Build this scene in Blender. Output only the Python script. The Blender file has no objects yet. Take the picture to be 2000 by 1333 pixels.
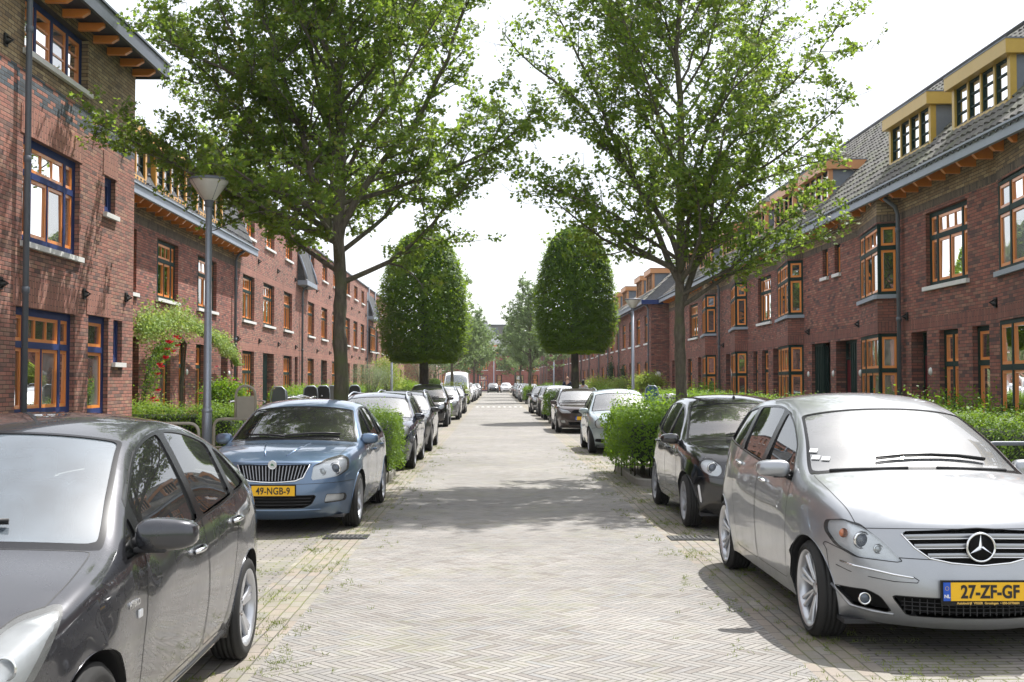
import bpy, bmesh, math, random
import numpy as np
from mathutils import Vector, Matrix
from mathutils.bvhtree import BVHTree
random.seed(7)
S = bpy.context.scene
R = math.radians
# ---------------------------------------------------------------- camera
cam_d = bpy.data.cameras.new('camera'); cam = bpy.data.objects.new('camera', cam_d)
S.collection.objects.link(cam); S.camera = cam
cam.location = (0, 0, 1.70); cam.rotation_euler = (R(92.0), 0, R(-0.84))
cam_d.lens = 40.5; cam_d.sensor_width = 36; cam_d.clip_end = 2000; cam_d.clip_start = 0.05
# ---------------------------------------------------------------- sky, sun, exposure
SUN = Vector((0.36, 0.48, 1.0)).normalized()
elev = math.asin(SUN.z); az = math.atan2(SUN.x, SUN.y)
w = bpy.data.worlds.new('World'); S.world = w; w.use_nodes = True
nt = w.node_tree; nt.nodes.clear()
sky = nt.nodes.new('ShaderNodeTexSky'); sky.sky_type = 'NISHITA'; sky.sun_disc = False
sky.sun_elevation = elev; sky.sun_rotation = az; sky.dust_density = 2.5; sky.air_density = 1.0
bg = nt.nodes.new('ShaderNodeBackground'); bg.inputs['Strength'].default_value = 0.05
bg2 = nt.nodes.new('ShaderNodeBackground'); bg2.inputs['Strength'].default_value = .74
add = nt.nodes.new('ShaderNodeAddShader'); out = nt.nodes.new('ShaderNodeOutputWorld')
# thin bright cloud veil over the whole sky
tc = nt.nodes.new('ShaderNodeTexCoord'); nz = nt.nodes.new('ShaderNodeTexNoise'); nz.inputs['Scale'].default_value = 2.2; nz.inputs['Detail'].default_value = 5
cr = nt.nodes.new('ShaderNodeValToRGB'); cr.color_ramp.elements[0].position = .35; cr.color_ramp.elements[1].position = .7
cr.color_ramp.elements[0].color = (.93, .95, .99, 1); cr.color_ramp.elements[1].color = (1.08, 1.08, 1.08, 1)
nt.links.new(tc.outputs['Generated'], nz.inputs['Vector']); nt.links.new(nz.outputs['Fac'], cr.inputs['Fac'])
nt.links.new(cr.outputs['Color'], bg2.inputs['Color'])
nt.links.new(sky.outputs['Color'], bg.inputs['Color'])
nt.links.new(bg.outputs[0], add.inputs[0]); nt.links.new(bg2.outputs[0], add.inputs[1]); nt.links.new(add.outputs[0], out.inputs['Surface'])
sd = bpy.data.lights.new('sun', 'SUN'); sd.energy = 5.0; sd.angle = R(0.53); sd.color = (1.0, .98, .945)
so = bpy.data.objects.new('sun', sd); S.collection.objects.link(so)
so.rotation_euler = SUN.to_track_quat('Z', 'Y').to_euler()
S.view_settings.view_transform = 'Standard'; S.view_settings.look = 'None'; S.view_settings.gamma = 1.0
S.view_settings.use_curve_mapping = False; S.view_settings.exposure = 0.60
S.render.engine = 'CYCLES'; S.cycles.max_bounces = 8; S.cycles.transparent_max_bounces = 16
S.cycles.caustics_reflective = False; S.cycles.caustics_refractive = False; S.cycles.sample_clamp_indirect = 6

# ---------------------------------------------------------------- object helpers
def off_of(p):
    v = Vector((0, 0, 0))
    while p is not None: v += p.location; p = p.parent
    return v
def tag(o, label=None, cat=None, group=None, kind=None):
    if label: o['label'] = label
    if cat: o['category'] = cat
    if group: o['group'] = group
    if kind: o['kind'] = kind
    return o
def thing(name, loc, label, cat, group=None):
    o = bpy.data.objects.new(name, None); o.empty_display_size = .2
    o.location = loc; S.collection.objects.link(o); return tag(o, label, cat, group)
def link(name, me, parent=None):
    o = bpy.data.objects.new(name, me); S.collection.objects.link(o)
    if parent is not None: o.parent = parent
    return o
def copy_tree(o, parent=None):
    c = o.copy(); S.collection.objects.link(c); c.parent = parent
    for ch in list(o.children): copy_tree(ch, c)
    return c
class MB:
    """collects shapes and links them as one mesh object; pts are in world space"""
    def __init__(s): s.v = []; s.f = []; s.m = []; s.mi = 0; s.sm = []; s.smooth = False
    def add(s, vs, fs, smooth=None):
        b = len(s.v); s.v += [tuple(p) for p in vs]
        s.f += [tuple(b + i for i in f) for f in fs]; s.m += [s.mi] * len(fs)
        s.sm += [s.smooth if smooth is None else smooth] * len(fs)
    def quad(s, a, b, c, d): s.add([a, b, c, d], [(0, 1, 2, 3)])
    def box(s, x0, x1, y0, y1, z0, z1):
        s.add([(x, y, z) for z in (z0, z1) for y in (y0, y1) for x in (x0, x1)],
              [(0, 2, 3, 1), (4, 5, 7, 6), (0, 1, 5, 4), (1, 3, 7, 5), (3, 2, 6, 7), (2, 0, 4, 6)], False)
    def fbox(s, fr, a0, a1, z0, z1, n0, n1):
        """box in a wall frame fr=(P,d,n): a along d, z up, n outwards"""
        P, d, n = fr
        s.add([P + d * a + n * q + Vector((0, 0, z)) for z in (z0, z1) for q in (n0, n1) for a in (a0, a1)],
              [(0, 2, 3, 1), (4, 5, 7, 6), (0, 1, 5, 4), (1, 3, 7, 5), (3, 2, 6, 7), (2, 0, 4, 6)], False)
    def obox(s, c, sz, M=None, bev=0):
        hx, hy, hz = sz[0] / 2, sz[1] / 2, sz[2] / 2
        if bev <= 0:
            vs = [Vector((x, y, z)) for z in (-hz, hz) for y in (-hy, hy) for x in (-hx, hx)]
            fs = [(0, 2, 3, 1), (4, 5, 7, 6), (0, 1, 5, 4), (1, 3, 7, 5), (3, 2, 6, 7), (2, 0, 4, 6)]
        else:
            bm = bmesh.new(); bmesh.ops.create_cube(bm, size=1.0)
            for v in bm.verts: v.co = Vector((v.co.x * sz[0], v.co.y * sz[1], v.co.z * sz[2]))
            bmesh.ops.bevel(bm, geom=list(bm.edges), offset=bev, segments=3, affect='EDGES', profile=.5)
            vs = [v.co.copy() for v in bm.verts]; fs = [tuple(v.index for v in f.verts) for f in bm.faces]
            bm.verts.index_update(); fs = [tuple(v.index for v in f.verts) for f in bm.faces]; bm.free()
        if M is not None: vs = [M @ v for v in vs]
        s.add([Vector(c) + v for v in vs], fs, bev > 0)
    def tube(s, pts, rad, n=8, cap=True, closed=False):
        pts = [Vector(p) for p in pts]; k = len(pts)
        if not hasattr(rad, '__len__'): rad = [rad] * k
        vs = []; up = Vector((0, 0, 1)); prev = None
        for i, p in enumerate(pts):
            a = pts[i - 1] if (i > 0 or closed) else p; b = pts[(i + 1) % k] if (i < k - 1 or closed) else p
            t = (b - a)
            t = t.normalized() if t.length > 1e-9 else Vector((0, 0, 1))
            if prev is None:
                r_ = up if abs(t.z) < .95 else Vector((1, 0, 0))
                e = t.cross(r_).normalized()
            else:
                e = (prev - t * prev.dot(t)); e = e.normalized() if e.length > 1e-6 else t.orthogonal().normalized()
            prev = e; g = t.cross(e)
            for j in range(n):
                q = 2 * math.pi * j / n
                vs.append(p + (e * math.cos(q) + g * math.sin(q)) * rad[i])
        fs = []
        for i in range(k if closed else k - 1):
            i2 = (i + 1) % k
            for j in range(n):
                j2 = (j + 1) % n; fs.append((i * n + j, i * n + j2, i2 * n + j2, i2 * n + j))
        if cap and not closed:
            fs.append(tuple(range(n))[::-1]); fs.append(tuple((k - 1) * n + j for j in range(n)))
        s.add(vs, fs, True)
    def lathe(s, c, axis, prof, n=32, a0=0, a1=2 * math.pi):
        """prof: list of (radius, offset along axis)"""
        axis = Vector(axis).normalized(); e = axis.orthogonal().normalized(); g = axis.cross(e); c = Vector(c)
        full = abs(a1 - a0 - 2 * math.pi) < 1e-6; m = n if full else n + 1; vs = []
        for (r_, h) in prof:
            for j in range(m):
                q = a0 + (a1 - a0) * j / n
                vs.append(c + axis * h + (e * math.cos(q) + g * math.sin(q)) * r_)
        fs = []
        for i in range(len(prof) - 1):
            for j in range(n):
                j2 = (j + 1) % m; fs.append((i * m + j, i * m + j2, (i + 1) * m + j2, (i + 1) * m + j))
        s.add(vs, fs, True)
    def prism(s, poly, fr, n0, n1):
        """poly: (a,z) outline in frame, extruded n0..n1"""
        P, d, n = fr; k = len(poly)
        vs = [P + d * a + Vector((0, 0, z)) + n * q for q in (n0, n1) for a, z in poly]
        s.add(vs, [tuple(range(k)), tuple(range(k, 2 * k))[::-1]] + [(i, (i + 1) % k, k + (i + 1) % k, k + i) for i in range(k)], False)
    def build(s, name, mats, parent=None, recalc=True):
        me = bpy.data.meshes.new(name); off = off_of(parent)
        me.from_pydata([tuple(Vector(p) - off) for p in s.v], [], s.f)
        for m in (mats if isinstance(mats, (list, tuple)) else [mats]): me.materials.append(m)
        me.polygons.foreach_set('material_index', s.m); me.polygons.foreach_set('use_smooth', s.sm)
        if recalc:
            bm = bmesh.new(); bm.from_mesh(me); bmesh.ops.recalc_face_normals(bm, faces=bm.faces); bm.to_mesh(me); bm.free()
        me.update(); return link(name, me, parent)

# ---------------------------------------------------------------- material helpers
class NT:
    def __init__(s, name):
        s.mat = bpy.data.materials.new(name); s.mat.use_nodes = True; s.t = s.mat.node_tree; s.t.nodes.clear()
        s.out = s.t.nodes.new('ShaderNodeOutputMaterial')
    def n(s, typ, _o=0, **kw):
        nd = s.t.nodes.new('ShaderNode' + typ)
        for k, v in kw.items():
            k = k.replace('_', ' ')
            if hasattr(nd, k.replace(' ', '_')) and k not in nd.inputs: setattr(nd, k.replace(' ', '_'), v); continue
            s.put(nd.inputs[k], v)
        return nd
    def put(s, sock, v):
        if hasattr(v, 'is_linked'): s.t.links.new(v, sock)
        elif v is not None: sock.default_value = v
    def m(s, op, a, b=None, c=None, clamp=False):
        nd = s.t.nodes.new('ShaderNodeMath'); nd.operation = op; nd.use_clamp = clamp
        s.put(nd.inputs[0], a)
        if b is not None: s.put(nd.inputs[1], b)
        if c is not None: s.put(nd.inputs[2], c)
        return nd.outputs[0]
    def mixf(s, f, a, b):
        nd = s.t.nodes.new('ShaderNodeMix'); nd.data_type = 'FLOAT'; s.put(nd.inputs[0], f); s.put(nd.inputs[2], a); s.put(nd.inputs[3], b); return nd.outputs[0]
    def mixc(s, f, a, b, mode='MIX'):
        nd = s.t.nodes.new('ShaderNodeMix'); nd.data_type = 'RGBA'; nd.blend_type = mode
        s.put(nd.inputs[0], f); s.put(nd.inputs[6], col(a)); s.put(nd.inputs[7], col(b)); return nd.outputs[2]
    def ramp(s, f, stops, interp='LINEAR'):
        nd = s.t.nodes.new('ShaderNodeValToRGB'); e = nd.color_ramp.elements; nd.color_ramp.interpolation = interp
        while len(e) < len(stops): e.new(.5)
        for q, (p, c) in zip(e, stops): q.position = p; q.color = col(c)
        s.put(nd.inputs[0], f); return nd.outputs[0]
    def noise(s, vec, scale, detail=3, rough=.5):
        nd = s.n('TexNoise', Scale=scale, Detail=detail, Roughness=rough)
        if vec is not None: s.put(nd.inputs['Vector'], vec)
        return nd.outputs['Fac']
    def white(s, x, y, z=0.0):
        c = s.t.nodes.new('ShaderNodeCombineXYZ'); s.put(c.inputs[0], x); s.put(c.inputs[1], y); s.put(c.inputs[2], z)
        nd = s.t.nodes.new('ShaderNodeTexWhiteNoise'); nd.noise_dimensions = '3D'; s.t.links.new(c.outputs[0], nd.inputs['Vector']); return nd.outputs['Value']
    def bump(s, h, strength=.3, dist=.01, normal=None):
        nd = s.n('Bump', Height=h, Strength=strength, Distance=dist)
        if normal is not None: s.put(nd.inputs['Normal'], normal)
        return nd.outputs[0]
    def bsdf(s, **kw):
        nd = s.t.nodes.new('ShaderNodeBsdfPrincipled')
        for k, v in kw.items():
            k = {'Specular': 'Specular IOR Level', 'Coat': 'Coat Weight', 'CoatRough': 'Coat Roughness', 'Base': 'Base Color', 'Transmission': 'Transmission Weight', 'Emission': 'Emission Color', 'EmS': 'Emission Strength', 'CoatIOR': 'Coat IOR'}.get(k, k)
            if k in ('Base Color', 'Emission Color'): v = col(v)
            s.put(nd.inputs[k], v)
        return nd.outputs[0]
    def done(s, sh): s.t.links.new(sh, s.out.inputs[0]); return s.mat
def col(c):
    if isinstance(c, (tuple, list)) and len(c) == 3: return (*c, 1)
    return c
def plain(name, c, rough=.6, metal=0, var=.12, scale=8, bump=0, **kw):
    t = NT(name); pos = t.n('TexCoord').outputs['Object']
    f = t.noise(pos, scale, 4, .6)
    dark = tuple(q * (1 - var) for q in c); lite = tuple(min(1, q * (1 + var)) for q in c)
    cc = t.mixc(f, dark, lite)
    if bump: kw['Normal'] = t.bump(t.noise(pos, scale * 6, 3), bump, .01)
    rr = t.mixf(t.noise(pos, scale * .6, 3), rough * .88, min(1, rough * 1.12))
    return t.done(t.bsdf(Base=cc, Roughness=rr, Metallic=metal, **kw))

def uv_wall(t):
    g = t.n('NewGeometry'); p = t.n('SeparateXYZ', Vector=g.outputs['Position']); nn = t.n('SeparateXYZ', Vector=g.outputs['True Normal'])
    ax = t.m('GREATER_THAN', t.m('ABSOLUTE', nn.outputs[0]), .6)
    u = t.mixf(ax, p.outputs[0], p.outputs[1]); v = p.outputs[2]
    return g.outputs['Position'], u, v, p.outputs[1]
def brick_cells(t, u, v, bw, bh, mort=.05):
    """running bond; returns random per brick, mortar mask (0 in joint), ids"""
    vv = t.m('DIVIDE', v, bh); row = t.m('FLOOR', vv)
    uu = t.m('ADD', t.m('DIVIDE', u, bw), t.m('MULTIPLY', t.m('MODULO', t.m('ABSOLUTE', row), 2.0), .5))
    c = t.m('FLOOR', uu); fu = t.m('FRACT', uu); fv = t.m('FRACT', vv)
    du = t.m('MULTIPLY', t.m('SUBTRACT', .5, t.m('ABSOLUTE', t.m('SUBTRACT', fu, .5))), bw)
    dv = t.m('MULTIPLY', t.m('SUBTRACT', .5, t.m('ABSOLUTE', t.m('SUBTRACT', fv, .5))), bh)
    d = t.m('MINIMUM', du, dv)
    mk = t.n('MapRange', From_Min=mort * .4, From_Max=mort, Value=d).outputs[0]
    return t.white(c, row), mk
def band(t, z, z0, z1): return t.m('MULTIPLY', t.m('GREATER_THAN', z, z0), t.m('LESS_THAN', z, z1))
RED = [(0, (.37, .165, .125)), (.24, (.43, .205, .155)), (.46, (.29, .135, .112)), (.62, (.40, .225, .17)), (.76, (.15, .098, .092)), (.90, (.46, .27, .19)), (1, (.19, .115, .10))]
DRED = [(0, (.32, .125, .094)), (.26, (.24, .098, .080)), (.5, (.37, .155, .115)), (.66, (.12, .072, .070)), (.84, (.40, .20, .145)), (1, (.09, .062, .062))]
TAN = [(0, (.36, .265, .15)), (.35, (.29, .205, .12)), (.6, (.44, .34, .20)), (.8, (.19, .14, .10)), (1, (.47, .37, .22))]
DTAN = [(0, (.15, .12, .095)), (.5, (.21, .165, .12)), (1, (.10, .085, .075))]
SLATE = [(0, (.085, .105, .125)), (.6, (.12, .14, .16)), (1, (.065, .08, .095))]
def brick_mat(name, base=RED, tan_z=None, soldier=(), slate=None, dark_soldier=(), mortar=(.075, .062, .055)):
    t = NT(name); pos, u, v, y = uv_wall(t)
    sol = None
    for z0, z1 in list(soldier) + list(dark_soldier):
        b = band(t, v, z0, z1); sol = b if sol is None else t.m('MAXIMUM', sol, b)
    if sol is not None:
        u2 = t.mixf(sol, u, v); v2 = t.mixf(sol, v, u)
    else: u2, v2 = u, v
    rnd, mk = brick_cells(t, u2, v2, .215, .0635, .0075)
    c = t.ramp(rnd, base)
    if soldier:
        sb = None
        for z0, z1 in soldier:
            b = band(t, v, z0, z1); sb = b if sb is None else t.m('MAXIMUM', sb, b)
        c = t.mixc(t.m('MULTIPLY', sb, .55), c, tuple(q * 1.12 for q in base[1][1]))
    if tan_z is not None:
        c = t.mixc(t.m('GREATER_THAN', v, tan_z), c, t.ramp(rnd, TAN))
    for z0, z1 in dark_soldier:
        c = t.mixc(band(t, v, z0, z1), c, t.ramp(rnd, DTAN))
    if slate:
        z0, z1 = slate
        chk = t.m('GREATER_THAN', rnd, .24)
        c = t.mixc(t.m('MULTIPLY', band(t, v, z0, z1), chk), c, t.ramp(rnd, SLATE))
    big = t.noise(pos, .55, 4, .6); fine = t.noise(pos, 60, 3, .6)
    c = t.mixc(1.0, c, t.ramp(big, [(.25, (.78, .77, .77)), (.7, (1.12, 1.10, 1.08))]), 'MULTIPLY')
    c = t.mixc(1.0, c, t.ramp(fine, [(.2, (.82, .82, .82)), (.8, (1.15, 1.15, 1.15))]), 'MULTIPLY')
    # white bloom and dark streaks of weather, with a shape of their own
    st = t.n('Mapping', Vector=pos); st.inputs['Scale'].default_value = (2.2, 2.2, .35)
    streak = t.ramp(t.noise(st.outputs[0], 1.6, 5, .65), [(.52, (0, 0, 0)), (.78, (1, 1, 1))])
    c = t.mixc(t.m('MULTIPLY', streak, .35), c, (.10, .07, .06))
    c = t.mixc(mk, mortar, c)
    h = t.m('ADD', mk, t.m('MULTIPLY', fine, .35))
    return t.done(t.bsdf(Base=c, Roughness=.88, Specular=.3, Normal=t.bump(h, .6, .006)))
def glass_pane(name, c, c2, scale=.9):
    """window glass: a dark room or a curtain behind it, mirror-like"""
    t = NT(name); pos = t.n('NewGeometry').outputs['Position']
    f = t.ramp(t.noise(pos, scale, 2, .4), [(.42, (0, 0, 0)), (.56, (1, 1, 1))])
    cc = t.mixc(f, c, c2)
    wav = t.bump(t.noise(pos, 1.3, 1, .3), .35, .02)
    b = t.bsdf(Base=cc, Roughness=.3); g = t.n('BsdfAnisotropic', Roughness=.0, Color=(1, 1, 1, 1), Normal=wav).outputs[0]
    fr = t.m('ADD', t.m('MULTIPLY', t.n('Fresnel', IOR=1.9).outputs[0], .75), .24, clamp=True)
    mx = t.n('MixShader', Fac=fr); t.t.links.new(b, mx.inputs[1]); t.t.links.new(g, mx.inputs[2]); return t.done(mx.outputs[0])
M = {}
M['orange'] = plain('orange_paint', (.86, .29, .06), .38, var=.08, Coat=.3)
M['yellow'] = plain('yellow_paint', (.50, .33, .062), .42, var=.1)
M['peach'] = plain('faded_orange_paint', (.55, .26, .11), .45, var=.08)
M['amber'] = plain('amber_paint', (.62, .31, .05), .40, var=.08)
M['blue'] = plain('dark_blue_paint', (.022, .042, .15), .6, var=.12, Specular=.25)
M['green'] = plain('dark_green_paint', (.012, .034, .028), .6, var=.12, Specular=.2)
M['door_red'] = plain('dark_red_paint', (.13, .010, .018), .35, var=.08, Coat=.3)
M['white'] = plain('white_paint', (.72, .72, .70), .5, var=.05)
M['sill'] = plain('pale_concrete', (.74, .73, .71), .75, var=.12, scale=5, bump=.2)
M['zinc'] = plain('blue_grey_zinc', (.29, .33, .39), .5, var=.12, scale=3)
M['lead'] = plain('lead_sheet', (.17, .19, .22), .55, var=.2, scale=6)
M['pipe'] = plain('grey_pipe', (.13, .145, .17), .5, var=.15)
M['black'] = plain('black_iron', (.012, .012, .012), .5)
M['soffit'] = plain('dark_soffit', (.035, .045, .07), .6)
M['concrete'] = plain('kerb_concrete', (.26, .245, .22), .85, var=.25, scale=10, bump=.4)
M['fascia'] = plain('dark_grey_fascia', (.085, .10, .125), .5, var=.12)
M['pane'] = glass_pane('window_glass_dark', (.010, .013, .014), (.035, .035, .032))
M['pane2'] = glass_pane('window_glass_curtain', (.22, .22, .21), (.03, .035, .035), .7)
M['pane3'] = glass_pane('window_glass_blind', (.33, .33, .31), (.16, .16, .15), 3.)
M['gal'] = plain('galvanised_steel', (.34, .37, .42), .45, .6, var=.15, scale=20)
# ================================================================ houses
V = Vector
rw = random.Random(3)
def wall_grid(mb, fr, a0, a1, z0, z1, ops, depth=.13):
    P, d, n = fr
    As = sorted({a0, a1, *[q for o in ops for q in (o[0], o[1])]}); Zs = sorted({z0, z1, *[q for o in ops for q in (o[2], o[3])]})
    As = [a for a in As if a0 <= a <= a1]; Zs = [z for z in Zs if z0 <= z <= z1]
    pt = lambda a, z, q=0: P + d * a + n * q + V((0, 0, z))
    for i in range(len(As) - 1):
        for j in range(len(Zs) - 1):
            ca, cz = (As[i] + As[i + 1]) / 2, (Zs[j] + Zs[j + 1]) / 2
            if any(o[0] < ca < o[1] and o[2] < cz < o[3] for o in ops): continue
            mb.quad(pt(As[i], Zs[j]), pt(As[i + 1], Zs[j]), pt(As[i + 1], Zs[j + 1]), pt(As[i], Zs[j + 1]))
    for (b0, b1, c0, c1) in [o[:4] for o in ops]:
        for (p, q) in (((b0, c0), (b1, c0)), ((b1, c0), (b1, c1)), ((b1, c1), (b0, c1)), ((b0, c1), (b0, c0))):
            mb.quad(pt(*p), pt(*q), pt(*q, -depth), pt(*p, -depth))
STD = [(.2, 1, 1), (.6, 3, 2), (.2, 1, 1)]
def window(house, fr, a0, a1, z0, z1, fm='green', sm='orange', cols=STD, transom=.66, rows=1, rec=.10, sill=True, name='window', fw=.095, sillx=.07, bars=None):
    P, d, n = fr; f = MB(); s = MB(); g = MB(); w_ = a1 - a0
    F = lambda mb, p, q, r_, t_, n0, n1: mb.fbox(fr, p, q, r_, t_, n0, n1)
    zf = -rec
    for (p, q, r_, t_) in ((a0, a0 + fw, z0, z1), (a1 - fw, a1, z0, z1), (a0 + fw, a1 - fw, z0, z0 + fw), (a0 + fw, a1 - fw, z1 - fw, z1)):
        F(f, p, q, r_, t_, zf - .06, zf)
    zt = z0 + (z1 - z0) * transom if transom else z1 - fw
    x = a0
    edges = []
    for i, (fr_, tp, bp) in enumerate(cols):
        x2 = a0 + w_ * sum(c[0] for c in cols[:i + 1]); lo = x + (fw if i == 0 else .03); hi = x2 - (fw if i == len(cols) - 1 else .042)
        if i: F(f, x - .042, x + .042, z0 + fw, z1 - fw, zf - .06, zf + .004)
        edges.append((lo, hi, tp, bp)); x = x2
    if transom:
        for (lo, hi, tp, bp) in edges: F(f, lo, hi, zt - .05, zt + .05, zf - .06, zf + .008)
    sw = .055
    def sash(lo, hi, b, t_, npan, nrow, deep):
        q0, q1 = zf - .05 - deep, zf - .012 - deep
        F(s, lo, lo + sw, b, t_, q0, q1); F(s, hi - sw, hi, b, t_, q0, q1)
        F(s, lo + sw, hi - sw, b, b + sw, q0, q1); F(s, lo + sw, hi - sw, t_ - sw, t_, q0, q1)
        for k in range(1, npan):
            xx = lo + (hi - lo) * k / npan; F(s, xx - .016, xx + .016, b + sw, t_ - sw, q0 + .004, q1 - .004)
        for k in range(1, nrow):
            zz = b + (t_ - b) * k / nrow; F(s, lo + sw, hi - sw, zz - .016, zz + .016, q0 + .006, q1 - .006)
        p0 = [P + d * a + n * (q0 + .012) + V((0, 0, z)) for a, z in ((lo + sw, b + sw), (hi - sw, b + sw), (hi - sw, t_ - sw), (lo + sw, t_ - sw))]
        r_ = rw.random(); g.mi = 0 if r_ < .70 else (1 if r_ < .9 else 2)
        # each light hangs very slightly out of true
        j = V(n) * rw.uniform(-.008, .008); g.quad(p0[0] - j, p0[1] - j, p0[2], p0[3])
    for (lo, hi, tp, bp) in edges:
        if transom: sash(lo, hi, zt + .05, z1 - fw, tp, 1, 0)
        m = (hi - lo) / bp
        for k in range(bp):
            l2, h2 = lo + m * k, lo + m * (k + 1)
            if k: F(f, l2 - .02, l2 + .02, z0 + fw, zt - .05 if transom else z1 - fw, zf - .06, zf)
            sash(l2 + (.02 if k else 0), h2 - (.02 if k < bp - 1 else 0), z0 + fw, zt - .05 if transom else z1 - fw, 1, rows, 0)
    wo = f.build(name, M[fm], house); s.build('sash', M[sm], wo); g.build('pane', [M['pane'], M['pane2'], M['pane3']], wo)
    if sill:
        b = MB(); b.fbox(fr, a0 - sillx, a1 + sillx, z0 - .085, z0 - .002, -rec, .07); b.build('sill', M['sill'], wo)
    return wo
def door(house, fr, a0, a1, z0, z1, leaf, fm='green', side=1, col_='door_red', slats=True, rec=.22):
    """front door with a light above; the rest of the opening is a slatted panel"""
    f = MB(); zl = z0 + 2.1; w_ = a1 - a0
    l0, l1 = (a0, a0 + leaf) if side < 0 else (a1 - leaf, a1)
    for (p, q) in ((l0, l0 + .06), (l1 - .06, l1)): f.fbox(fr, p, q, z0, z1, -rec - .06, -rec)
    f.fbox(fr, l0 + .06, l1 - .06, zl, zl + .07, -rec - .06, -rec); f.fbox(fr, l0 + .06, l1 - .06, z1 - .06, z1, -rec - .06, -rec)
    o = f.build('door_frame', M[fm], house)
    L = MB(); L.fbox(fr, l0 + .06, l1 - .06, z0 + .02, zl, -rec - .055, -rec - .015)
    for k in range(2): L.fbox(fr, l0 + .16, l1 - .16, z0 + .25 + k * .95, z0 + 1.0 + k * .95, -rec - .02, -rec - .008)
    lf = L.build('door', M[col_], house)
    h = MB(); h.fbox(fr, l0 + .10, l0 + .13, z0 + .95, z0 + 1.12, -rec - .008, -rec + .03); h.build('handle', M['gal'], lf)
    h = MB(); h.fbox(fr, (l0 + l1) / 2 - .12, (l0 + l1) / 2 + .12, z0 + 1.02, z0 + 1.08, -rec - .008, -rec + .006); h.build('letter_slot', M['gal'], lf)
    g = MB(); P, d, n = fr
    g.fbox(fr, l0 + .06, l1 - .06, zl + .07, z1 - .06, -rec - .05, -rec - .03); g.build('pane', M['pane'], o)
    if w_ - leaf > .15:
        s = MB(); s0, s1 = (l1, a1) if side < 0 else (a0, l0); k = max(2, int((s1 - s0) / .15))
        s.fbox(fr, s0, s1, z1 - .08, z1, -.16, -.08); s.fbox(fr, s0, s1, z0, z0 + .1, -.16, -.08); s.fbox(fr, s0, s1, z0 + .1, z1 - .08, -.24, -.20)
        for i in range(k + 1):
            xx = s0 + (s1 - s0) * i / k; s.fbox(fr, max(s0, xx - .035), min(s1, xx + .035), z0 + .1, z1 - .08, -.15, -.09)
        s.build('slatted_screen', M[fm], house)
def pipe_part(house, fr, a, z0, z1, out=.10, name='downspout', top=True):
    P, d, n = fr; m = MB(); B = P + d * a + n * out
    pts = [B + V((0, 0, z0)), B + V((0, 0, z1 - .35))]
    if top: pts += [B + n * .06 + V((0, 0, z1 - .18)), B + n * .30 + V((0, 0, z1))]
    m.tube(pts, .045, 12)
    z = z0 + 1.1
    while z < z1 - .5:
        m.lathe(B + V((0, 0, z)), (0, 0, 1), [(.045, -.05), (.058, -.045), (.058, .045), (.045, .05)], 12)
        z += 1.95
    m.build(name, M['pipe'], house)
def anchor(house, fr, a, z):
    m = MB(); P, d, n = fr
    m.fbox(fr, a - .05, a + .05, z - .09, z + .09, 0, .03); m.tube([P + d * a + n * .03 + V((0, 0, z + .05)), P + d * a + n * .12 + V((0, 0, z)), P + d * a + n * .03 + V((0, 0, z - .06))], .018, 6)
    m.fbox(fr, a - .09, a + .09, z - .02, z + .02, .03, .05); m.build('wall_anchor', M['black'], house)
def number_plate_sign(house, fr, a, z, txt=None):
    m = MB(); P, d, n = fr; m.lathe(P + d * a + V((0, 0, z)), n, [(.001, .025), (.07, .022), (.085, 0)], 20)
    m.build('house_number_sign', M['white'], house)
def rafters(house, fr, a0, a1, z, over, mat='orange', step=.725, h=.11, drop=.0):
    a = a0 + step * .4
    while a < a1:
        m = MB(); P, d, n = fr
        pr = [(.0, z - h), (.0, z), (over - .03, z), (over - .03, z - h * .45), (over - .14, z - h)]
        for (q0, q1) in ((a, a + .09),):
            vs = [P + d * q + n * nn + V((0, 0, zz)) for q in (q0, q1) for nn, zz in pr]; k = len(pr)
            m.add(vs, [tuple(range(k)), tuple(range(k, 2 * k))[::-1]] + [(i, (i + 1) % k, k + (i + 1) % k, k + i) for i in range(k)], False)
        m.build('rafter', M[mat], house); a += step
def gutter(house, fr, a0, a1, z, over, h=.2, mat='zinc', name='gutter'):
    m = MB()
    m.fbox(fr, a0, a1, z - h * .3, z + h * .62, over - .02, over + .03)
    m.fbox(fr, a0, a1, z + h * .62, z + h * .8, over - .04, over + .07)
    m.fbox(fr, a0, a1, z - h * .3 - .02, z - h * .3, over - .04, over + .04)
    m.build(name, M[mat], house)
    m = MB(); m.fbox(fr, a0, a1, z + .085, z + .11, -.02, over - .02); m.build('soffit', M['soffit'], house)
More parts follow.
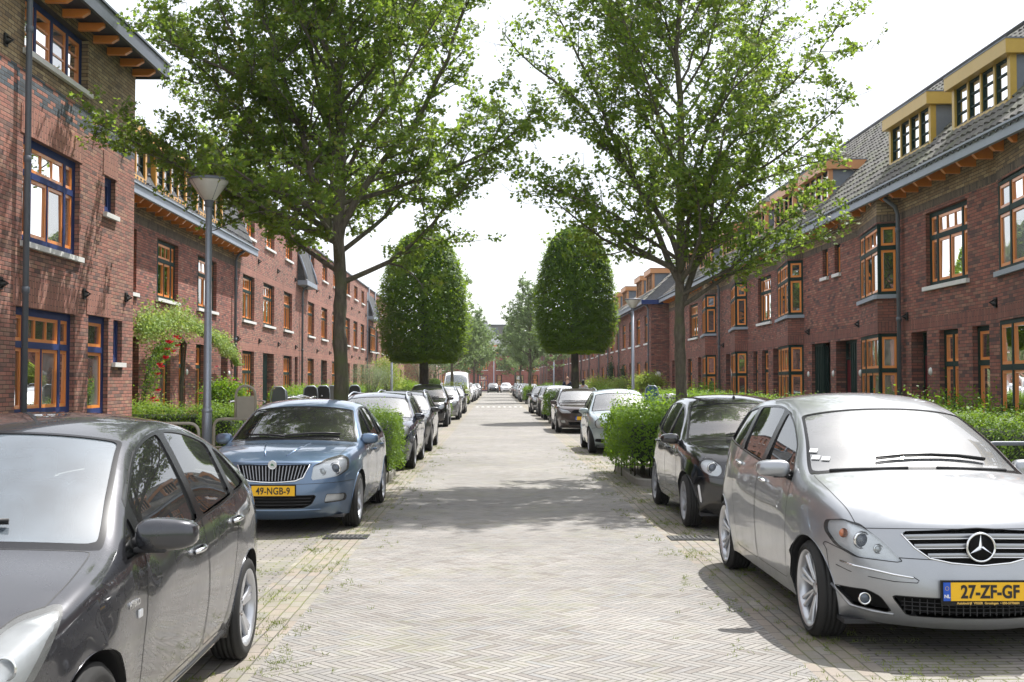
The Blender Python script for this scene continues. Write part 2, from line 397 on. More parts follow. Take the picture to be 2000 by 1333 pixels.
def tile_roof(house, side, Xe, Ze, Xr, Zr, y0, y1, mat, holes=(), name='roof', tw=.26, th=.34, hip0=0, hip1=0):
    """pantile slope from eave (Xe,Ze) to ridge; X measured outwards from the street"""
    L = math.hypot(Xr - Xe, Zr - Ze); nv = max(1, round(L / th)); nu = max(1, int((y1 - y0) / tw)); dx, dz = (Xr - Xe) / L, (Zr - Ze) / L
    nx, nz = -dz, dx; vs = []; fs = []; cu = 4; W_ = nu * cu + 1
    prof = [0, .028, .045, .030]
    for j in range(nv):
        for e in (0, 1):
            s_ = (j + e) * L / nv
            lift = .03 if e == 0 else .0
            for i in range(W_):
                yy = y0 + (y1 - y0) * i / (W_ - 1)
                yy = yy + (hip0 * (s_ / L) * (1 - i / (W_ - 1))) - (hip1 * (s_ / L) * (i / (W_ - 1)))
                k = ((i // cu) * 7 + j * 13) % 11
                o = prof[i % cu] + lift + (.0025 * ((k % 5) - 2))
                vs.append((side * (Xe + dx * s_ + nx * o), yy, Ze + dz * s_ + nz * o))
    for j in range(nv):
        b = 2 * j * W_
        for i in range(W_ - 1): fs.append((b + i, b + i + 1, b + W_ + i + 1, b + W_ + i))
        if j < nv - 1:
            for i in range(W_ - 1): fs.append((b + W_ + i, b + W_ + i + 1, b + 2 * W_ + i + 1, b + 2 * W_ + i))
    m = MB(); m.add(vs, fs, False); return m.build(name, mat, house)
def tile_mat(name, a, b, moss):
    t = NT(name); pos = t.n('NewGeometry').outputs['Position']; p = t.n('SeparateXYZ', Vector=pos)
    r_ = t.white(t.m('FLOOR', t.m('DIVIDE', p.outputs[1], .26)), t.m('FLOOR', t.m('DIVIDE', p.outputs[2], .24)))
    c = t.mixc(r_, a, b); f = t.noise(pos, 1.1, 6, .7); c = t.mixc(t.ramp(f, [(.48, (0, 0, 0)), (.62, (1, 1, 1))]), c, moss)
    g = t.noise(pos, 14, 4, .6); c = t.mixc(1.0, c, t.ramp(g, [(.3, (.72, .72, .72)), (.7, (1.2, 1.2, 1.2))]), 'MULTIPLY')
    return t.done(t.bsdf(Base=c, Roughness=.8, Normal=t.bump(g, .4, .01)))
M['tile'] = tile_mat('weathered_grey_pantiles', (.085, .080, .074), (.16, .15, .135), (.115, .12, .075))
M['tile_dark'] = tile_mat('dark_grey_tiles', (.050, .052, .056), (.088, .09, .096), (.06, .063, .055))
M['tile_far'] = tile_mat('pale_slate', (.16, .17, .19), (.24, .25, .27), (.2, .2, .2))
def dormer(house, side, y0, y1, Xf, z0, z1, Xb, cm='yellow', wm='green', nl=4, over=.12):
    """roof dormer: coloured surround and fascia, lead cheeks, four small-paned lights"""
    m = MB(); fr = (V((side * Xf, 0, 0)), V((0, 1, 0)), V((-side, 0, 0)))
    zt = z1 - .26
    m.fbox(fr, y0, y0 + .12, z0, zt, -.12, 0); m.fbox(fr, y1 - .12, y1, z0, zt, -.12, 0)
    m.fbox(fr, y0 + .12, y1 - .12, z0, z0 + .10, -.12, .02)
    x0, x1 = sorted((side * (Xf - over), side * (Xb))); m.box(x0, x1, y0 - .1, y1 + .1, zt, z1)
    o = m.build('dormer', M[cm], house)
    c = MB()
    for yy in (y0 + .02, y1 - .06):
        x0, x1 = sorted((side * (Xf + .12), side * Xb)); c = MB(); c.box(x0, x1, yy, yy + .04, z0 - .1, zt); c.build('cheek', M['lead'], o)
    c = MB(); x0, x1 = sorted((side * (Xf - over - .01), side * Xb)); c.box(x0, x1, y0 - .11, y1 + .11, z1, z1 + .025); c.build('dormer_roof', M['lead'], o)
    s = MB(); g = MB(); w_ = (y1 - y0 - .24) / nl
    for k in range(nl):
        a = y0 + .12 + w_ * k; b = a + w_
        if k: s.mi = 1; s.fbox(fr, a - .035, a + .035, z0 + .10, zt, -.12, -.02)
        s.mi = 0; a += .035 if k else 0; b -= .035 if k < nl - 1 else 0
        for (p, q, r_, t_) in ((a, a + .04, z0 + .1, zt), (b - .04, b, z0 + .1, zt), (a + .04, b - .04, z0 + .1, z0 + .14), (a + .04, b - .04, zt - .04, zt)): s.fbox(fr, p, q, r_, t_, -.10, -.05)
        for q in (1, 2):
            zz = z0 + .12 + (zt - z0 - .14) * q / 3; s.fbox(fr, a + .04, b - .04, zz - .016, zz + .016, -.095, -.055)
        g.mi = 0 if (k + int(y0)) % 4 != 1 else 1
        P, d, n = fr; g.quad(*[P + d * u_ + n * -.085 + V((0, 0, z)) for u_, z in ((a + .04, z0 + .14), (b - .04, z0 + .14), (b - .04, zt - .04), (a + .04, zt - .04))])
    s.build('window_frame', [M[wm], M[cm]], o); g.build('pane', [M['pane'], M['pane2'], M['pane3']], o)

RN = (V((-1, 0, 0)), V((0, 1, 0)))
def side_frame(side, X): return (V((side * X, 0, 0)), V((0, 1, 0)), V((-side, 0, 0)))
def shell(mb, side, X, D, y0, y1, z1, near=True, far=True):
    a, b = side * X, side * (X + D)
    if near: mb.quad(V((a, y0, 0)), V((b, y0, 0)), V((b, y0, z1)), V((a, y0, z1)))
    if far: mb.quad(V((a, y1, 0)), V((b, y1, 0)), V((b, y1, z1)), V((a, y1, z1)))
    mb.quad(V((b, y0, 0)), V((b, y1, 0)), V((b, y1, z1)), V((b, y0, z1)))
    mb.quad(V((a, y0, z1)), V((a, y1, z1)), V((b, y1, z1)), V((b, y0, z1)))

# ---------------------------------------------------------------- left: tall corner house in two brick colours
BR_L = brick_mat('red_and_tan_brick', RED, tan_z=6.39, soldier=[], slate=(5.97, 6.39))
LM_ = [(p, tuple(q * 1.2 for q in c)) for p, c in DRED]
BR_LM = brick_mat('red_brick_tan_frieze', LM_, tan_z=5.44, soldier=[(2.78, 3.0)], dark_soldier=[(5.44, 5.66)])
BR_LT = brick_mat('red_brick', RED, soldier=[(2.78, 3.0), (5.36, 5.58)])
BR_R = brick_mat('dark_red_brick', DRED, tan_z=5.40, soldier=[(2.80, 3.02)], dark_soldier=[(5.24, 5.40)])
BR_R2 = brick_mat('dark_red_brick_plain', DRED, soldier=[(2.8, 3.0)])
SOLD = brick_mat('soldier_course_brick', RED, soldier=[(0, 9)])
X = 7.07; fr = side_frame(-1, X)
H = thing('corner_house', (-X, 16, 0), 'tall corner house with navy and orange windows and tan brick upper floor', 'house')
ops3 = [(17.25, 19.95, 6.70, 7.62), (11.2, 14.2, 6.70, 7.62)]
ops1 = [(17.25, 19.62, 3.80, 5.42), (11.5, 13.8, 3.80, 5.42)]; nar = (20.85, 21.45, 4.76, 5.44)
opsg = [(17.07, 19.48, 1.16, 2.82), (20.10, 21.15, 1.10, 2.86), (11.4, 13.6, 1.16, 2.82)]; sm = (21.42, 21.92, 2.05, 2.84)
m = MB(); wall_grid(m, fr, 8.5, 22.56, 0, 7.8, ops3 + ops1 + opsg + [nar, sm], .2); shell(m, -1, X, 8, 8.5, 22.56, 7.8)
m.build('wall', BR_L, H)
for (a0, a1, z0, z1) in ops1 + opsg + [nar]:
    m = MB(); m.fbox(fr, a0 - .10, a1 + .10, z1, z1 + .43, 0, .012); m.build('brick_lintel', SOLD, H)
window(H, fr, *ops3[0], 'blue', cols=[(.25, 1, 1)] * 4, transom=None, rows=3, rec=.12)
window(H, fr, *ops3[1], 'blue', cols=[(.25, 1, 1)] * 4, transom=None, rows=3, rec=.12)
for o in ops1: window(H, fr, *o, 'blue', rec=.085, fw=.12)
for o in (opsg[0], opsg[2]): window(H, fr, *o, 'blue', rec=.085, fw=.12, sillx=.02)
window(H, fr, *opsg[1], 'blue', cols=[(1, 1, 1)], rec=.085, fw=.12)
window(H, fr, *nar, 'blue', cols=[(1, 1, 1)], transom=None, rec=.085, sm='blue')
window(H, fr, *sm, 'blue', cols=[(1, 1, 1)], transom=None, rec=.085, sm='blue')
pipe_part(H, fr, 17.12, .0, 7.9, .12)
for a, z in ((16.55, 6.62), (16.5, 3.1), (20.35, 6.12), (21.9, 6.12), (19.85, 3.2), (22.1, 3.3)): anchor(H, fr, a, z)
number_plate_sign(H, fr, 16.42, 2.07)
rafters(H, fr, 9.0, 22.5, 7.78, .46, h=.13)
m = MB(); m.box(-X - 8, -X + .50, 8.4, 23.05, 7.80, 7.83); m.build('soffit', M['soffit'], H)
m = MB(); m.box(-X + .46, -X + .52, 8.4, 23.07, 7.76, 8.02); m.box(-X - 8, -X + .46, 23.02, 23.07, 7.76, 8.02); m.box(-X - 8, -X + .55, 8.4, 23.1, 8.02, 8.06)
m.build('fascia', M['fascia'], H)

# ---------------------------------------------------------------- left: mansard houses
X = 8.5; fr = side_frame(-1, X)
H = thing('mansard_house', (-X, 30, 0), 'brick houses under a steep tiled mansard with amber dormers', 'house')
up = [(25.2, 27.35, 3.78, 5.30), (29.0, 30.95, 3.80, 5.32), (32.95, 35.2, 3.80, 5.32)]
gr = [(26.6, 27.6, .2, 2.76), (29.35, 30.3, .3, 2.76), (31.1, 31.75, .3, 2.76), (32.85, 33.75, .3, 2.76), (35.85, 36.75, .15, 2.76), (37.75, 38.2, 1.2, 2.76)]
m = MB(); wall_grid(m, fr, 22.56, 38.5, 0, 5.9, up + gr, .3); shell(m, -1, X, 7.5, 22.56, 38.5, 5.9); m.build('wall', BR_LM, H)
for i, o in enumerate(up): window(H, fr, *o, 'green', rec=.10)
for i, o in enumerate(gr):
    if i in (0, 4): door(H, fr, *o, .95, rec=.26)
    else: window(H, fr, *o, 'green', cols=[(1, 1, 1)], rec=.10, transom=.74)
pipe_part(H, fr, 37.35, 0, 5.95, .1)
for a in (34.5, 36.2, 38.1): anchor(H, fr, a, 3.1)
rafters(H, fr, 22.7, 38.4, 6.03, .42, h=.20)
gutter(H, fr, 22.6, 38.75, 5.96, .50)
tile_roof(H, -1, 8.05, 6.02, 8.85, 7.95, 22.6, 38.6, M['tile_dark'], th=.32, hip1=.35)
m = MB(); m.quad(V((-8.85, 22.6, 7.95)), V((-8.85, 38.3, 7.95)), V((-15, 38.3, 8.3)), V((-15, 22.6, 8.3)))
m.quad(V((-8.05, 38.6, 6.02)), V((-8.85, 38.25, 7.95)), V((-15, 38.25, 8.3)), V((-15, 38.6, 6.02))); m.build('flat_roof', M['lead'], H)
for y0, y1 in ((24.2, 26.9), (27.6, 30.4), (31.4, 34.4)): dormer(H, -1, y0, y1, 8.14, 6.28, 7.50, 8.95, 'amber', 'green')
for y_, t_ in ((31.9, 0), (36.95, 0)): number_plate_sign(H, fr, y_, 1.95)

# ---------------------------------------------------------------- left: three storey brick terrace, four houses
def brick_terrace(label, y0, y1, X, bays, spout=None, green=(), notch=None, zt=7.9, lo=()):
    fr = side_frame(-1, X)
    H = thing('brick_house', (-X, (y0 + y1) / 2, 0), label, 'house', 'three storey brick houses in the left terrace')
    up = [(a, b, 3.78, 5.33) for a, b in bays]; top = [(a + .25, b - .05, 6.68, 7.5) for a, b in bays]; gr = [(a, b, .2, 2.74) for a, b in bays] + [(a, b, .2, 2.74) for a, b in lo]
    m = MB(); wall_grid(m, fr, y0, y1, 0, zt, up + top + gr, .3); shell(m, -1, X, 8, y0, y1, zt); m.build('wall', BR_LT, H)
    m = MB(); m.fbox(fr, y0, y1, zt, zt + .07, -.25, .06); m.build('coping', M['fascia'], H)
    for i, o in enumerate(up): window(H, fr, *o, 'green', rec=.10)
    for i, o in enumerate(top): window(H, fr, *o, 'green', cols=[(.33, 1, 1), (.34, 1, 1), (.33, 1, 1)], transom=None, rows=3, rec=.10)
    for i, o in enumerate(gr):
        if i in green: door(H, fr, *o, .95, rec=.26)
        elif i >= len(bays): door(H, fr, *o, min(.95, o[1] - o[0]), rec=.26)
        else: window(H, fr, *o, 'green', rec=.10, transom=.72, sill=False)
    for a, b in bays[::1]: anchor(H, fr, b + .8, 3.15); anchor(H, fr, b + .6, 6.0)
    if spout: pipe_part(H, fr, spout, 0, zt if notch is None else 5.9, .1, top=notch is not None)
    if notch:
        a, b = notch; m = MB()
        m.fbox(fr, a, b, 5.85, 6.05, .0, .42); m.build('gutter', M['zinc'], H)
        m = MB(); k = [V((-X + .35, a, 6.05)), V((-X + .35, b, 6.05)), V((-X - .1, b, 7.95)), V((-X - .1, a, 7.95))]
        m.quad(*k); m.add([k[0], k[3], V((-X - .1, a, 6.05))], [(0, 1, 2)]); m.add([k[1], k[2], V((-X - .1, b, 6.05))], [(0, 1, 2)]); m.build('tiled_panel', M['tile_dark'], H)
        for q in (a - .02, b + .02):
            m = MB(); m.tube([V((-X + .40, q, 6.1)), V((-X + .30, q, 6.5)), V((-X + .05, q, 7.2)), V((-X + .1, q, 8.0))], .05, 8); m.build('roof_pipe', M['zinc'], H)
    return H
brick_terrace('three storey brick house next to the mansard, with a slatted green door', 38.5, 51.2, 8.5, [(38.85, 40.75), (42.3, 44.4), (46.4, 48.3)], 50.3, (1,), (49.6, 52.4), lo=[(49.0, 49.75)])
brick_terrace('three storey brick house directly behind the left street tree trunk', 51.2, 63.5, 8.5, [(52.4, 54.2), (56.4, 58.4), (60.2, 62.1)], None, (1,))
brick_terrace('three storey brick house beyond the trunk, ending at a dark tiled bay', 63.5, 76.2, 8.5, [(65.6, 67.5), (69.2, 71.2), (73.0, 74.9)], 75.8, (1,))
h_ = brick_terrace('distant three storey brick house half hidden by the clipped tree', 76.2, 108, 8.5, [(82.2, 84.0), (86, 87.8), (90, 92), (94, 96), (98, 100), (103, 105)], 81.5, (1, 4), (76.8, 80.8))
window(h_, side_frame(-1, 8.3), 77.3, 80.3, 3.7, 5.4, 'green', rec=.05)

def far_terrace(name, label, side, X, y0, y1, zt, mat, n, roofpitch=None, endwall=True):
    fr = side_frame(side, X)
    H = thing(name, (side * X, (y0 + y1) / 2, 0), label, 'house')
    st = (y1 - y0) / n; ops = []
    for i in range(n):
        a = y0 + st * (i + .25); ops += [(a, a + st * .45, 3.7, 5.2), (a, a + st * .45, .3, 2.75)]
    m = MB(); wall_grid(m, fr, y0, y1, 0, zt, ops, .16); shell(m, side, X, 8, y0, y1, zt); m.build('wall', mat, H)
    for o in ops: window(H, fr, *o, 'green', rec=.05, fw=.07)
    if roofpitch:
        Xr, Zr = roofpitch
        tile_roof(H, side, X - .45, zt, Xr, Zr, y0 - .1, y1 + .1, M['tile'], hip0=2.0, tw=.5, th=.5)
        m = MB(); m.add([V((side * (X - .45), y0 - .1, zt)), V((side * Xr, y0 + 1.9, Zr)), V((side * (2 * Xr - X), y0 - .1, zt))], [(0, 1, 2)]); m.build('hip', M['tile_dark'], H)
        gutter(H, fr, y0 - .1, y1, zt, .45)
        m = MB(); a_, b_ = sorted((side * (X - .5), side * (X + 8))); m.box(a_, b_, y0 - .2, y0 - .12, zt - .1, zt + .12); m.build('fascia', M['blue'], H)
    else:
        m = MB(); m.fbox(fr, y0, y1, zt, zt + .07, -.2, .06); m.build('coping', M['fascia'], H)
    for i in range(0, n, 2): pipe_part(H, fr, y0 + st * i + .3, 0, zt, .1)
    return H
far_terrace('brick_house', 'far brick house beyond the willow-like shrub and round topiary', -1, 7.6, 114, 165, 6.0, BR_LT, 8)

# ---------------------------------------------------------------- right: terrace with slanting bays and dormers
X = 8.9; fr = side_frame(1, X); OV = .42
def bay(H, C, F, N, up=(3.62, 5.2), gr=(.35, 2.76), zt=5.9):
    """slanting bay: N near wall point, C corner, F far wall point (all (x,y))"""
    N, C, F = [V((p[0], p[1], 0)) for p in (N, C, F)]
    segs = []
    for A, B in ((N, C), (C, F)):
        d = (B - A).normalized(); n = V((d.y, -d.x, 0)); n = n if n.x < 0 else -n
        if A is N: n = V((d.y, -d.x, 0)); n = n if n.y < 0 else -n
        segs.append((A, d, n, (B - A).length))
    for z0, z1 in ((0, gr[0]), (gr[1], up[0] - .09), (up[1], zt)):
        w_ = MB()
        for (A, d, n, L) in segs: w_.quad(A + V((0, 0, z0)), A + d * L + V((0, 0, z0)), A + d * L + V((0, 0, z1)), A + V((0, 0, z1)))
        bo = w_.build('bay_wall', BR_R, H)
    for z0, z1 in (up, gr):
        for k, (A, d, n, L) in enumerate(segs):
            window(H, (A, d, n), 0, L, z0, z1, 'green', cols=[(1, 1, 1)] if k == 0 else [(.72, 3, 2), (.28, 1, 1)], rec=.03, sill=False, fw=.075)
    s = MB()
    for (a, b) in ((up[0] - .09, up[0]),):
        A, C2, B = N, C, F; o = lambda p, q: V((p.x - q, p.y, 0))
        poly = [V((N.x + .02, N.y - .08, 0)), V((C.x - .04, C.y - .08, 0)), V((C.x - .07, C.y + .05, 0)), V((F.x - .06, F.y + .03, 0)), V((F.x + .1, F.y + .03, 0))]
        k = len(poly); s.add([p + V((0, 0, z)) for z in (a, b) for p in poly], [tuple(range(k)), tuple(range(k, 2 * k))[::-1]] + [(i, (i + 1) % k, k + (i + 1) % k, k + i) for i in range(k)], False)
    s.build('sill', M['zinc'], bo)
    return bo
def row_house(label, y0, y1, ups, grs, bays, doors, spout, dorm, hip1=0, near=False, far=False):
    H = thing('row_house', (X, (y0 + y1) / 2, 0), label, 'house', 'brick row houses with bays and dormers')
    blk = [(b[2][1], b[1][1], 0, 5.6) for b in bays]
    ops = [u[:4] for u in ups] + [g[:4] for g in grs] + [d[:4] for d in doors]
    m = MB(); wall_grid(m, fr, y0, y1, 0, 5.9, ops + [], .3); shell(m, 1, X, 8, y0, y1, 5.9, near, far); m.build('wall', BR_R, H)
    for u in ups: window(H, fr, *u[:4], 'green', rec=.085, **(u[4] if len(u) > 4 else {}))
    for g in grs: window(H, fr, *g[:4], 'green', rec=.10, transom=.72, sill=False, cols=g[4] if len(g) > 4 else [(1, 1, 1)])
    for d in doors: door(H, fr, *d[:4], d[4], side=d[5], rec=.26)
    for b in bays: bay(H, *b)
    if spout: pipe_part(H, fr, spout, 0, 5.7, .1)
    rafters(H, fr, y0, y1, 5.88, OV, h=.20)
    gutter(H, fr, y0, y1 + (.25 if far else 0), 5.80, .48)
    tile_roof(H, 1, X - .5, 5.84, 12.9, 10.35, y0, y1 + (.2 if far else 0), M['tile'], hip1=hip1)
    m = MB(); m.quad(V((12.9, y0, 10.3)), V((12.9, y1 - hip1, 10.3)), V((17.3, y1, 5.8)), V((17.3, y0, 5.8))); m.tube([V((12.9, y0, 10.4)), V((12.9, y1 - hip1, 10.4))], .09, 8); m.build('ridge', M['tile_dark'], H)
    for (a, b, c) in dorm: dormer(H, 1, a, b, 9.28, 6.70, 7.86, 10.5, c)
    return H
small = dict(cols=[(1, 1, 1)], transom=None, fw=.06)
g2 = [(.5, 1, 1), (.5, 1, 1)]
row_house('brick row house nearest the camera, with two yellow dormers', 7, 25.05,
          [(21.5, 23.6, 3.64, 5.16)], [(22.0, 22.95, .3, 2.72, g2), (20.6, 21.35, .3, 2.72)], [((8.5, 17.6), (8.84, 20.1), (8.9, 17.35))],
          [(23.6, 24.5, .15, 2.74, .9, 1)], 24.95, [(20.45, 23.1, 'yellow'), (24.25, 26.85, 'yellow'), (12, 14.6, 'yellow')], near=True)
for a, z in ((20.3, 3.1), (24.7, 3.1)): anchor(bpy.data.objects['row_house'], fr, a, z)
number_plate_sign(bpy.data.objects['row_house'], fr, 23.42, 1.9)
h_ = row_house('brick row house with two slanting bays, two narrow windows and paired red doors', 25.05, 45.2,
          [(29.5, 30.0, 4.5, 5.26, small), (30.6, 31.1, 4.5, 5.26, small), (36.95, 38.8, 3.64, 5.16)], [(37.4, 38.3, .3, 2.72), (38.95, 39.6, .3, 2.72)],
          [((8.5, 25.45), (8.84, 27.8), (8.9, 25.2)), ((8.5, 33.3), (8.84, 36.0), (8.9, 33.05)), ((8.5, 40.7), (8.84, 43.2), (8.9, 40.45))],
          [(28.2, 29.95, .15, 2.74, .95, 1), (30.45, 32.25, .15, 2.74, .95, -1), (36.1, 36.75, .15, 2.74, .6, 1), (43.5, 44.3, .15, 2.74, .8, 1)], 45.1,
          [(31.75, 34.45, 'peach'), (35.6, 38.0, 'peach'), (39.3, 41.6, 'peach'), (44.4, 46.8, 'peach')])
for a in (27.95, 30.2, 32.6): number_plate_sign(h_, fr, a, 1.9)
for a in (28.0, 32.5, 44.7): anchor(h_, fr, a, 3.1)
row_house('brick row house behind the right street tree, ending in a tiled hip', 45.2, 58.8,
          [(50.4, 52.6, 3.64, 5.16), (54.6, 56.2, 3.64, 5.16)], [(52.0, 53, .3, 2.72), (54.8, 56.2, .3, 2.72)], [((8.5, 46.5), (8.84, 49.2), (8.9, 46.2))],
          [(49.6, 50.4, .15, 2.74, .8, 1), (57, 57.8, .15, 2.74, .8, 1)], None, [(49.4, 52.0, 'peach'), (54, 56.5, 'peach')], hip1=2.5, far=True)
far_terrace('row_house', 'projecting brick row house behind the right lamp post, with a blind side wall', 1, 8.0, 59, 91, 5.75, BR_R2, 9, (11.6, 9.4))
H = bpy.data.objects['row_house.003']
for y0 in (62, 66.5, 74, 79, 86): dormer(H, 1, y0, y0 + 2.6, 8.5, 6.6, 7.8, 10, 'peach')
m = MB(); m.lathe(V((8.36, 58.98, 2.05)), (0, -1, 0), [(.001, .02), (.14, .02), (.15, 0)], 16); m.build('wall_plaque', M['white'], H)
far_terrace('row_house', 'far row house with corner bay beyond the right clipped tree', 1, 8.3, 91, 142, 5.75, BR_R2, 11, (12, 9.4))
H = bpy.data.objects['row_house.004']
for y0 in (94, 101, 110, 120): dormer(H, 1, y0, y0 + 2.6, 8.8, 6.6, 7.8, 10, 'peach')
far_terrace('row_house', 'farthest right row house stepping out toward the street', 1, 6.5, 142, 170, 5.75, BR_R2, 6, (10, 9.0))
# ---------------------------------------------------------------- end of the street
BR_E = brick_mat('far_red_brick', [(0, (.34, .12, .09)), (.5, (.28, .09, .07)), (1, (.38, .15, .11))], soldier=[])
fe = (V((0, 186, 0)), V((1, 0, 0)), V((0, -1, 0)))
H = thing('brick_house', (0, 186, 0), 'long brick house closing the end of the street under a slate roof', 'house')
ops = []
for i in range(-9, 9):
    a = i * 2.9 + .2; ops += [(a, a + 1.5, 3.5, 5.1), (a, a + (1.5 if i % 2 else .9), .2, 2.7)]
m = MB(); wall_grid(m, fe, -34, 34, 0, 5.9, ops, .2); m.quad(V((-34, 186, 5.9)), V((34, 186, 5.9)), V((34, 196, 5.9)), V((-34, 196, 5.9))); m.build('wall', BR_E, H)
for k, o in enumerate(ops): window(H, fe, *o, 'blue' if k % 7 == 3 else 'green', sm='orange' if k % 3 else 'yellow', rec=.12, fw=.1, sill=k % 2 == 0)
m = MB(); z0, z1 = 5.9, 9.0; m.box(-34, 34, 185.6, 186.1, 5.85, 6.15); m.build('gutter', M['fascia'], H)
m = MB(); m.quad(V((-34, 185.6, 6.15)), V((34, 185.6, 6.15)), V((34, 190, 8.6)), V((-34, 190, 8.6))); m.quad(V((-34, 190, 8.6)), V((34, 190, 8.6)), V((34, 197, 6)), V((-34, 197, 6)))
m.add([V((-9.5, 185.55, 6.2)), V((3.2, 185.55, 6.2)), V((-4.6, 190.6, 11.4)), V((-1.5, 190.6, 11.4)), V((-9.5, 196, 6.2)), V((3.2, 196, 6.2))], [(0, 1, 3, 2), (0, 2, 4), (1, 5, 3), (2, 3, 5, 4)]); m.build('roof', M['tile_far'], H)
for a in (-6.6, -1.3):
    m = MB(); m.box(a, a + 1.9, 185.3, 187.4, 6.2, 7.55); d_ = m.build('dormer', M['peach'], H)
    m = MB()
    for q in (.25, .8, 1.35): m.box(a + q, a + q + .4, 185.24, 185.29, 6.45, 7.3)
    m.build('pane', M['pane'], d_)
H = thing('apartment_block', (-4, 215, 0), 'grey flat-roofed block rising behind the end of the street', 'building')
m = MB(); m.box(-8.5, 3.5, 212, 224, 0, 12.0); m.box(-6.0, -1.4, 213, 222, 12.0, 12.8); m.build('wall', plain('grey_render', (.17, .155, .15), .85), H)
m = MB(); m.box(-8.7, 3.7, 211.8, 224.2, 12.0, 12.15); m.build('coping', M['fascia'], H)
m = MB(); m.tube([V((-3.0, 214, 12.8)), V((-3.0, 214, 13.9))], .28, 10); m.build('chimney', M['lead'], H)
for k in range(5):
    m = MB(); m.box(-7.8 + k * 2.3, -6.4 + k * 2.3, 211.9, 211.98, 10.6, 11.6); m.build('window', M['lead'], H)
# ================================================================ ground
def ground_pos(t):
    g = t.n('NewGeometry').outputs['Position']; p = t.n('SeparateXYZ', Vector=g); return g, p.outputs[0], p.outputs[1]
def moss_mask(t, g, lo, hi):
    a = t.noise(g, .9, 4, .65); b = t.noise(g, 7, 3, .6)
    return t.n('MapRange', Value=t.m('ADD', t.m('MULTIPLY', a, .6), t.m('MULTIPLY', b, .4)), From_Min=lo, From_Max=hi).outputs[0]
def finish_paving(t, g, c, mk, rnd, moss, mosscol=(.16, .175, .035), joint=(.085, .078, .062), rough=.8, wear=(.78, 1.14)):
    big = t.noise(g, .35, 4, .6); fine = t.noise(g, 90, 3, .65); mid = t.noise(g, 3.1, 3, .6)
    c = t.mixc(1.0, c, t.ramp(big, [(.3, (wear[0],) * 3), (.7, (wear[1],) * 3)]), 'MULTIPLY')
    c = t.mixc(1.0, c, t.ramp(mid, [(.3, (.9, .89, .87)), (.7, (1.08, 1.08, 1.08))]), 'MULTIPLY')
    c = t.mixc(1.0, c, t.ramp(fine, [(.25, (.83, .83, .83)), (.75, (1.14, 1.14, 1.14))]), 'MULTIPLY')
    jc = t.mixc(moss, joint, mosscol)
    c = t.mixc(mk, jc, c)
    c = t.mixc(t.m('MULTIPLY', moss, .18), c, mosscol)
    h = t.m('ADD', t.m('ADD', mk, t.m('MULTIPLY', fine, .3)), t.m('MULTIPLY', rnd, .35))
    return t.done(t.bsdf(Base=c, Roughness=rough, Specular=.35, Normal=t.bump(h, .75, .006)))
PAVE = [(0, (.250, .238, .222)), (.25, (.272, .252, .232)), (.5, (.238, .230, .218)), (.72, (.295, .280, .258)), (.9, (.205, .185, .168)), (1, (.25, .248, .244))]
def herringbone(name):
    t = NT(name); g, x, y = ground_pos(t); n = 4; w = .052
    wob = t.m('MULTIPLY', t.m('SUBTRACT', t.noise(g, 2.2, 2, .5), .5), .035)
    u = t.m('DIVIDE', t.m('ADD', t.m('MULTIPLY', t.m('ADD', x, y), .70711), wob), w)
    v = t.m('DIVIDE', t.m('ADD', t.m('MULTIPLY', t.m('SUBTRACT', x, y), .70711), wob), w)
    i = t.m('FLOOR', u); j = t.m('FLOOR', v); fu = t.m('SUBTRACT', u, i); fv = t.m('SUBTRACT', v, j)
    k = t.m('FLOORED_MODULO', t.m('SUBTRACT', i, j), 2.0 * n)
    hor = t.m('LESS_THAN', k, n - .5); kv = t.m('SUBTRACT', 2 * n - 1, k)
    along = t.mixf(hor, t.m('ADD', kv, fv), t.m('ADD', k, fu)); across = t.mixf(hor, fu, fv)
    idx = t.mixf(hor, i, t.m('SUBTRACT', i, k)); idy = t.mixf(hor, t.m('SUBTRACT', j, kv), j)
    da = t.m('SUBTRACT', n / 2, t.m('ABSOLUTE', t.m('SUBTRACT', along, n / 2))); dc = t.m('SUBTRACT', .5, t.m('ABSOLUTE', t.m('SUBTRACT', across, .5)))
    d = t.m('MINIMUM', da, dc); rnd = t.white(idx, idy, hor)
    lim = t.m('ADD', .06, t.m('MULTIPLY', t.noise(g, 25, 2), .10))
    mk = t.m('SMOOTH_MIN', 1.0, t.m('DIVIDE', d, lim), .2, clamp=True)
    return finish_paving(t, g, t.ramp(rnd, PAVE), mk, rnd, moss_mask(t, g, .51, .70), joint=(.040, .036, .030))
def running(name, bw, bh, swap, pal, lo, hi, joint=(.085, .078, .062), mort=.010, mc=(.17, .19, .045)):
    t = NT(name); g, x, y = ground_pos(t)
    wob = t.m('MULTIPLY', t.m('SUBTRACT', t.noise(g, 1.8, 2, .5), .5), .03)
    a, b = (t.m('ADD', y, wob), t.m('ADD', x, wob)) if swap else (t.m('ADD', x, wob), t.m('ADD', y, wob))
    rnd, mk = brick_cells(t, t.m('ADD', a, 100), t.m('ADD', b, 100), bw, bh, mort)
    return finish_paving(t, g, t.ramp(rnd, pal), mk, rnd, moss_mask(t, g, lo, hi), joint=joint, mosscol=mc)
M['herring'] = herringbone('grey_pink_clinker_herringbone')
PINK = [(0, (.25, .222, .19)), (.4, (.28, .238, .20)), (.7, (.225, .212, .19)), (1, (.295, .27, .235))]
PARK = [(0, (.235, .218, .20)), (.4, (.265, .242, .22)), (.7, (.21, .20, .19)), (1, (.29, .265, .24))]
M['strip'] = running('clinker_gutter_courses', .21, .092, True, PINK, .45, .63, joint=(.11, .10, .085), mort=.0075)
M['park'] = running('clinker_parking_bay', .21, .07, False, PARK, .47, .67)
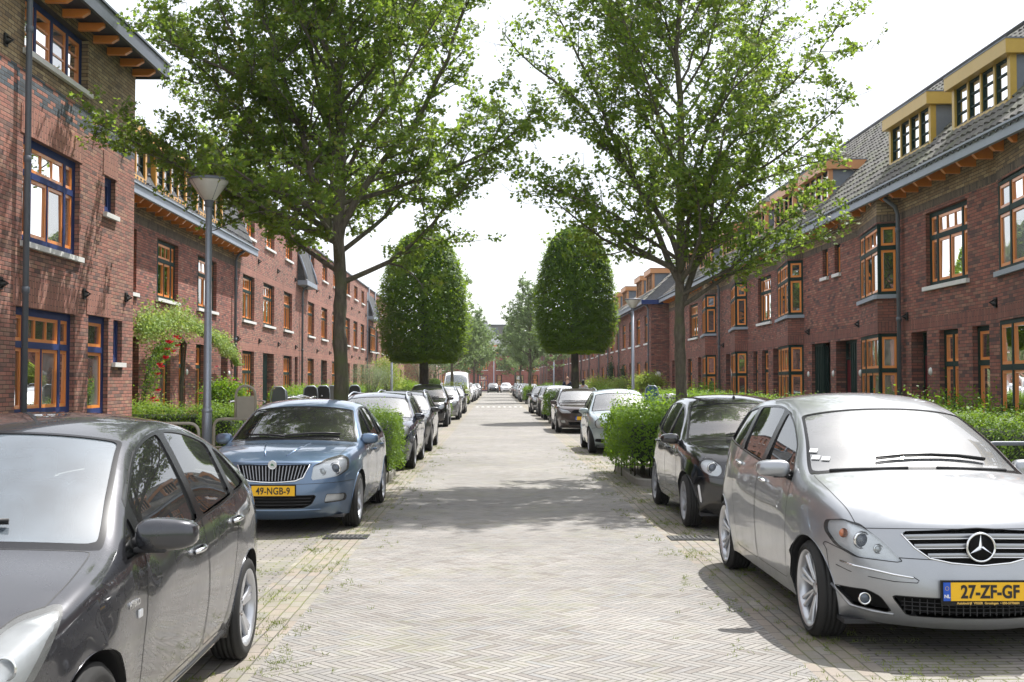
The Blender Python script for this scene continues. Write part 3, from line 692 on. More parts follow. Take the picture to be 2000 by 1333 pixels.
M['walk'] = running('grey_paving_slabs', .3, .3, False, [(0, (.33, .32, .30)), (1, (.40, .39, .37))], .6, .8, mort=.006)
M['earth'] = plain('garden_soil', (.075, .058, .038), .95, var=.4, scale=3, bump=.5)
M['lawn'] = plain('garden_grass_ground', (.075, .12, .028), .95, var=.4, scale=5, bump=.5)
def sheet(name, x0, x1, y0, y1, z, mat, th=None):
    m = MB()
    if th: m.box(x0, x1, y0, y1, z - th, z)
    else: m.quad(V((x0, y0, z)), V((x1, y0, z)), V((x1, y1, z)), V((x0, y1, z)))
    return tag(m.build(name, mat, None), kind='structure')
sheet('ground', -400, 400, -60, 900, -.02, M['lawn'])
sheet('road', -1.40, 1.85, -4, 178, .004, M['herring'])
sheet('gutter_strip', -1.88, -1.40, -4, 166, 0, M['strip']); sheet('gutter_strip', 1.85, 2.30, -4, 166, 0, M['strip'])
sheet('parking_bay', -4.25, -1.88, -4, 166, -.004, M['park']); sheet('parking_bay', 2.30, 4.35, -4, 166, -.004, M['park'])
sheet('cross_street', -40, 40, 166, 178, .0, M['park'])
for s_ in (-1, 1):
    a, b = sorted((s_ * 4.45, s_ * 5.95)); sheet('pavement', a, b, -4, 164, .10, M['walk'], .12)
    a, b = sorted((s_ * 4.27, s_ * 4.45)); m = MB()
    y = -4.0
    while y < 164: m.box(a, b, y, y + .992, -.03, .115); y += 1.0
    tag(m.build('kerb', M['concrete'], None), kind='structure')
sheet('pavement', -40, 40, 180, 185.9, .10, M['walk'], .12)
# painted teeth of the two speed tables
M['marking'] = plain('worn_road_paint', (.70, .70, .67), .7, var=.15, scale=20)
for y0 in (75.5, 152):
    m = MB()
    for k in range(9):
        x = -1.3 + k * .36; m.add([(x, y0, .0085), (x + .26, y0, .0085), (x + .13, y0 + 1.6, .0085)], [(0, 1, 2)])
    tag(m.build('road_marking', M['marking'], None), kind='structure')
# planters between the parked cars
def planter(x0, x1, y0, y1, label):
    H = thing('planter', ((x0 + x1) / 2, (y0 + y1) / 2, 0), label, 'planter', 'kerbed planting beds between the parked cars')
    c = .35; s_ = 1 if abs(x0) < abs(x1) else -1
    def ring(q):
        a, b, e, f = x0 + q, x1 - q, y0 + q, y1 - q; k = max(.05, c - q); P_ = []
        for (cx, cy, a0) in ((b - k, f - k, 0), (a + k, f - k, 90), (a + k, e + k, 180), (b - k, e + k, 270)):
            for t_ in range(7): P_.append((cx + k * math.cos(R(a0 + 15 * t_)), cy + k * math.sin(R(a0 + 15 * t_))))
        return P_
    o, i = ring(0), ring(.12); n = len(o); m = MB()
    vs = [(x, y, z) for P_, z in ((o, -.02), (o, .10), (ring(.015), .115), (i, .115), (i, .03)) for x, y in P_]
    fs = [(r_ * n + k, r_ * n + (k + 1) % n, (r_ + 1) * n + (k + 1) % n, (r_ + 1) * n + k) for r_ in range(4) for k in range(n)]
    m.add(vs, fs, False); m.build('kerb', M['concrete'], H)
    m = MB(); m.add([(x, y, .07) for x, y in i], [tuple(range(n))]); m.build('soil', M['earth'], H)
planter(-4.2, -1.80, 18.7, 21.3, 'kerbed planting bed with the clipped box hedge and left street tree')
planter(2.30, 4.25, 18.6, 22.4, 'kerbed planting bed with the loose bright hedge and right street tree')
planter(-4.2, -1.95, 46.9, 49.4, 'kerbed planting bed under the left clipped dome tree')
planter(2.30, 4.25, 45.4, 49.2, 'kerbed planting bed under the right clipped dome tree')
planter(-4.2, -2.0, 77.5, 81.5, 'distant kerbed planting bed in front of the white van')
planter(2.35, 4.25, 85, 90.5, 'distant kerbed planting bed on the right, beyond the white estate cars')
def drain(x, y, label):
    m = MB(); m.box(x - .24, x + .24, y - .17, y + .17, .001, .010)
    H = thing('drain_cover', (x, y, 0), label, 'drain', 'street gully covers')
    m.build('frame', M['black'], H); m = MB()
    for k in range(8): m.box(x - .19 + k * .05, x - .165 + k * .05, y - .13, y + .13, .010, .016)
    m.build('grate', plain('worn_cast_iron', (.05, .048, .045), .6), H)
drain(-1.62, 12.65, 'iron gully cover in the gutter by the blue car'); drain(2.12, 12.5, 'iron gully cover in the gutter between the black and silver cars')
# ================================================================ plants
def leaf_mat(name, a, b, trans, rough=.42, tw=.4, c3=None):
    t = NT(name); r_ = t.n('NewGeometry').outputs['Random Per Island']; pos = t.n('NewGeometry').outputs['Position']
    st = [(0, a), (.8, b), (1, c3 or b)]
    c = t.ramp(r_, st); c = t.mixc(1.0, c, t.ramp(t.noise(pos, .8, 2), [(.3, (.8, .82, .85)), (.7, (1.2, 1.15, 1.0))]), 'MULTIPLY')
    p = t.bsdf(Base=c, Roughness=rough + .08, Specular=.22)
    tr = t.n('BsdfTranslucent', Color=t.mixc(r_, trans, tuple(q * .75 for q in trans))).outputs[0]
    mx = t.n('MixShader', Fac=tw); t.t.links.new(p, mx.inputs[1]); t.t.links.new(tr, mx.inputs[2]); return t.done(mx.outputs[0])
M['maple'] = leaf_mat('sweetgum_leaf', (.040, .088, .015), (.088, .148, .026), (.38, .54, .06), tw=.48, c3=(.26, .24, .05))
M['hornbeam'] = leaf_mat('hornbeam_leaf', (.024, .062, .004), (.066, .132, .008), (.42, .62, .015), tw=.42)
M['hedge'] = leaf_mat('privet_leaf', (.050, .120, .010), (.115, .215, .018), (.34, .54, .03), tw=.42)
M['boxleaf'] = leaf_mat('box_leaf', (.060, .135, .016), (.13, .225, .030), (.30, .46, .04), tw=.36)
M['vine'] = leaf_mat('vine_leaf', (.14, .24, .04), (.27, .38, .11), (.50, .62, .12), tw=.45)
M['dark_ivy'] = leaf_mat('ivy_leaf', (.018, .050, .018), (.035, .08, .025), (.06, .12, .02))
M['farleaf'] = leaf_mat('far_tree_leaf', (.10, .15, .07), (.18, .24, .12), (.32, .44, .16), tw=.45)
M['willow'] = leaf_mat('silver_willow_leaf', (.17, .22, .13), (.27, .32, .20), (.30, .40, .18), tw=.35)
M['lime'] = leaf_mat('lime_green_leaf', (.17, .25, .03), (.28, .36, .06), (.45, .55, .08), tw=.4)
M['blade'] = leaf_mat('grass_blade', (.10, .16, .025), (.19, .22, .05), (.3, .38, .05), tw=.3)
M['rose'] = plain('red_rose', (.62, .012, .03), .5, var=.2); M['pinkrose'] = plain('pink_rose', (.75, .16, .24), .5, var=.2)
def bark_mat(name, a, b):
    t = NT(name); pos = t.n('NewGeometry').outputs['Position']; mp = t.n('Mapping', Vector=pos); mp.inputs['Scale'].default_value = (9, 9, 2.2)
    f = t.noise(mp.outputs[0], 2.2, 6, .7); c = t.ramp(f, [(.3, a), (.7, b)])
    c = t.mixc(t.ramp(t.noise(pos, 2.5, 4), [(.5, (0, 0, 0)), (.7, (1, 1, 1))]), c, (.11, .12, .055))
    return t.done(t.bsdf(Base=c, Roughness=.9, Normal=t.bump(f, .9, .03)))
M['bark'] = bark_mat('grey_brown_bark', (.060, .050, .038), (.17, .145, .11)); M['bark_dark'] = bark_mat('dark_bark', (.035, .030, .024), (.085, .072, .055))
STAR = []
for k in range(5):
    a = R(90 + (k - 2) * 62); STAR.append((a, [1.0, .92, .62][abs(k - 2)]))
tmpl_star = []
for k in range(5):
    a, r_ = STAR[4 - k]; tmpl_star.append((.5 * r_ * math.cos(a), .5 * r_ * math.sin(a)))
    if k < 4: a2 = (STAR[4 - k][0] + STAR[3 - k][0]) / 2; tmpl_star.append((.20 * math.cos(a2), .20 * math.sin(a2)))
tmpl_star.append((0, -.22))
tmpl_star = tmpl_star[::-1]
tmpl_oval = [(0, -.5), (.26, -.12), (.2, .22), (0, .5), (-.2, .22), (-.26, -.12)]
tmpl_dia = [(0, -.5), (.27, .0), (0, .5), (-.27, 0)]
tmpl_long = [(0, -.5), (.10, 0), (0, .5), (-.10, 0)]
def leaves(name, mat, P, Nn, size, tmpl, parent=None, rs=None, up=None, jit=.35, fold=.0):
    """one small polygon per leaf; P points, Nn leaf normals"""
    rs = rs or np.random.RandomState(1); P = np.asarray(P, float); n = len(P); N_ = np.asarray(Nn, float) + rs.normal(0, jit, (n, 3))
    N_ /= np.linalg.norm(N_, axis=1)[:, None] + 1e-9
    a = rs.normal(0, 1, (n, 3)) if up is None else np.asarray(up, float) + rs.normal(0, .45, (n, 3))
    T = a - N_ * (a * N_).sum(1)[:, None]; T /= np.linalg.norm(T, axis=1)[:, None] + 1e-9; B = np.cross(T, N_)
    s = size * rs.uniform(.65, 1.25, (n, 1, 1)); t = np.array(tmpl); k = len(t)
    W = P[:, None, :] + s * (t[None, :, 0, None] * B[:, None, :] + t[None, :, 1, None] * T[:, None, :])
    if fold: W += (s * fold) * (np.abs(t[:, 0])[None, :, None]) * N_[:, None, :]
    off = off_of(parent); W = W.reshape(-1, 3) - np.array(off)[None]
    me = bpy.data.meshes.new(name); me.vertices.add(n * k); me.vertices.foreach_set('co', W.ravel().astype('f'))
    me.loops.add(n * k); me.loops.foreach_set('vertex_index', np.arange(n * k, dtype='i'))
    me.polygons.add(n); me.polygons.foreach_set('loop_start', np.arange(0, n * k, k, dtype='i')); me.polygons.foreach_set('loop_total', np.full(n, k, dtype='i'))
    me.update(calc_edges=True); me.materials.append(mat); return link(name, me, parent)
# ---------------------------------------------------------------- branching tree
def make_tree(name, label, x, y, H, z_fork, Rmax, zlo, zhi, nl, seed, leaf_n, leaf_size, tr, cat='tree', group='street trees', mat='maple', tmpl=tmpl_star, limbs=None, lean=(0, 0), bark='bark', oval=.5, reach=None, gap=0.0, extra=(), envp=([0, .08, .18, .32, .5, .75, 1], [.55, .88, 1.0, 1.0, .86, .58, .12])):
    rg = random.Random(seed); rs = np.random.RandomState(seed)
    T = thing(name, (x, y, 0.07), label, cat, group)
    m = MB(); tips = []
    def env(z):
        t = (z - zlo) / (zhi - zlo); t = min(1, max(0, t))
        return Rmax * float(np.interp(t, *envp))
    def inside(p):
        dz = p.z; r_ = math.hypot(p.x - x - lean[0] * dz / H, p.y - y - lean[1] * dz / H); return zlo - .3 < dz < zhi and r_ < env(dz) * 1.03
    def branch(p, d, L, r0, lv):
        n = max(4, int(L / (.45 if lv < 2 else .2))); pts = [p.copy()]; q = p.copy(); dd = d.normalized()
        for i in range(n):
            dd = (dd + V((rg.gauss(0, .13), rg.gauss(0, .13), rg.gauss(0, .09) + (.045 if lv < 2 else .02)))).normalized()
            q = q + dd * (L / n); pts.append(q.copy())
        rad = [max(.004, r0 * (1 - .82 * i / n)) for i in range(n + 1)]
        m.tube(pts, rad, 8 if lv == 0 else (5 if lv == 1 else 3), cap=False)
        return pts, rad
    # trunk
    n = 14; tp = []; 
    for i in range(n + 1):
        z = .07 + (H * .93) * i / n; k = max(0, z - z_fork)
        tp.append(V((x + lean[0] * (z / H) ** 2 + (rg.gauss(0, .018) if i else 0) * (1 + k * .5), y + lean[1] * z / H + (rg.gauss(0, .03) if i else 0) * (1 + k * .3), z)))
    rad = [tr * (1.28 if i == 0 else (1.0 - .22 * min(1, p.z / z_fork) if p.z < z_fork else .78 * (1 - .93 * (p.z - z_fork) / (H - z_fork)))) for i, p in enumerate(tp)]
    # knots where limbs were cut off
    fine = []; fr_ = []
    for i in range(n):
        for k in range(4):
            f = k / 4; fine.append(tp[i].lerp(tp[i + 1], f)); fr_.append((rad[i] * (1 - f) + rad[i + 1] * f) * (1 + rg.uniform(-.03, .05)))
    for zz in (1.6, 2.45, 3.0):
        j = min(range(len(fine)), key=lambda q: abs(fine[q].z - zz * z_fork / 3.9)); fr_[j] *= 1.16
    m.tube(fine, fr_, 12, cap=False)
    def at(z):
        for i in range(n):
            if tp[i + 1].z >= z: f = (z - tp[i].z) / (tp[i + 1].z - tp[i].z); return tp[i].lerp(tp[i + 1], f), rad[i] * (1 - f) + rad[i + 1] * f
        return tp[-1], .02
    if limbs is None:
        limbs = []
        for i in range(nl):
            t = (i + .5) / nl; z = z_fork * .86 + (H * .86 - z_fork * .86) * t
            limbs.append((z, rg.uniform(0, 360) if i % 2 else (i * 137.5) % 360, 22 + 42 * t + rg.uniform(-8, 8), None))
    for (z, azd, el, Lm) in list(limbs) + list(extra):
        p, r_ = at(z); d = V((math.cos(R(azd)) * math.cos(R(el)), math.sin(R(azd)) * math.cos(R(el)), math.sin(R(el))))
        Lm_ = Lm
        if Lm is None:
            Lm = .8; 
            while Lm < 9 and inside(p + d * Lm + V((0, 0, Lm * .06))): Lm += .2
        pts, rr = branch(p, d, Lm, min(r_ * (.48 if Lm_ is None else .72), (.012 if Lm_ is None else .03) + Lm * .011), 0)
        k2 = max(3, int(Lm / .30))
        for a in range(k2):
            t = .18 + .82 * (a + rg.random() * .6) / k2; t = min(t, .99); i = int(t * (len(pts) - 1)); q = pts[i].lerp(pts[min(i + 1, len(pts) - 1)], t * (len(pts) - 1) - i)
            if rg.random() < gap: continue
            base = (pts[min(i + 1, len(pts) - 1)] - pts[max(0, i - 1)]).normalized(); sd_ = V((rg.gauss(0, 1), rg.gauss(0, 1), rg.gauss(.15, .45))); sd_ = (sd_ - base * sd_.dot(base)).normalized()
            L2 = (.55 + .85 * (1 - t) * min(1.3, Lm / 3)) * rg.uniform(.75, 1.3); d2 = base * .62 + sd_ * .8 + V((0, 0, .10))
            if not inside(q + d2 * L2 * .6): L2 *= .5
            p2, r2 = branch(q, d2, L2, max(.008, rr[i] * .5), 1)
            k3 = max(2, int(L2 / .17))
            for b in range(k3 + 1):
                t3 = .2 + .8 * b / k3; i3 = min(len(p2) - 1, int(t3 * (len(p2) - 1))); q3 = p2[i3]
                L3 = rg.uniform(.16, .42); d3 = V((rg.gauss(0, 1), rg.gauss(0, 1), rg.gauss(.1, .5))).normalized() + base * .5
                p3, _ = branch(q3, d3, L3, .006, 2); tips.append((p3[0].lerp(p3[-1], .35), p3[-1]))
        tips.append((pts[-2], pts[-1]))
    m.build('trunk', M[bark], T, recalc=False)
    per = leaf_n / max(1, len(tips)); P = []; Nn = []
    for a, b in tips:
        k = int(per) + (1 if rg.random() < per % 1 else 0)
        for _ in range(k):
            c = a.lerp(b, rg.uniform(-.1, 1.15))
            if math.hypot(c.x - x - lean[0] * c.z / H, c.y - y) > env(c.z) * 1.06 + .12 or c.z < zlo - .1: continue
            P.append((c.x + rg.gauss(0, .06), c.y + rg.gauss(0, .06), c.z + rg.gauss(0, .05))); Nn.append((rg.gauss(0, .5), rg.gauss(0, .5) - .35, .8))
    leaves('crown', M[mat], P, Nn, leaf_size, tmpl, T, rs, jit=.55, fold=.12)
    return T
TREE1 = make_tree('sweetgum_tree', 'dense star-leaved street tree over the blue car, trunk rising behind it', -2.65, 19.9, 12.6, 3.85, 3.95, 3.3, 12.7, 44, 11, 98000, .112, .128, lean=(-.35, 0), extra=[(4.0, 100, 68, 6.5), (4.2, 350, 58, 5.5), (4.0, 215, 60, 6.0), (4.1, 172, 16, 3.7), (4.6, 186, 24, 4.0), (4.2, 150, 24, 3.7), (5.6, 215, 22, 3.6)])
TREE2 = make_tree('sweetgum_tree', 'airy star-leaved street tree with a forked trunk behind the black car', 3.22, 20.0, 12.4, 3.35, 3.25, 2.75, 12.6, 38, 23, 60000, .108, .105, lean=(.1, 0), envp=([0, .15, .3, .45, .6, .8, 1], [.5, .78, .92, 1, .86, .55, .12]), extra=[(3.6, 190, 26, 2.2), (3.5, 320, 22, 2.4), (3.6, 265, 20, 2.4), (2.9, 15, 74, 7.0), (3.4, 165, 60, 6.0), (3.8, 80, 66, 5.5)])
def dome_tree(label, x, y, r0, z0, z1, seed, tr, n=48000):
    rs = np.random.RandomState(seed); rg = random.Random(seed); T = thing('hornbeam_tree', (x, y, .07), label, 'tree', 'clipped dome-shaped hornbeams')
    m = MB(); m.tube([V((x, y, .05)), V((x + .02, y, 1.2)), V((x, y, 2.4)), V((x, y, z0 + 1.5)), V((x, y, z1 - .8))], [tr * 1.25, tr, tr * .95, tr * .7, .03], 12)
    for k in range(42):
        z = z0 + .1 + (z1 - z0 - 1) * k / 42; a = k * 2.4; e = R(25 + 30 * k / 42); L = r0 * .82
        m.tube([V((x, y, z)), V((x + math.cos(a) * L * .5, y + math.sin(a) * L * .5, z + L * .25)), V((x + math.cos(a) * L, y + math.sin(a) * L, z + L * .55 * math.sin(e)))], [.035, .02, .008], 5)
    m.build('trunk', M['bark_dark'], T, recalc=False)
    def prof(t):   # t 0 bottom .. 1 top
        return np.interp(t, [0, .02, .06, .15, .3, .45, .55, .65, .75, .855, .92, .955, .98, 1], [.45, .74, .88, .96, 1, .985, .95, .885, .80, .66, .52, .42, .30, .08])
    P = []; Nn = []; ups = []
    t = rs.uniform(0, 1, n) ** .92; a = rs.uniform(0, 2 * np.pi, n)
    lum = 1 + .035 * np.sin(a * 3 + seed) + .03 * np.sin(a * 7 + t * 9) + rs.normal(0, .022, n) + .028 * np.sin(t * 75 + 3 * np.sin(a * 6) + seed) + .02 * np.sin(a * 23 + t * 40)
    dep = 1 - np.abs(rs.normal(0, .15, n)); r_ = r0 * prof(t) * lum * dep
    z = z0 + (z1 - z0) * t + rs.normal(0, .03, n)
    nb = int(n * .10); rb = r0 * .74 * np.sqrt(rs.uniform(0, 1, nb)); ab = rs.uniform(0, 6.28, nb)
    X_ = np.concatenate([x + r_ * np.cos(a), x + rb * np.cos(ab)]); Y_ = np.concatenate([y + r_ * np.sin(a), y + rb * np.sin(ab)])
    Z_ = np.concatenate([z, z0 + np.abs(rs.normal(0, .10, nb)) + .06 * np.sin(ab * 4)]); A_ = np.concatenate([a, ab])
    keep = np.ones(len(X_), bool)
    # small see-through gaps
    for k in range(60):
        ga = rs.uniform(0, 6.28); gz = rs.uniform(z0 + 1.2, z1 - .7); gs = rs.uniform(.06, .20)
        dd = np.sqrt(((np.angle(np.exp(1j * (A_ - ga)))) * r0) ** 2 + ((Z_ - gz) * .7) ** 2); keep &= ~((dd < gs) & (rs.uniform(0, 1, len(X_)) < .85))
    # sprigs that stick out
    Pp = np.stack([X_, Y_, Z_], 1)[keep]; A_ = A_[keep]; outw = np.stack([np.cos(A_), np.sin(A_), np.full(len(A_), .15)], 1)
    leaves('crown', M['hornbeam'], Pp, np.stack([outw[:, 0] * .8, outw[:, 1] * .8, np.full(len(A_), .9)], 1), .125, tmpl_oval, T, rs, up=outw, jit=.3, fold=.15)
    ns = 1300; t = rs.uniform(0, 1, ns); a = rs.uniform(0, 6.28, ns); P = []; Nn = []; U = []
    for q in range(ns):
        rr = r0 * float(prof(np.array(t[q]))); b = V((x + rr * math.cos(a[q]), y + rr * math.sin(a[q]), z0 + (z1 - z0) * t[q])); d = V((math.cos(a[q]), math.sin(a[q]), .2 + t[q] * 1.5)).normalized()
        for k in range(5): c = b + d * (.05 * k) + V((rg.gauss(0, .02), rg.gauss(0, .02), 0)); P.append(c); Nn.append((0, 0, 1)); U.append(d)
    leaves('sprigs', M['hornbeam'], np.array(P), Nn, .075, tmpl_oval, T, rs, up=np.array(U))
    m = MB(); k_ = 18; prf = [(.01, z0 + .35)]
    for q in range(13): tt = .05 + .9 * q / 12; prf.append((r0 * .70 * float(prof(np.array(tt))), z0 + (z1 - z0) * tt))
    return T
dome_tree('left clipped dome-shaped hornbeam on a short dark trunk', -2.96, 48, 1.88, 2.5, 7.95, 5, .19)
dome_tree('right clipped dome-shaped hornbeam on a short dark trunk', 3.33, 48, 1.70, 2.9, 8.1, 9, .165)
# farther street trees
far = make_tree('sweetgum_tree', 'slender pale street tree standing just past the right clipped dome tree', 2.75, 90, 9.9, 2.9, 2.9, 2.5, 10.2, 22, 31, 15000, .17, .12, mat='farleaf', tmpl=tmpl_dia)
def far_tree(x, y, s, rz, label):
    c = copy_tree(far); c.location = (x, y, .07); c.scale = (s, s, s * random.uniform(.95, 1.06)); c.rotation_euler.z = rz; c['label'] = label
far_tree(2.7, 122, .95, 2.1, 'pale street tree second past the right clipped dome tree'); far_tree(2.6, 150, .95, 4.0, 'farthest pale street tree on the right of the road')
far_tree(-2.95, 79.5, .95, 1.0, 'street tree whose thin trunk stands in front of the white van'); far_tree(-2.2, 121, 1.0, 3.3, 'pale street tree beyond the white van')
far_tree(-2.3, 150, .9, 5.1, 'farthest pale street tree on the left of the road'); far_tree(3.1, 106, .9, 5.0, 'pale street tree between the first two past the right clipped tree'); far_tree(-2.5, 136, .95, 2.7, 'pale street tree fourth beyond the white van'); far_tree(-5.2, 100, .8, .4, 'pale tree in a garden beside the white van')
far_tree(7.5, 172, .8, 1.4, 'dark distant tree at the right corner of the end street')
# ---------------------------------------------------------------- hedges
def hedge(x0, x1, y0, y1, z0, z1, label, n, mat='hedge', size=.045, wob=.05, cat='hedge', name='hedge', stems=True, group='garden and planter hedges', fluff=.10, seed=1, tmpl=tmpl_oval):
    rs = np.random.RandomState(seed); rg = random.Random(seed); T = thing(name, ((x0 + x1) / 2, (y0 + y1) / 2, 0), label, cat, group)
    lx, ly, lz = x1 - x0, y1 - y0, z1 - z0; A = np.array([lx * ly * 1.5, lx * lz, lx * lz, ly * lz, ly * lz]); A = A / A.sum(); P = []; Nn = []
    f = rs.choice(5, n, p=A); u = rs.uniform(0, 1, n); v = rs.uniform(0, 1, n); dep = np.abs(rs.normal(0, .07, n)) - .02
    nx = np.select([f == 3, f == 4], [-1., 1.], 0.); ny = np.select([f == 1, f == 2], [-1., 1.], 0.); nz = np.where(f == 0, 1., 0.)
    px = np.where(f == 3, x0, np.where(f == 4, x1, x0 + lx * u)); py = np.where(f == 1, y0, np.where(f == 2, y1, np.where(f >= 3, y0 + ly * u, y0 + ly * v)))
    pz = np.where(f == 0, z1, z0 + lz * v)
    wv = wob * (np.sin(px * 5.1 + py * 3.3 + seed) + np.sin(px * 2.3 - py * 4.7 + pz * 5 + seed) + .7 * np.sin(py * 11 + px * 9 + pz * 7))
    # rounded shoulders
    edge = np.minimum.reduce([px - x0, x1 - px, py - y0, y1 - py]); pz = pz - np.where(f == 0, .10 * np.exp(-np.clip(edge, 0, 9) / .07), 0)
    px = px + nx * (wv - dep); py = py + ny * (wv - dep); pz = pz + nz * (wv - dep + np.abs(rs.normal(0, fluff, n)) * rs.uniform(0, 1, n))
    ti = np.clip((pz - z0) / lz, 0, 1); sh = np.where(ti > .88, (ti - .88) / .12 * .07, 0); px = px - nx * sh; py = py - ny * sh
    leaves('foliage', M[mat], np.stack([px, py, pz], 1), np.stack([nx + 0, ny, nz + .5], 1), size, tmpl, T, rs, jit=.6, fold=.1)
    m = MB(); q = .10 + wob; 
    m.obox(((x0 + x1) / 2, (y0 + y1) / 2, (z0 + z1) / 2 - .03), (lx - 2 * q, ly - 2 * q, lz - .2), bev=min(.12, (lx - 2 * q) * .3, (lz - .2) * .3)); m.build('shaded_core', M['core'], T)
    if stems:
        m = MB()
        for k in range(max(6, int(lx * ly * 14))):
            x, y = rg.uniform(x0 + .12, x1 - .12), rg.uniform(y0 + .12, y1 - .12); m.tube([V((x, y, .0)), V((x + rg.gauss(0, .04), y + rg.gauss(0, .04), z0 + .35))], [.012, .008], 5)
        m.build('stems', M['bark_dark'], T)
    return T
M['core'] = plain('shaded_twig_core', (.020, .032, .010), .95, var=.5, scale=14)  # solid dark core for the inner twigs, the shade inside is in its colour
hedge(-3.6, -1.66, 18.95, 21.15, .22, 1.10, 'clipped box hedge in the planter between the blue car and the dark estate', 26000, 'boxleaf', .036, seed=2)
hedge(2.12, 4.05, 18.8, 22.0, .30, 1.12, 'loose bright green hedge in the planter beside the black car', 26000, 'hedge', .050, wob=.08, fluff=.20, seed=3)
hedge(-8.3, -5.1, 22.9, 23.8, 0, 1.16, 'front hedge standing at the side of the tall corner house', 15000, 'boxleaf', .045, wob=.03, seed=4)
hedge(-5.75, -4.95, 22.2, 25.0, 0, 1.10, 'dark hedge corner right behind the lamp post', 9000, 'boxleaf', .045, wob=.05, seed=5)
hedge(-6.0, -5.3, 25.0, 37.5, 0, .95, 'long low garden hedge in front of the mansard house', 16000, 'boxleaf', .05, wob=.05, seed=6)
hedge(-7.0, -6.1, 35.5, 62, 0, 1.38, 'long bright garden hedge in front of the brick terrace, behind the bicycles', 30000, 'hedge', .06, wob=.07, fluff=.12, seed=7)
hedge(-6.8, -6.0, 66, 110, 0, 1.35, 'distant garden hedge beyond the silvery shrub', 12000, 'hedge', .10, wob=.09, fluff=.2, seed=8)
hedge(6.05, 6.75, 9.8, 17.4, 0, 1.22, 'glossy garden hedge beside the silver car', 30000, 'boxleaf', .042, wob=.04, fluff=.07, seed=9)
hedge(6.0, 6.8, 19.6, 47, 0, 1.27, 'long garden hedge with a bright top in front of the bay houses', 48000, 'hedge', .05, wob=.05, fluff=.08, seed=10)
hedge(6.2, 6.9, 66, 100, 0, 1.35, 'distant garden hedge behind the two walking people', 9000, 'hedge', .10, wob=.08, fluff=.2, seed=11)
hedge(6.0, 7.2, 112, 150, 0, 1.3, 'farthest bright hedge on the right', 5000, 'hedge', .14, wob=.08, fluff=.2, seed=12)
hedge(-3.9, -2.0, 47.1, 48.9, .25, 1.05, 'ragged shaded hedge under the left clipped tree', 5000, 'hedge', .07, wob=.10, fluff=.2, seed=13)
hedge(2.05, 3.9, 45.7, 48.3, .35, 1.18, 'square bright hedge under the right clipped tree', 7000, 'hedge', .065, wob=.06, fluff=.1, seed=14)
hedge(-3.6, -1.95, 77.8, 80.4, .2, 1.35, 'yellow-green hedge in the bed in front of the white van', 4000, 'lime', .09, wob=.10, fluff=.2, seed=15)
hedge(2.2, 3.9, 85.5, 89.8, .3, 1.2, 'small distant hedge in the bed on the right', 4000, 'hedge', .09, wob=.07, fluff=.1, seed=16)
# ---------------------------------------------------------------- shrubs
def shrub(name, label, x, y, rx, rz, z0, n, size, mat, seed, tmpl=tmpl_oval, stems=9, clumps=14, droop=0, fl=None, nf=0, group='garden shrubs', gauss=.35):
    rs = np.random.RandomState(seed); rg = random.Random(seed); T = thing(name, (x, y, 0), label, 'shrub', group)
    m = MB(); C_ = []
    for k in range(clumps):
        a = rg.uniform(0, 6.28); r_ = rx * math.sqrt(rg.random()) * .78; z = z0 + rz * (.25 + .75 * rg.random() ** .7) * math.sqrt(max(.1, 1 - (r_ / rx) ** 2 * .8)); c = V((x + r_ * math.cos(a), y + r_ * math.sin(a), z)); C_.append(c)
        m.tube([V((x + rg.gauss(0, .05), y + rg.gauss(0, .05), 0)), V((x, y, 0)).lerp(c, .5) + V((0, 0, .25)), c], [.022, .014, .006], 5)
    m.build('stems', M['bark'], T, recalc=False); P = []; Nn = []
    for k in range(n):
        c = C_[rg.randrange(len(C_))]; s_ = rx * gauss; p = c + V((rg.gauss(0, s_), rg.gauss(0, s_), rg.gauss(0, s_ * .62) - abs(rg.gauss(0, droop)))); 
        if p.z < .1: p.z = .1 + rg.random() * .3
        P.append(p); Nn.append(((p.x - x) * .3, (p.y - y) * .3, .7))
    leaves('foliage', M[mat], np.array(P), Nn, size, tmpl, T, rs, jit=.5, fold=.1)
    for k in range(nf):
        c = C_[rg.randrange(len(C_))]; p = c + V((rg.gauss(0, rx * .4), rg.gauss(0, rx * .4) - .15, rg.gauss(.05, rx * .35)))
        b = MB(); blossom(b, p, .05); b.build('blossom', M[fl], T)
    return T
def blossom(b, p, r_):
    rg = random.Random(int(p.x * 991 + p.z * 77))
    for k in range(9):
        a = k * 2.4; rr = r_ * (.2 + .8 * k / 9); d = V((math.cos(a), math.sin(a) * .7, .35 + rg.random() * .3)).normalized(); t = d.orthogonal().normalized(); c = p + d * rr * .5; s_ = r_ * .62
        b.add([c - t * s_ * .5, c + d * s_ * .7 - t * s_ * .3, c + d * s_ * .7 + t * s_ * .3, c + t * s_ * .5, c - d * s_ * .3], [(0, 1, 2, 3, 4)], False)
shrub('rose_bush', 'rose bush with a few pink blooms in front of the lamp post hedge', -5.9, 25.0, .50, .75, .95, 5200, .050, 'hedge', 3, fl='pinkrose', nf=10, clumps=22, gauss=.28)
shrub('willow_shrub', 'silvery grey rounded willow standard in the left gardens', -6.1, 56, 1.05, 1.0, 1.45, 8000, .075, 'willow', 5, tmpl_long, clumps=26, droop=.12)
shrub('leafy_shrub', 'tall yellow-green shrub left of the dome tree trunk', -6.1, 66, .9, 2.2, .8, 5000, .09, 'lime', 6, clumps=22)
shrub('leafy_shrub', 'darker shrub beside the tall yellow-green one', -5.6, 70, .8, 1.1, .6, 2600, .09, 'hedge', 7, clumps=16)
shrub('maple_shrub', 'lime green maple shrub right of the lamp post in front of the blind wall', 7.15, 53.5, .85, .85, 1.15, 5200, .09, 'lime', 8, tmpl_star, clumps=30, gauss=.22)
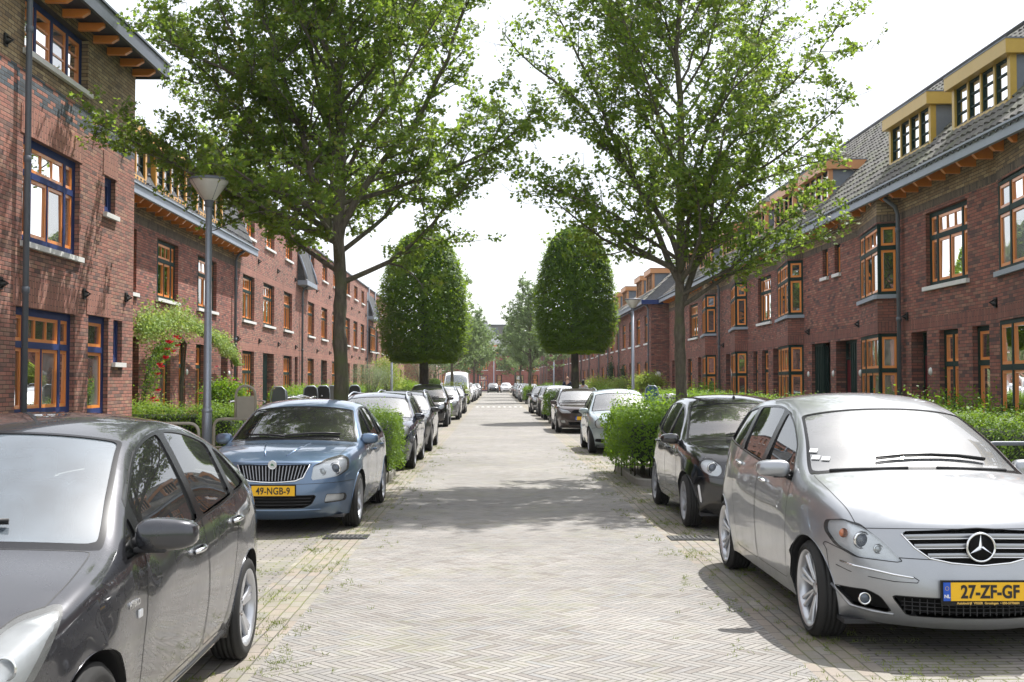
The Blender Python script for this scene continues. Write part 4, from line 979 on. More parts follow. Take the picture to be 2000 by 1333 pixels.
shrub('leafy_shrub', 'loose shrub with purple-tinged leaves behind the right street tree', 7.3, 41, .7, .9, .7, 2200, .07, 'hedge', 9, clumps=14)
shrub('leafy_shrub', 'pale flowering garden bush behind the walking man', 6.6, 72, 1.0, 1.0, .9, 2600, .10, 'lime', 10, clumps=16)
shrub('leafy_shrub', 'garden bush behind the black-haired walker', 7.0, 62, .8, 1.0, .8, 2200, .09, 'vine', 12, clumps=14)
shrub('leafy_shrub', 'spreading variegated bush rising over the hedge by the silver car', 7.0, 17.8, .8, .35, .95, 4200, .05, 'hedge', 13, clumps=22)
shrub('leafy_shrub', 'small reddish bush at the near end of the right hedge', 6.9, 15.5, .5, .3, .95, 2200, .045, 'hedge', 14, clumps=16)
shrub('leafy_shrub', 'low bright bush against the corner of the tall house', -7.5, 24.6, .7, .6, .6, 3000, .05, 'lime', 15, clumps=16)
shrub('willow_shrub', 'tall silvery tree-like willow beyond the left dome tree', -5.6, 92, 1.7, 3.6, 1.4, 6000, .13, 'willow', 16, tmpl_long, clumps=40, droop=.3)
# round topiary
def ball(x, y, z, r_, label, seed):
    rs = np.random.RandomState(seed); T = thing('topiary_bush', (x, y, 0), label, 'shrub'); n = 5000; d = rs.normal(0, 1, (n, 3)); d /= np.linalg.norm(d, axis=1)[:, None]
    leaves('foliage', M['boxleaf'], np.array([[x, y, z]]) + d * r_ * rs.uniform(.9, 1.03, (n, 1)) * np.array([[1, 1, .85]]), d, .06, tmpl_oval, T, rs, jit=.5)
    m = MB(); m.tube([V((x, y, 0)), V((x, y, z))], .05, 8); m.lathe(V((x, y, z)), (0, 0, 1), [(r_ * .86 * math.cos(R(a)), r_ * .73 * math.sin(R(a))) for a in range(-90, 91, 15)], 16); m.build('shaded_core', M['core'], T)
ball(-4.75, 91, 1.5, .5, 'round clipped topiary ball left of the white van', 4)
# climbers on the facades
def climber(name, label, path, n, size, mat, seed, spread=.3, fl=None, nf=0, tmpl=tmpl_oval):
    rs = np.random.RandomState(seed); rg = random.Random(seed); p0 = V(path[0]); T = thing(name, (p0.x, p0.y, 0), label, 'climber')
    m = MB(); P = []; Nn = []
    for k in range(3): m.tube([V(p) + V((rg.gauss(0, .04), rg.gauss(0, .06), rg.gauss(0, .05))) for p in path], [.022 - .004 * k] * len(path), 6)
    m.build('stems', M['bark'], T, recalc=False); pv = [V(p) for p in path]
    L = [(pv[i + 1] - pv[i]).length for i in range(len(pv) - 1)]; tot = sum(L)
    def samp(t):
        q = t * tot
        for i, l in enumerate(L):
            if q <= l: return pv[i].lerp(pv[i + 1], q / l)
            q -= l
        return pv[-1]
    for k in range(n):
        t = rg.random() ** .8; t = t if n < 9000 else (.30 + .70 * rg.random() if rg.random() < .985 else t); c = samp(t); s_ = spread * (.35 + .65 * math.sin(math.pi * min(1, t * .8 + .2)) + .3 * math.sin(t * 23)); P.append(c + V((abs(rg.gauss(.1, .10)) * (1 if p0.x < 0 else -1), rg.gauss(0, s_), rg.gauss(0, s_)))); Nn.append((.7 if p0.x < 0 else -.7, -.2, .5))
    leaves('foliage', M[mat], np.array(P), Nn, size, tmpl, T, rs, jit=.5, fold=.1)
    for k in range(nf): b = MB(); q = samp(rg.random()); blossom(b, q + V((.28, rg.gauss(0, spread * .8), rg.gauss(0, spread * .6))), .095); b.build('blossom', M[fl], T)
    return T
climber('grape_vine', 'pale green grape vine trained over the ground floor windows', [(-8.4, 31, .2), (-8.35, 30.8, 1.6), (-8.25, 30.6, 2.7), (-8.2, 28.9, 3.15), (-8.0, 25.6, 2.9), (-8.1, 29, 3.25), (-8.15, 31.5, 3.15), (-8.1, 33.6, 2.85), (-8.2, 35.6, 2.6), (-8.2, 36.3, 2.2)], 9200, .085, 'vine', 3, .19, tmpl=tmpl_star)
climber('climbing_rose', 'climbing rose with red blooms beside the mansard house door', [(-8.2, 26.9, .1), (-8.15, 26.8, 1.2), (-8.1, 26.9, 2.0), (-8.05, 27.6, 2.5), (-8.0, 28.3, 2.65)], 3000, .055, 'hedge', 4, .24, 'rose', 26)
climber('ivy_climber', 'dark ivy climbing the brick wall left of the pair of pipes', [(7.9, 77, .1), (7.9, 77.5, 1.5), (7.9, 77.2, 2.6)], 2600, .10, 'dark_ivy', 5, .6)
climber('ivy_climber', 'thin blue-green climber between two doors of the projecting house', [(7.9, 70, .1), (7.9, 70.4, 1.5), (7.9, 70.2, 2.4)], 1800, .09, 'dark_ivy', 6, .5)
# ---------------------------------------------------------------- grass in the paving joints
rs = np.random.RandomState(5); n = 9000
gx = np.where(rs.uniform(0, 1, n) < .5, -1.64, 2.07) + rs.normal(0, .30, n); gy = 4.2 + 26 * rs.uniform(0, 1, n) ** 1.3
cl = (np.sin(gx * 7 + gy * 2.3) + np.sin(gy * 5.1 - gx * 3) + rs.normal(0, .8, n)) > .75
gx, gy = gx[cl], gy[cl]; k = 7; P = np.repeat(np.stack([gx, gy, np.full(len(gx), .010)], 1), k, 0) + np.concatenate([rs.normal(0, .014, (len(gx) * k, 2)), np.zeros((len(gx) * k, 1))], 1)
nn = rs.normal(0, 1, (len(P), 3)); nn[:, 2] *= .25; up_ = rs.normal(0, .55, (len(P), 3)); up_[:, 2] = .9
tag(leaves('grass', M['blade'], P, nn, .030, [(-.07, 0), (.07, 0), (.0, 1)], None, rs, up=up_, jit=.1), kind='stuff')
P = np.stack([rs.uniform(2.3, 4.2, 5000), 4.3 + 3.3 * rs.uniform(0, 1, 5000), np.full(5000, .004)], 1); kk = (np.sin(P[:, 0] * 9 + P[:, 1] * 2) + np.sin(P[:, 1] * 11) + rs.normal(0, .6, 5000)) > 1.1; P = P[kk]
nn = rs.normal(0, 1, (len(P), 3)); nn[:, 2] *= .25; up_ = rs.normal(0, .5, (len(P), 3)); up_[:, 2] = .9
tag(leaves('grass', M['blade'], P, nn, .03, [(-.05, 0), (.05, 0), (.0, 1)], None, rs, up=up_, jit=.1), kind='stuff')
# ================================================================ cars
def paint(name, c, metal=.55, rough=.32, coat=1.0):
    t = NT(name); g = t.n('NewGeometry'); pos = t.n('TexCoord').outputs['Object']
    fl = t.white(t.m('FLOOR', t.m('MULTIPLY', t.n('SeparateXYZ', Vector=pos).outputs[0], 900.0)), t.m('FLOOR', t.m('MULTIPLY', t.n('SeparateXYZ', Vector=pos).outputs[1], 900.0)), t.n('SeparateXYZ', Vector=pos).outputs[2])
    cc = t.mixc(t.m('MULTIPLY', fl, .35), c, tuple(min(1, q * 1.5 + .01) for q in c))
    dirt = t.ramp(t.noise(pos, 3.5, 6, .7), [(.45, (0, 0, 0)), (.75, (1, 1, 1))])
    rr = t.m('ADD', rough, t.m('MULTIPLY', dirt, .12))
    low = t.n('MapRange', Value=t.n('SeparateXYZ', Vector=pos).outputs[2], From_Min=.55, From_Max=.15).outputs[0]
    cc = t.mixc(t.m('MULTIPLY', t.m('ADD', t.m('MULTIPLY', low, .30), .02), dirt), cc, (.20, .185, .16))
    b = t.bsdf(Base=cc, Metallic=metal, Roughness=rr, Coat=coat, CoatRough=t.m('MULTIPLY', dirt, .05), CoatIOR=1.5)
    k = t.bsdf(Base=(.02, .02, .02), Roughness=.9)
    mx = t.n('MixShader', Fac=g.outputs['Backfacing']); t.t.links.new(b, mx.inputs[1]); t.t.links.new(k, mx.inputs[2]); return t.done(mx.outputs[0])
def car_glass(name, tint, dust_glare, ior=2.1, dcol=(.75, .77, .78)):
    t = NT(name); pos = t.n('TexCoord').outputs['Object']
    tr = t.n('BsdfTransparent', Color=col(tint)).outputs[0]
    df = t.n('BsdfDiffuse', Color=col(dcol)).outputs[0]  # pale film: some dust, plus sky and sun glare put into the colour
    f = t.m('MULTIPLY', t.ramp(t.noise(pos, 2.2, 5, .65), [(.3, (.55, .55, .55)), (.75, (1.3, 1.3, 1.3))]), dust_glare)
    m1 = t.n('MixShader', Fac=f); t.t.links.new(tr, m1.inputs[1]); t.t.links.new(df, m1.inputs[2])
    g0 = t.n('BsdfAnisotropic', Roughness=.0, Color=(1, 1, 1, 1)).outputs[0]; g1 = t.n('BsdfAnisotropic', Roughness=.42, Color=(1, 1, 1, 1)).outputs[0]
    mg = t.n('MixShader', Fac=min(.45, dust_glare * 2.0)); t.t.links.new(g0, mg.inputs[1]); t.t.links.new(g1, mg.inputs[2]); gl = mg.outputs[0]
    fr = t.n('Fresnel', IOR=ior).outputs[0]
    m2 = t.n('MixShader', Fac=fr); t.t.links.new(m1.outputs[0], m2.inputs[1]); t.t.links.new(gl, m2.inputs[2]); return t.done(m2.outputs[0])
M['trim'] = plain('black_rubber_trim', (.012, .012, .013), .5, var=.2); M['plastic'] = plain('dark_grey_plastic', (.028, .028, .030), .6, var=.2, scale=20)
M['chrome'] = plain('chrome', (.78, .79, .80), .10, 1.0, var=.03); M['alloy'] = plain('silver_alloy', (.50, .51, .53), .32, .7, var=.08, Coat=.5)
M['hub'] = plain('grey_wheel_cover', (.34, .35, .37), .4, .3, var=.08); M['brake'] = plain('brake_steel', (.20, .17, .15), .45, .8, var=.3)
def tyre_mat():
    t = NT('tyre_rubber'); pos = t.n('TexCoord').outputs['Object']; f = t.noise(pos, 18, 4, .6)
    return t.done(t.bsdf(Base=t.mixc(f, (.008, .008, .008), (.022, .021, .019)), Roughness=.8, Normal=t.bump(f, .3, .004)))
M['tyre'] = tyre_mat()
M['gl_wind'] = car_glass('windscreen_glass_dust_glare', (.62, .70, .68), .16, 2.4); M['gl_clear'] = car_glass('windscreen_glass_clean', (.50, .60, .57), .015, 2.3)
M['gl_hazy'] = car_glass('windscreen_glass_glare', (.66, .74, .74), .12, 2.5, (.85, .88, .90)); M['gl_grey'] = car_glass('windscreen_glass_greyish', (.60, .72, .78), .15, 2.3, (.50, .64, .76))  # film colours carry painted glare; the bluish one a sky reflection
M['gl_side'] = car_glass('side_window_glass', (.28, .34, .33), .02, 2.0); M['lens'] = car_glass('headlight_lens', (.93, .95, .96), .05, 1.45)
M['lensold'] = car_glass('dull_headlight_lens', (.90, .92, .92), .16, 1.5, (.8, .82, .8))
def refl_mat():
    t = NT('headlight_reflector'); pos = t.n('TexCoord').outputs['Object']; v = t.n('TexVoronoi', Vector=pos, Scale=30.0).outputs['Distance']
    return t.done(t.bsdf(Base=(.90, .91, .92), Metallic=.1, Roughness=.25, Coat=1.0, Normal=t.bump(v, .22, .01)))
M['refl'] = refl_mat(); M['amberlens'] = plain('orange_indicator_lens', (.45, .14, .05), .25, Coat=1.0)
M['redlens'] = plain('red_rear_lens', (.35, .01, .01), .2, Coat=1.0); M['seat'] = plain('grey_seat_fabric', (.06, .06, .065), .9, scale=30); M['seat_l'] = plain('pale_seat_fabric', (.16, .165, .17), .9, scale=30)
M['plate_y'] = plain('yellow_plate', (.80, .45, .01), .4, var=.05); M['plate_b'] = plain('blue_plate_band', (.01, .08, .45), .4); M['ink'] = plain('black_plate_ink', (.01, .01, .012), .5)
M['white_ink'] = plain('white_lettering', (.8, .8, .8), .5); M['gold_ink'] = plain('gold_lettering', (.65, .42, .10), .5)
M['void'] = plain('black_grille_plastic', (.006, .006, .006), .7, Specular=.15)
M['black_gloss'] = plain('gloss_black_plastic', (.006, .006, .007), .25, Specular=.35); M['dark_glass'] = plain('dark_headlining', (.02, .02, .02), .9)

def crom(keys, step):
    """Catmull-Rom through tuples; returns samples and float key index"""
    K = [np.array(k, float) for k in keys]; out = []; ss = []
    for i in range(len(K) - 1):
        p0 = K[i - 1] if i else 2 * K[0] - K[1]; p1, p2 = K[i], K[i + 1]; p3 = K[i + 2] if i < len(K) - 2 else 2 * K[-1] - K[-2]
        L = max(np.linalg.norm((p2 - p1)[:2]), np.linalg.norm((p2 - p1)[2:4]) if len(p1) > 3 else 0); n = max(1, int(round(L / step)))
        d1, d2 = np.linalg.norm(p1 - p0) + 1e-6, np.linalg.norm(p2 - p1) + 1e-6; d3 = np.linalg.norm(p3 - p2) + 1e-6
        m1 = ((p1 - p0) / d1 * d2 + (p2 - p1) / d2 * d1) / (d1 + d2) * d2; m2 = ((p2 - p1) / d2 * d3 + (p3 - p2) / d3 * d2) / (d2 + d3) * d2
        for k in range(n):
            t = k / n; h = (2 * t ** 3 - 3 * t ** 2 + 1) * p1 + (t ** 3 - 2 * t ** 2 + t) * m1 + (-2 * t ** 3 + 3 * t ** 2) * p2 + (t ** 3 - t ** 2) * m2
            out.append(h); ss.append(i + t)
    out.append(K[-1]); ss.append(len(K) - 1.0); return out, ss
def resample(pts, ss, n):
    L = [0]
    for a, b in zip(pts, pts[1:]): L.append(L[-1] + max(1e-5, np.linalg.norm((b - a)[2:4])))
    q = np.linspace(0, L[-1], n); A = np.array(pts); return [np.array([np.interp(t, L, A[:, k]) for k in range(A.shape[1])]) for t in q], list(np.interp(q, L, ss))
smax = lambda *a, k=.02: k * np.log(sum(np.exp(np.clip(v / k, -60, 60)) for v in a))
def poly_f(poly, k=.0):
    """signed distance (negative inside) to polygon with corners rounded by k"""
    P_ = np.array(poly, float)
    if k:
        Q = []
        n = len(P_)
        for i in range(n):
            a, b, c = P_[i - 1], P_[i], P_[(i + 1) % n]; la, lc = np.linalg.norm(a - b), np.linalg.norm(c - b); r_ = min(k, la * .45, lc * .45)
            s_, e_ = b + (a - b) / la * r_, b + (c - b) / lc * r_
            for t in (0, .25, .5, .75, 1): Q.append((1 - t) ** 2 * s_ + 2 * t * (1 - t) * b + t * t * e_)
        P_ = np.array(Q)
    def f(x, y):
        x = np.asarray(x, float); y = np.asarray(y, float); d = np.full(x.shape, 1e9); ins = np.zeros(x.shape, bool); n = len(P_)
        for i in range(n):
            a, b = P_[i], P_[(i + 1) % n]; e = b - a; w0, w1 = x - a[0], y - a[1]; t = np.clip((w0 * e[0] + w1 * e[1]) / (e @ e + 1e-12), 0, 1)
            d = np.minimum(d, (w0 - e[0] * t) ** 2 + (w1 - e[1] * t) ** 2)
            c = (a[1] > y) != (b[1] > y); xi = (b[0] - a[0]) * (y - a[1]) / (b[1] - a[1] + 1e-12) + a[0]; ins ^= c & (x < xi)
        return np.where(ins, -1, 1) * np.sqrt(d)
    return f
class Body:
    def __init__(s, C, level=2):
        s.C = C; K = C['keys']; iF, iR = C['iF'], C['iR']; W2 = C['W2']
        pl = np.array(C['plan']); s.plan = lambda y: np.interp(y, pl[:, 0], pl[:, 1]); bl = np.array(C['belt']); s.belt = lambda y: np.interp(y, bl[:, 0], bl[:, 1])
        # smooth plan via spline samples
        pp, _ = crom([tuple(p) for p in C['plan']], .05); pp = np.array(pp); s.plan = lambda y: np.interp(y, pp[:, 0], pp[:, 1])
        gp, _ = crom([tuple(p) for p in C['green']], .05); gp = np.array(gp); s.green = lambda y: np.interp(y, gp[:, 0], gp[:, 1])
        step = C.get('step', .10)
        fr_, fs = crom(K[:iF + 1], step); tp, ts = crom(K[iF:iR + 1], step); re, rs_ = crom(K[iR:], step)
        ts = [v + iF for v in ts]; rs_ = [v + iR for v in rs_]; n = C.get('nz', 9)
        fr_, fs = resample(fr_, fs, n); re, rs_ = resample(re, rs_, n)
        st = fr_[:-1] + tp + re[1:]; sp = fs[:-1] + ts + rs_[1:]
        for q in st[n - 1:n - 1 + len(tp)]: pass
        s.rail_y = np.array([q[2] for q in tp]); s.rail_z = np.array([q[3] for q in tp]); s.rail = lambda y: np.interp(y, s.rail_y, s.rail_z)
        us = [0, .17, .34, .5, .65, .78, .90, 1.0]; us = [-u for u in us[:0:-1]] + us
        bm = bmesh.new(); lu = bm.verts.layers.float.new('u'); ls = bm.verts.layers.float.new('s'); grid = []
        for q, sv in zip(st, sp):
            row = []
            xr = float(s.X(q[2], q[3]))
            for u in us:
                a = abs(u); v = bm.verts.new((xr * u, q[0] + (q[2] - q[0]) * a ** 2.2, q[1] + (q[3] - q[1]) * a ** 2.4)); v[lu] = u; v[ls] = sv; row.append(v)
            grid.append(row)
        for i in range(len(grid) - 1):
            for j in range(len(us) - 1):
                f = bm.faces.new((grid[i][j], grid[i][j + 1], grid[i + 1][j + 1], grid[i + 1][j])); f.material_index = 0
        nt_ = len(tp)
        for sgn, jc in ((-1, 0), (1, len(us) - 1)):
            F = [(q[2], q[3]) for q in fr_]; T = [(q[2], q[3]) for q in tp]; Rr = [(q[2], q[3]) for q in re][::-1]
            b0, b1 = np.array(F[0]), np.array(Rr[0]); G = [[None] * n for _ in range(nt_)]
            L = np.linspace(0, 1, nt_); Ty = np.array([t[0] for t in T]); sT = (Ty - Ty[0]) / (Ty[-1] - Ty[0])
            for i in range(nt_):
                si = sT[i]; B = b0 + (b1 - b0) * si + np.array([0, C.get('rocker', 0) * math.sin(math.pi * si)])
                for k in range(n):
                    t = k / (n - 1)
                    if i == 0: G[i][k] = grid[k][jc]; continue
                    if i == nt_ - 1: G[i][k] = grid[len(grid) - 1 - k][jc]; continue
                    if k == n - 1: G[i][k] = grid[n - 1 + i][jc]; continue
                    P_ = (1 - t) * B + t * np.array(T[i]) + (1 - si) * np.array(F[k]) + si * np.array(Rr[k]) - ((1 - si) * (1 - t) * b0 + si * (1 - t) * b1 + (1 - si) * t * np.array(T[0]) + si * t * np.array(T[-1]))
                    v = bm.verts.new((sgn * float(s.X(P_[0], P_[1])), P_[0], P_[1])); v[lu] = sgn; v[ls] = -1; G[i][k] = v
            for i in range(nt_ - 1):
                for k in range(n - 1):
                    vs = (G[i][k], G[i + 1][k], G[i + 1][k + 1], G[i][k + 1]); f = bm.faces.new(vs if sgn > 0 else vs[::-1]); f.material_index = 1
        bmesh.ops.recalc_face_normals(bm, faces=bm.faces)
        me = bpy.data.meshes.new('tmp'); bm.to_mesh(me); bm.free(); o = bpy.data.objects.new('tmp', me); S.collection.objects.link(o)
        md = o.modifiers.new('s', 'SUBSURF'); md.levels = level; md.render_levels = level
        dg = bpy.context.evaluated_depsgraph_get(); m2 = bpy.data.meshes.new_from_object(o.evaluated_get(dg)); bpy.data.objects.remove(o); bpy.data.meshes.remove(me)
        s.bm = bmesh.new(); s.bm.from_mesh(m2); bpy.data.meshes.remove(m2)
        # orientation: roof must face up
        top = max(s.bm.faces, key=lambda f: f.calc_center_median().z)
        if top.normal.z < 0: bmesh.ops.reverse_faces(s.bm, faces=s.bm.faces)
        s.lu = s.bm.verts.layers.float['u']; s.ls = s.bm.verts.layers.float['s']
        s.bvh = BVHTree.FromBMesh(s.bm); s.reg = s.bm.faces.layers.int.new('reg')
    def X(s, y, z):
        C = s.C; p = s.plan(y); zb = s.belt(y); zm = C.get('zm', .60)
        lo = np.clip((zm - z) / .40, 0, 1.2); hi = np.clip((np.minimum(z, zb) - zm) / .38, 0, 1.3)
        x = p - C.get('sill', .055) * lo ** 1.8 - C.get('shoulder', .035) * hi ** 2
        dz = np.maximum(0, z - zb); x = x - C.get('ledge', .022) * (1 - np.exp(-dz / .03)) - s.green(y) * dz - C.get('curv', .28) * dz ** 2
        for (cy, cr) in C['axles']:
            r_ = np.hypot(y - cy, z - C['R']) - C['arch']; x = x + C.get('flare', .014) * np.exp(-(np.maximum(r_, -.03) / .05) ** 2) * (r_ > -.12)
        for (pts, amp) in C.get('lines', []):
            q = np.array(pts); zl = np.interp(y, q[:, 0], q[:, 1]); x = x + amp * np.exp(-((z - zl) / .05) ** 2) * (y > q[0, 0] - .05) * (y < q[-1, 0] + .05)
        return x
    def X2(s, y, z):
        C = s.C; dz = z - s.belt(y); return s.plan(y) - C.get('shoulder', .035) * np.clip((s.belt(y) - C.get('zm', .60)) / .38, 0, 1.3) ** 2 - C.get('ledge', .022) - s.green(y) * dz - C.get('curv', .28) * dz ** 2
    def coords(s):
        n = len(s.bm.verts); co = np.empty((n, 3)); u = np.empty(n); q = np.empty(n)
        for i, v in enumerate(s.bm.verts): co[i] = v.co; u[i] = v[s.lu]; q[i] = v[s.ls]
        return co, u, q
    def cut(s, rid, f, filt):
        """f(co,u,s)->values, negative inside; filt(center, mat index, normal)"""
        bm = s.bm; bm.verts.index_update(); co, u, q = s.coords(); val = f(co, u, q); val[np.abs(val) < 1e-4] = 0
        fs = [fc for fc in bm.faces if fc[s.reg] == 0 and filt(fc.calc_center_median(), fc.material_index, fc.normal)]
        es = {e for fc in fs for e in fc.edges}; on = {}
        cr_ = [(e, val[e.verts[0].index], val[e.verts[1].index]) for e in es]
        for fc in fs:
            for v in fc.verts:
                if val[v.index] == 0: on[v] = 1
        vv = {v: val[v.index] for fc in fs for v in fc.verts}
        for e, a, b in cr_:
            if a * b < 0:
                _, nv = bmesh.utils.edge_split(e, e.verts[0], a / (a - b)); on[nv] = 1; vv[nv] = 0
        for fc in fs:
            o = [v for v in fc.verts if v in on]
            if len(o) == 2:
                vs = list(fc.verts); d = abs(vs.index(o[0]) - vs.index(o[1]))
                if d not in (1, len(vs) - 1):
                    try: bmesh.utils.face_split(fc, o[0], o[1])
                    except ValueError: pass
        bm.verts.index_update(); co, u, q = s.coords(); val = f(co, u, q); cnt = 0
        for fc in bm.faces:
            if fc[s.reg] == 0 and filt(fc.calc_center_median(), fc.material_index, fc.normal):
                if sum(val[v.index] for v in fc.verts) / len(fc.verts) < 0 and max(val[v.index] for v in fc.verts) < .012: fc[s.reg] = rid; cnt += 1
        return cnt
    def ray(s, o, d):
        h = s.bvh.ray_cast(V(o), V(d)); return h[0], h[1]
    def side(s, y, z, sg=1):
        p, n = s.ray((sg * 3, y, z), (-sg, 0, 0)); return (p, n) if p else (V((sg * float(s.X(y, z)), y, z)), V((sg, 0, 0)))
    def front(s, x, z):
        p, n = s.ray((x, -3, z), (0, 1, 0)); return (p, n) if p else (V((x, 0, z)), V((0, -1, 0)))
    def top(s, x, y):
        p, n = s.ray((x, y, 4), (0, 0, -1)); return (p, n) if p else (V((x, y, 1)), V((0, 0, 1)))
    def finish(s, regions, root, paint_m, gaps=()):
        """regions: rid -> dict(name, mat, inset, side(None/True), parent key)"""
        bm = s.bm; bm.normal_update(); nrm = {v: v.normal.copy() for v in bm.verts}; lists = {}
        for fc in bm.faces:
            r_ = fc[s.reg]; k = (r_, 0)
            if r_ and regions[r_].get('split'): k = (r_, 1 if fc.calc_center_median().x > 0 else -1)
            lists.setdefault(k, []).append(fc)
        objs = {}
        def emit(name, faces, mat, inset, parent, extra=None, flat=False):
            idx = {}; vs = []; ns = []; fl = []; mi = []; sw_ = name == 'side_window'
            for fc in faces:
                f_ = []
                for v in fc.verts:
                    if v not in idx:
                        idx[v] = len(vs)
                        if sw_:
                            sg_ = 1 if v.co.x > 0 else -1; y_, z_ = v.co.y, v.co.z; e_ = .06; f_1 = lambda a, b: float(s.X2(a, b))
                            x_ = f_1(y_, z_); n_ = V((sg_, -(f_1(y_ + e_ * 4, z_) - f_1(y_ - e_ * 4, z_)) / (8 * e_), -(f_1(y_, z_ + e_) - f_1(y_, z_ - e_)) / (2 * e_))).normalized()
                            vs.append(V((sg_ * min(x_ - inset, abs(v.co.x) - .004), y_, z_))); ns.append(n_)
                        else: vs.append(v.co - nrm[v] * inset); ns.append(nrm[v])
                    f_.append(idx[v])
                fl.append(f_); mi.append(0)
            if extra:
                for quad, qn in extra:
                    b = len(vs); vs += quad; ns += qn; fl.append([b + i for i in range(len(quad))]); mi.append(1)
            me = bpy.data.meshes.new(name); me.from_pydata([tuple(v) for v in vs], [], fl)
            for m_ in (mat if isinstance(mat, list) else [mat]): me.materials.append(m_)
            me.polygons.foreach_set('material_index', mi); me.polygons.foreach_set('use_smooth', [True] * len(fl)); me.update()
            me.normals_split_custom_set_from_vertices([tuple(n) for n in ns]); return link(name, me, parent)
        body_extra = []
        for e in bm.edges:
            if len(e.link_faces) != 2: continue
            a, b = e.link_faces; ra, rb = a[s.reg], b[s.reg]
            if ra == rb: continue
            v0, v1 = e.verts; n0, n1 = nrm[v0], nrm[v1]
            ins = max(regions[ra].get('inset', 0) if ra else 0, regions[rb].get('inset', 0) if rb else 0)
            if ins > 0:
                c = a if (ra and regions[ra].get('inset', 0) == ins) else b; cc = c.calc_center_median()
                q = [v0.co, v1.co, v1.co - n1 * ins, v0.co - n0 * ins]; sn = (cc - (v0.co + v1.co) / 2); sn = (sn - n0 * sn.dot(n0)).normalized()
                body_extra.append((q, [sn] * 4))
            if (ra in gaps) or (rb in gaps) :
                t = (v1.co - v0.co).cross(n0).normalized() * .0028; o = n0 * .0009; body_extra.append(([v0.co + t + o, v1.co + t + o, v1.co - t + o, v0.co - t + o], [n0, n1, n1, n0]))
        objs[0] = emit('body', lists.get((0, 0), []), [paint_m, M['trim']], 0, root, body_extra)
        for (r_, sg), faces in sorted(lists.items(), key=lambda q: regions[q[0][0]].get('order', 0) if q[0][0] else -1):
            if r_ == 0 or regions[r_].get('drop'): continue
            g = regions[r_]; par = objs.get((g['under'], sg), objs.get(g['under'], root)) if g.get('under') is not None else root
            o = emit(g['name'], faces, g.get('mat') or paint_m, g.get('inset', 0) if not g.get('keep') else 0, par); objs[(r_, sg)] = o; objs[r_] = o
            if g.get('light'): # reflector bowl behind the lens
                q = emit('reflector', faces, M['refl'], min(.03, g.get('deep', .045)), o)
        return objs
def wheel(root, x, y, R_, wd, style, sg):
    W = bpy.data.objects.new('wheel', None); S.collection.objects.link(W); W.parent = root; W.location = (x, y, R_)
    off = off_of(W); rr = R_ * style.get('rim', .70); ax = V((sg, 0, 0)); c = off
    m = MB(); h = wd / 2
    prof = [(rr - .005, -h * .86), (rr + .012, -h * .95), (R_ - .045, -h), (R_ - .018, -h * .90), (R_ - .004, -h * .72)]
    for k in range(-2, 3):
        z = k * h * .30; prof += [(R_, z - h * .10), (R_, z + h * .10)]
        if k < 2: prof += [(R_ - .007, z + h * .12), (R_ - .007, z + h * .18)]
    prof += [(R_ - .004, h * .72), (R_ - .018, h * .90), (R_ - .045, h), (rr + .035, h * .99), (rr + .012, h * .95), (rr - .005, h * .86)]
    m.lathe(c, ax, prof, 48); m.build('tyre', M['tyre'], W)
    m = MB(); dish = style.get('dish', .035)
    m.lathe(c, ax, [(rr, -h * .8), (rr - .02, -h * .4), (rr - .025, h * .5), (rr - .012, h * .84), (rr + .004, h * .92), (rr + .010, h * .95), (rr + .006, h * .80)], 48)
    n = style['n']; w0, w1 = style['w']; zt = h * .72
    e, g = V((0, 1, 0)), V((0, 0, 1)); hubr = .060
    def spoke(a, wa, wb, r0, r1):
        d = e * math.cos(a) + g * math.sin(a); t = ax.cross(d); vs = []
        for (r_, hw, ao, th) in ((r0, wa, zt - dish, .03), ((r0 + r1) / 2, (wa + wb) / 2 * .92, zt - dish * .35, .028), (r1, wb, zt + .004, .02)):
            p = c + d * r_
            for (q, o) in ((-1, -th), (-1, -.008), (-.65, 0), (.65, 0), (1, -.008), (1, -th)): vs.append(p + t * hw * q + ax * (ao + o))
        fs = [(i * 6 + k, i * 6 + (k + 1) % 6, (i + 1) * 6 + (k + 1) % 6, (i + 1) * 6 + k) for i in range(2) for k in range(6)]; m.add(vs, fs, False)
    for k in range(n):
        a = 2 * math.pi * k / n + .3
        if style.get('twin'):
            for q in (-1, 1):
                d = style['twin'] * q; d0 = e * math.cos(a + d) + g * math.sin(a + d); spoke(a + d * .75, w0 * .7, w1 * .7, hubr * .8, rr - .012)
        else: spoke(a, w0, w1, hubr * .7, rr - .012)
    m.lathe(c, ax, [(.001, zt - dish + .004), (.028, zt - dish + .004), (.032, zt - dish), (.045, zt - dish - .002), (.075, zt - dish - .012), (.078, zt - dish - .04)], 24)
    m.build('rim', M[style.get('mat', 'alloy')], W)
    m = MB(); m.lathe(c, ax, [(.001, h * .1), (.14, h * .1), (.142, h * .0), (.001, h * .0)], 28); m.build('brake_disc', M['brake'], W)
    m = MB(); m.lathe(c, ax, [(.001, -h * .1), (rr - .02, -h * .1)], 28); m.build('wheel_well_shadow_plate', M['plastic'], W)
    m = MB()
    for k in range(5): a = 2 * math.pi * k / 5; q = c + (e * math.cos(a) + g * math.sin(a)) * .052 + ax * (zt - dish); m.lathe(q, ax, [(.001, .004), (.007, .004), (.008, -.006)], 8)
    m.build('wheel_bolts', M['brake'], W)
    return W
def seat(root, x, y, z, mat='seat', w_=.46):
    m = MB(); m.obox((x, y - .05, z), (w_, .48, .16), bev=.05); M_ = Matrix.Rotation(R(-14), 3, 'X'); m.obox((x, y + .24, z + .32), (w_, .14, .62), M_, bev=.05); m.obox((x, y + .33, z + .72), (.24, .10, .18), M_, bev=.04)
    m.build('seat', M[mat], root)
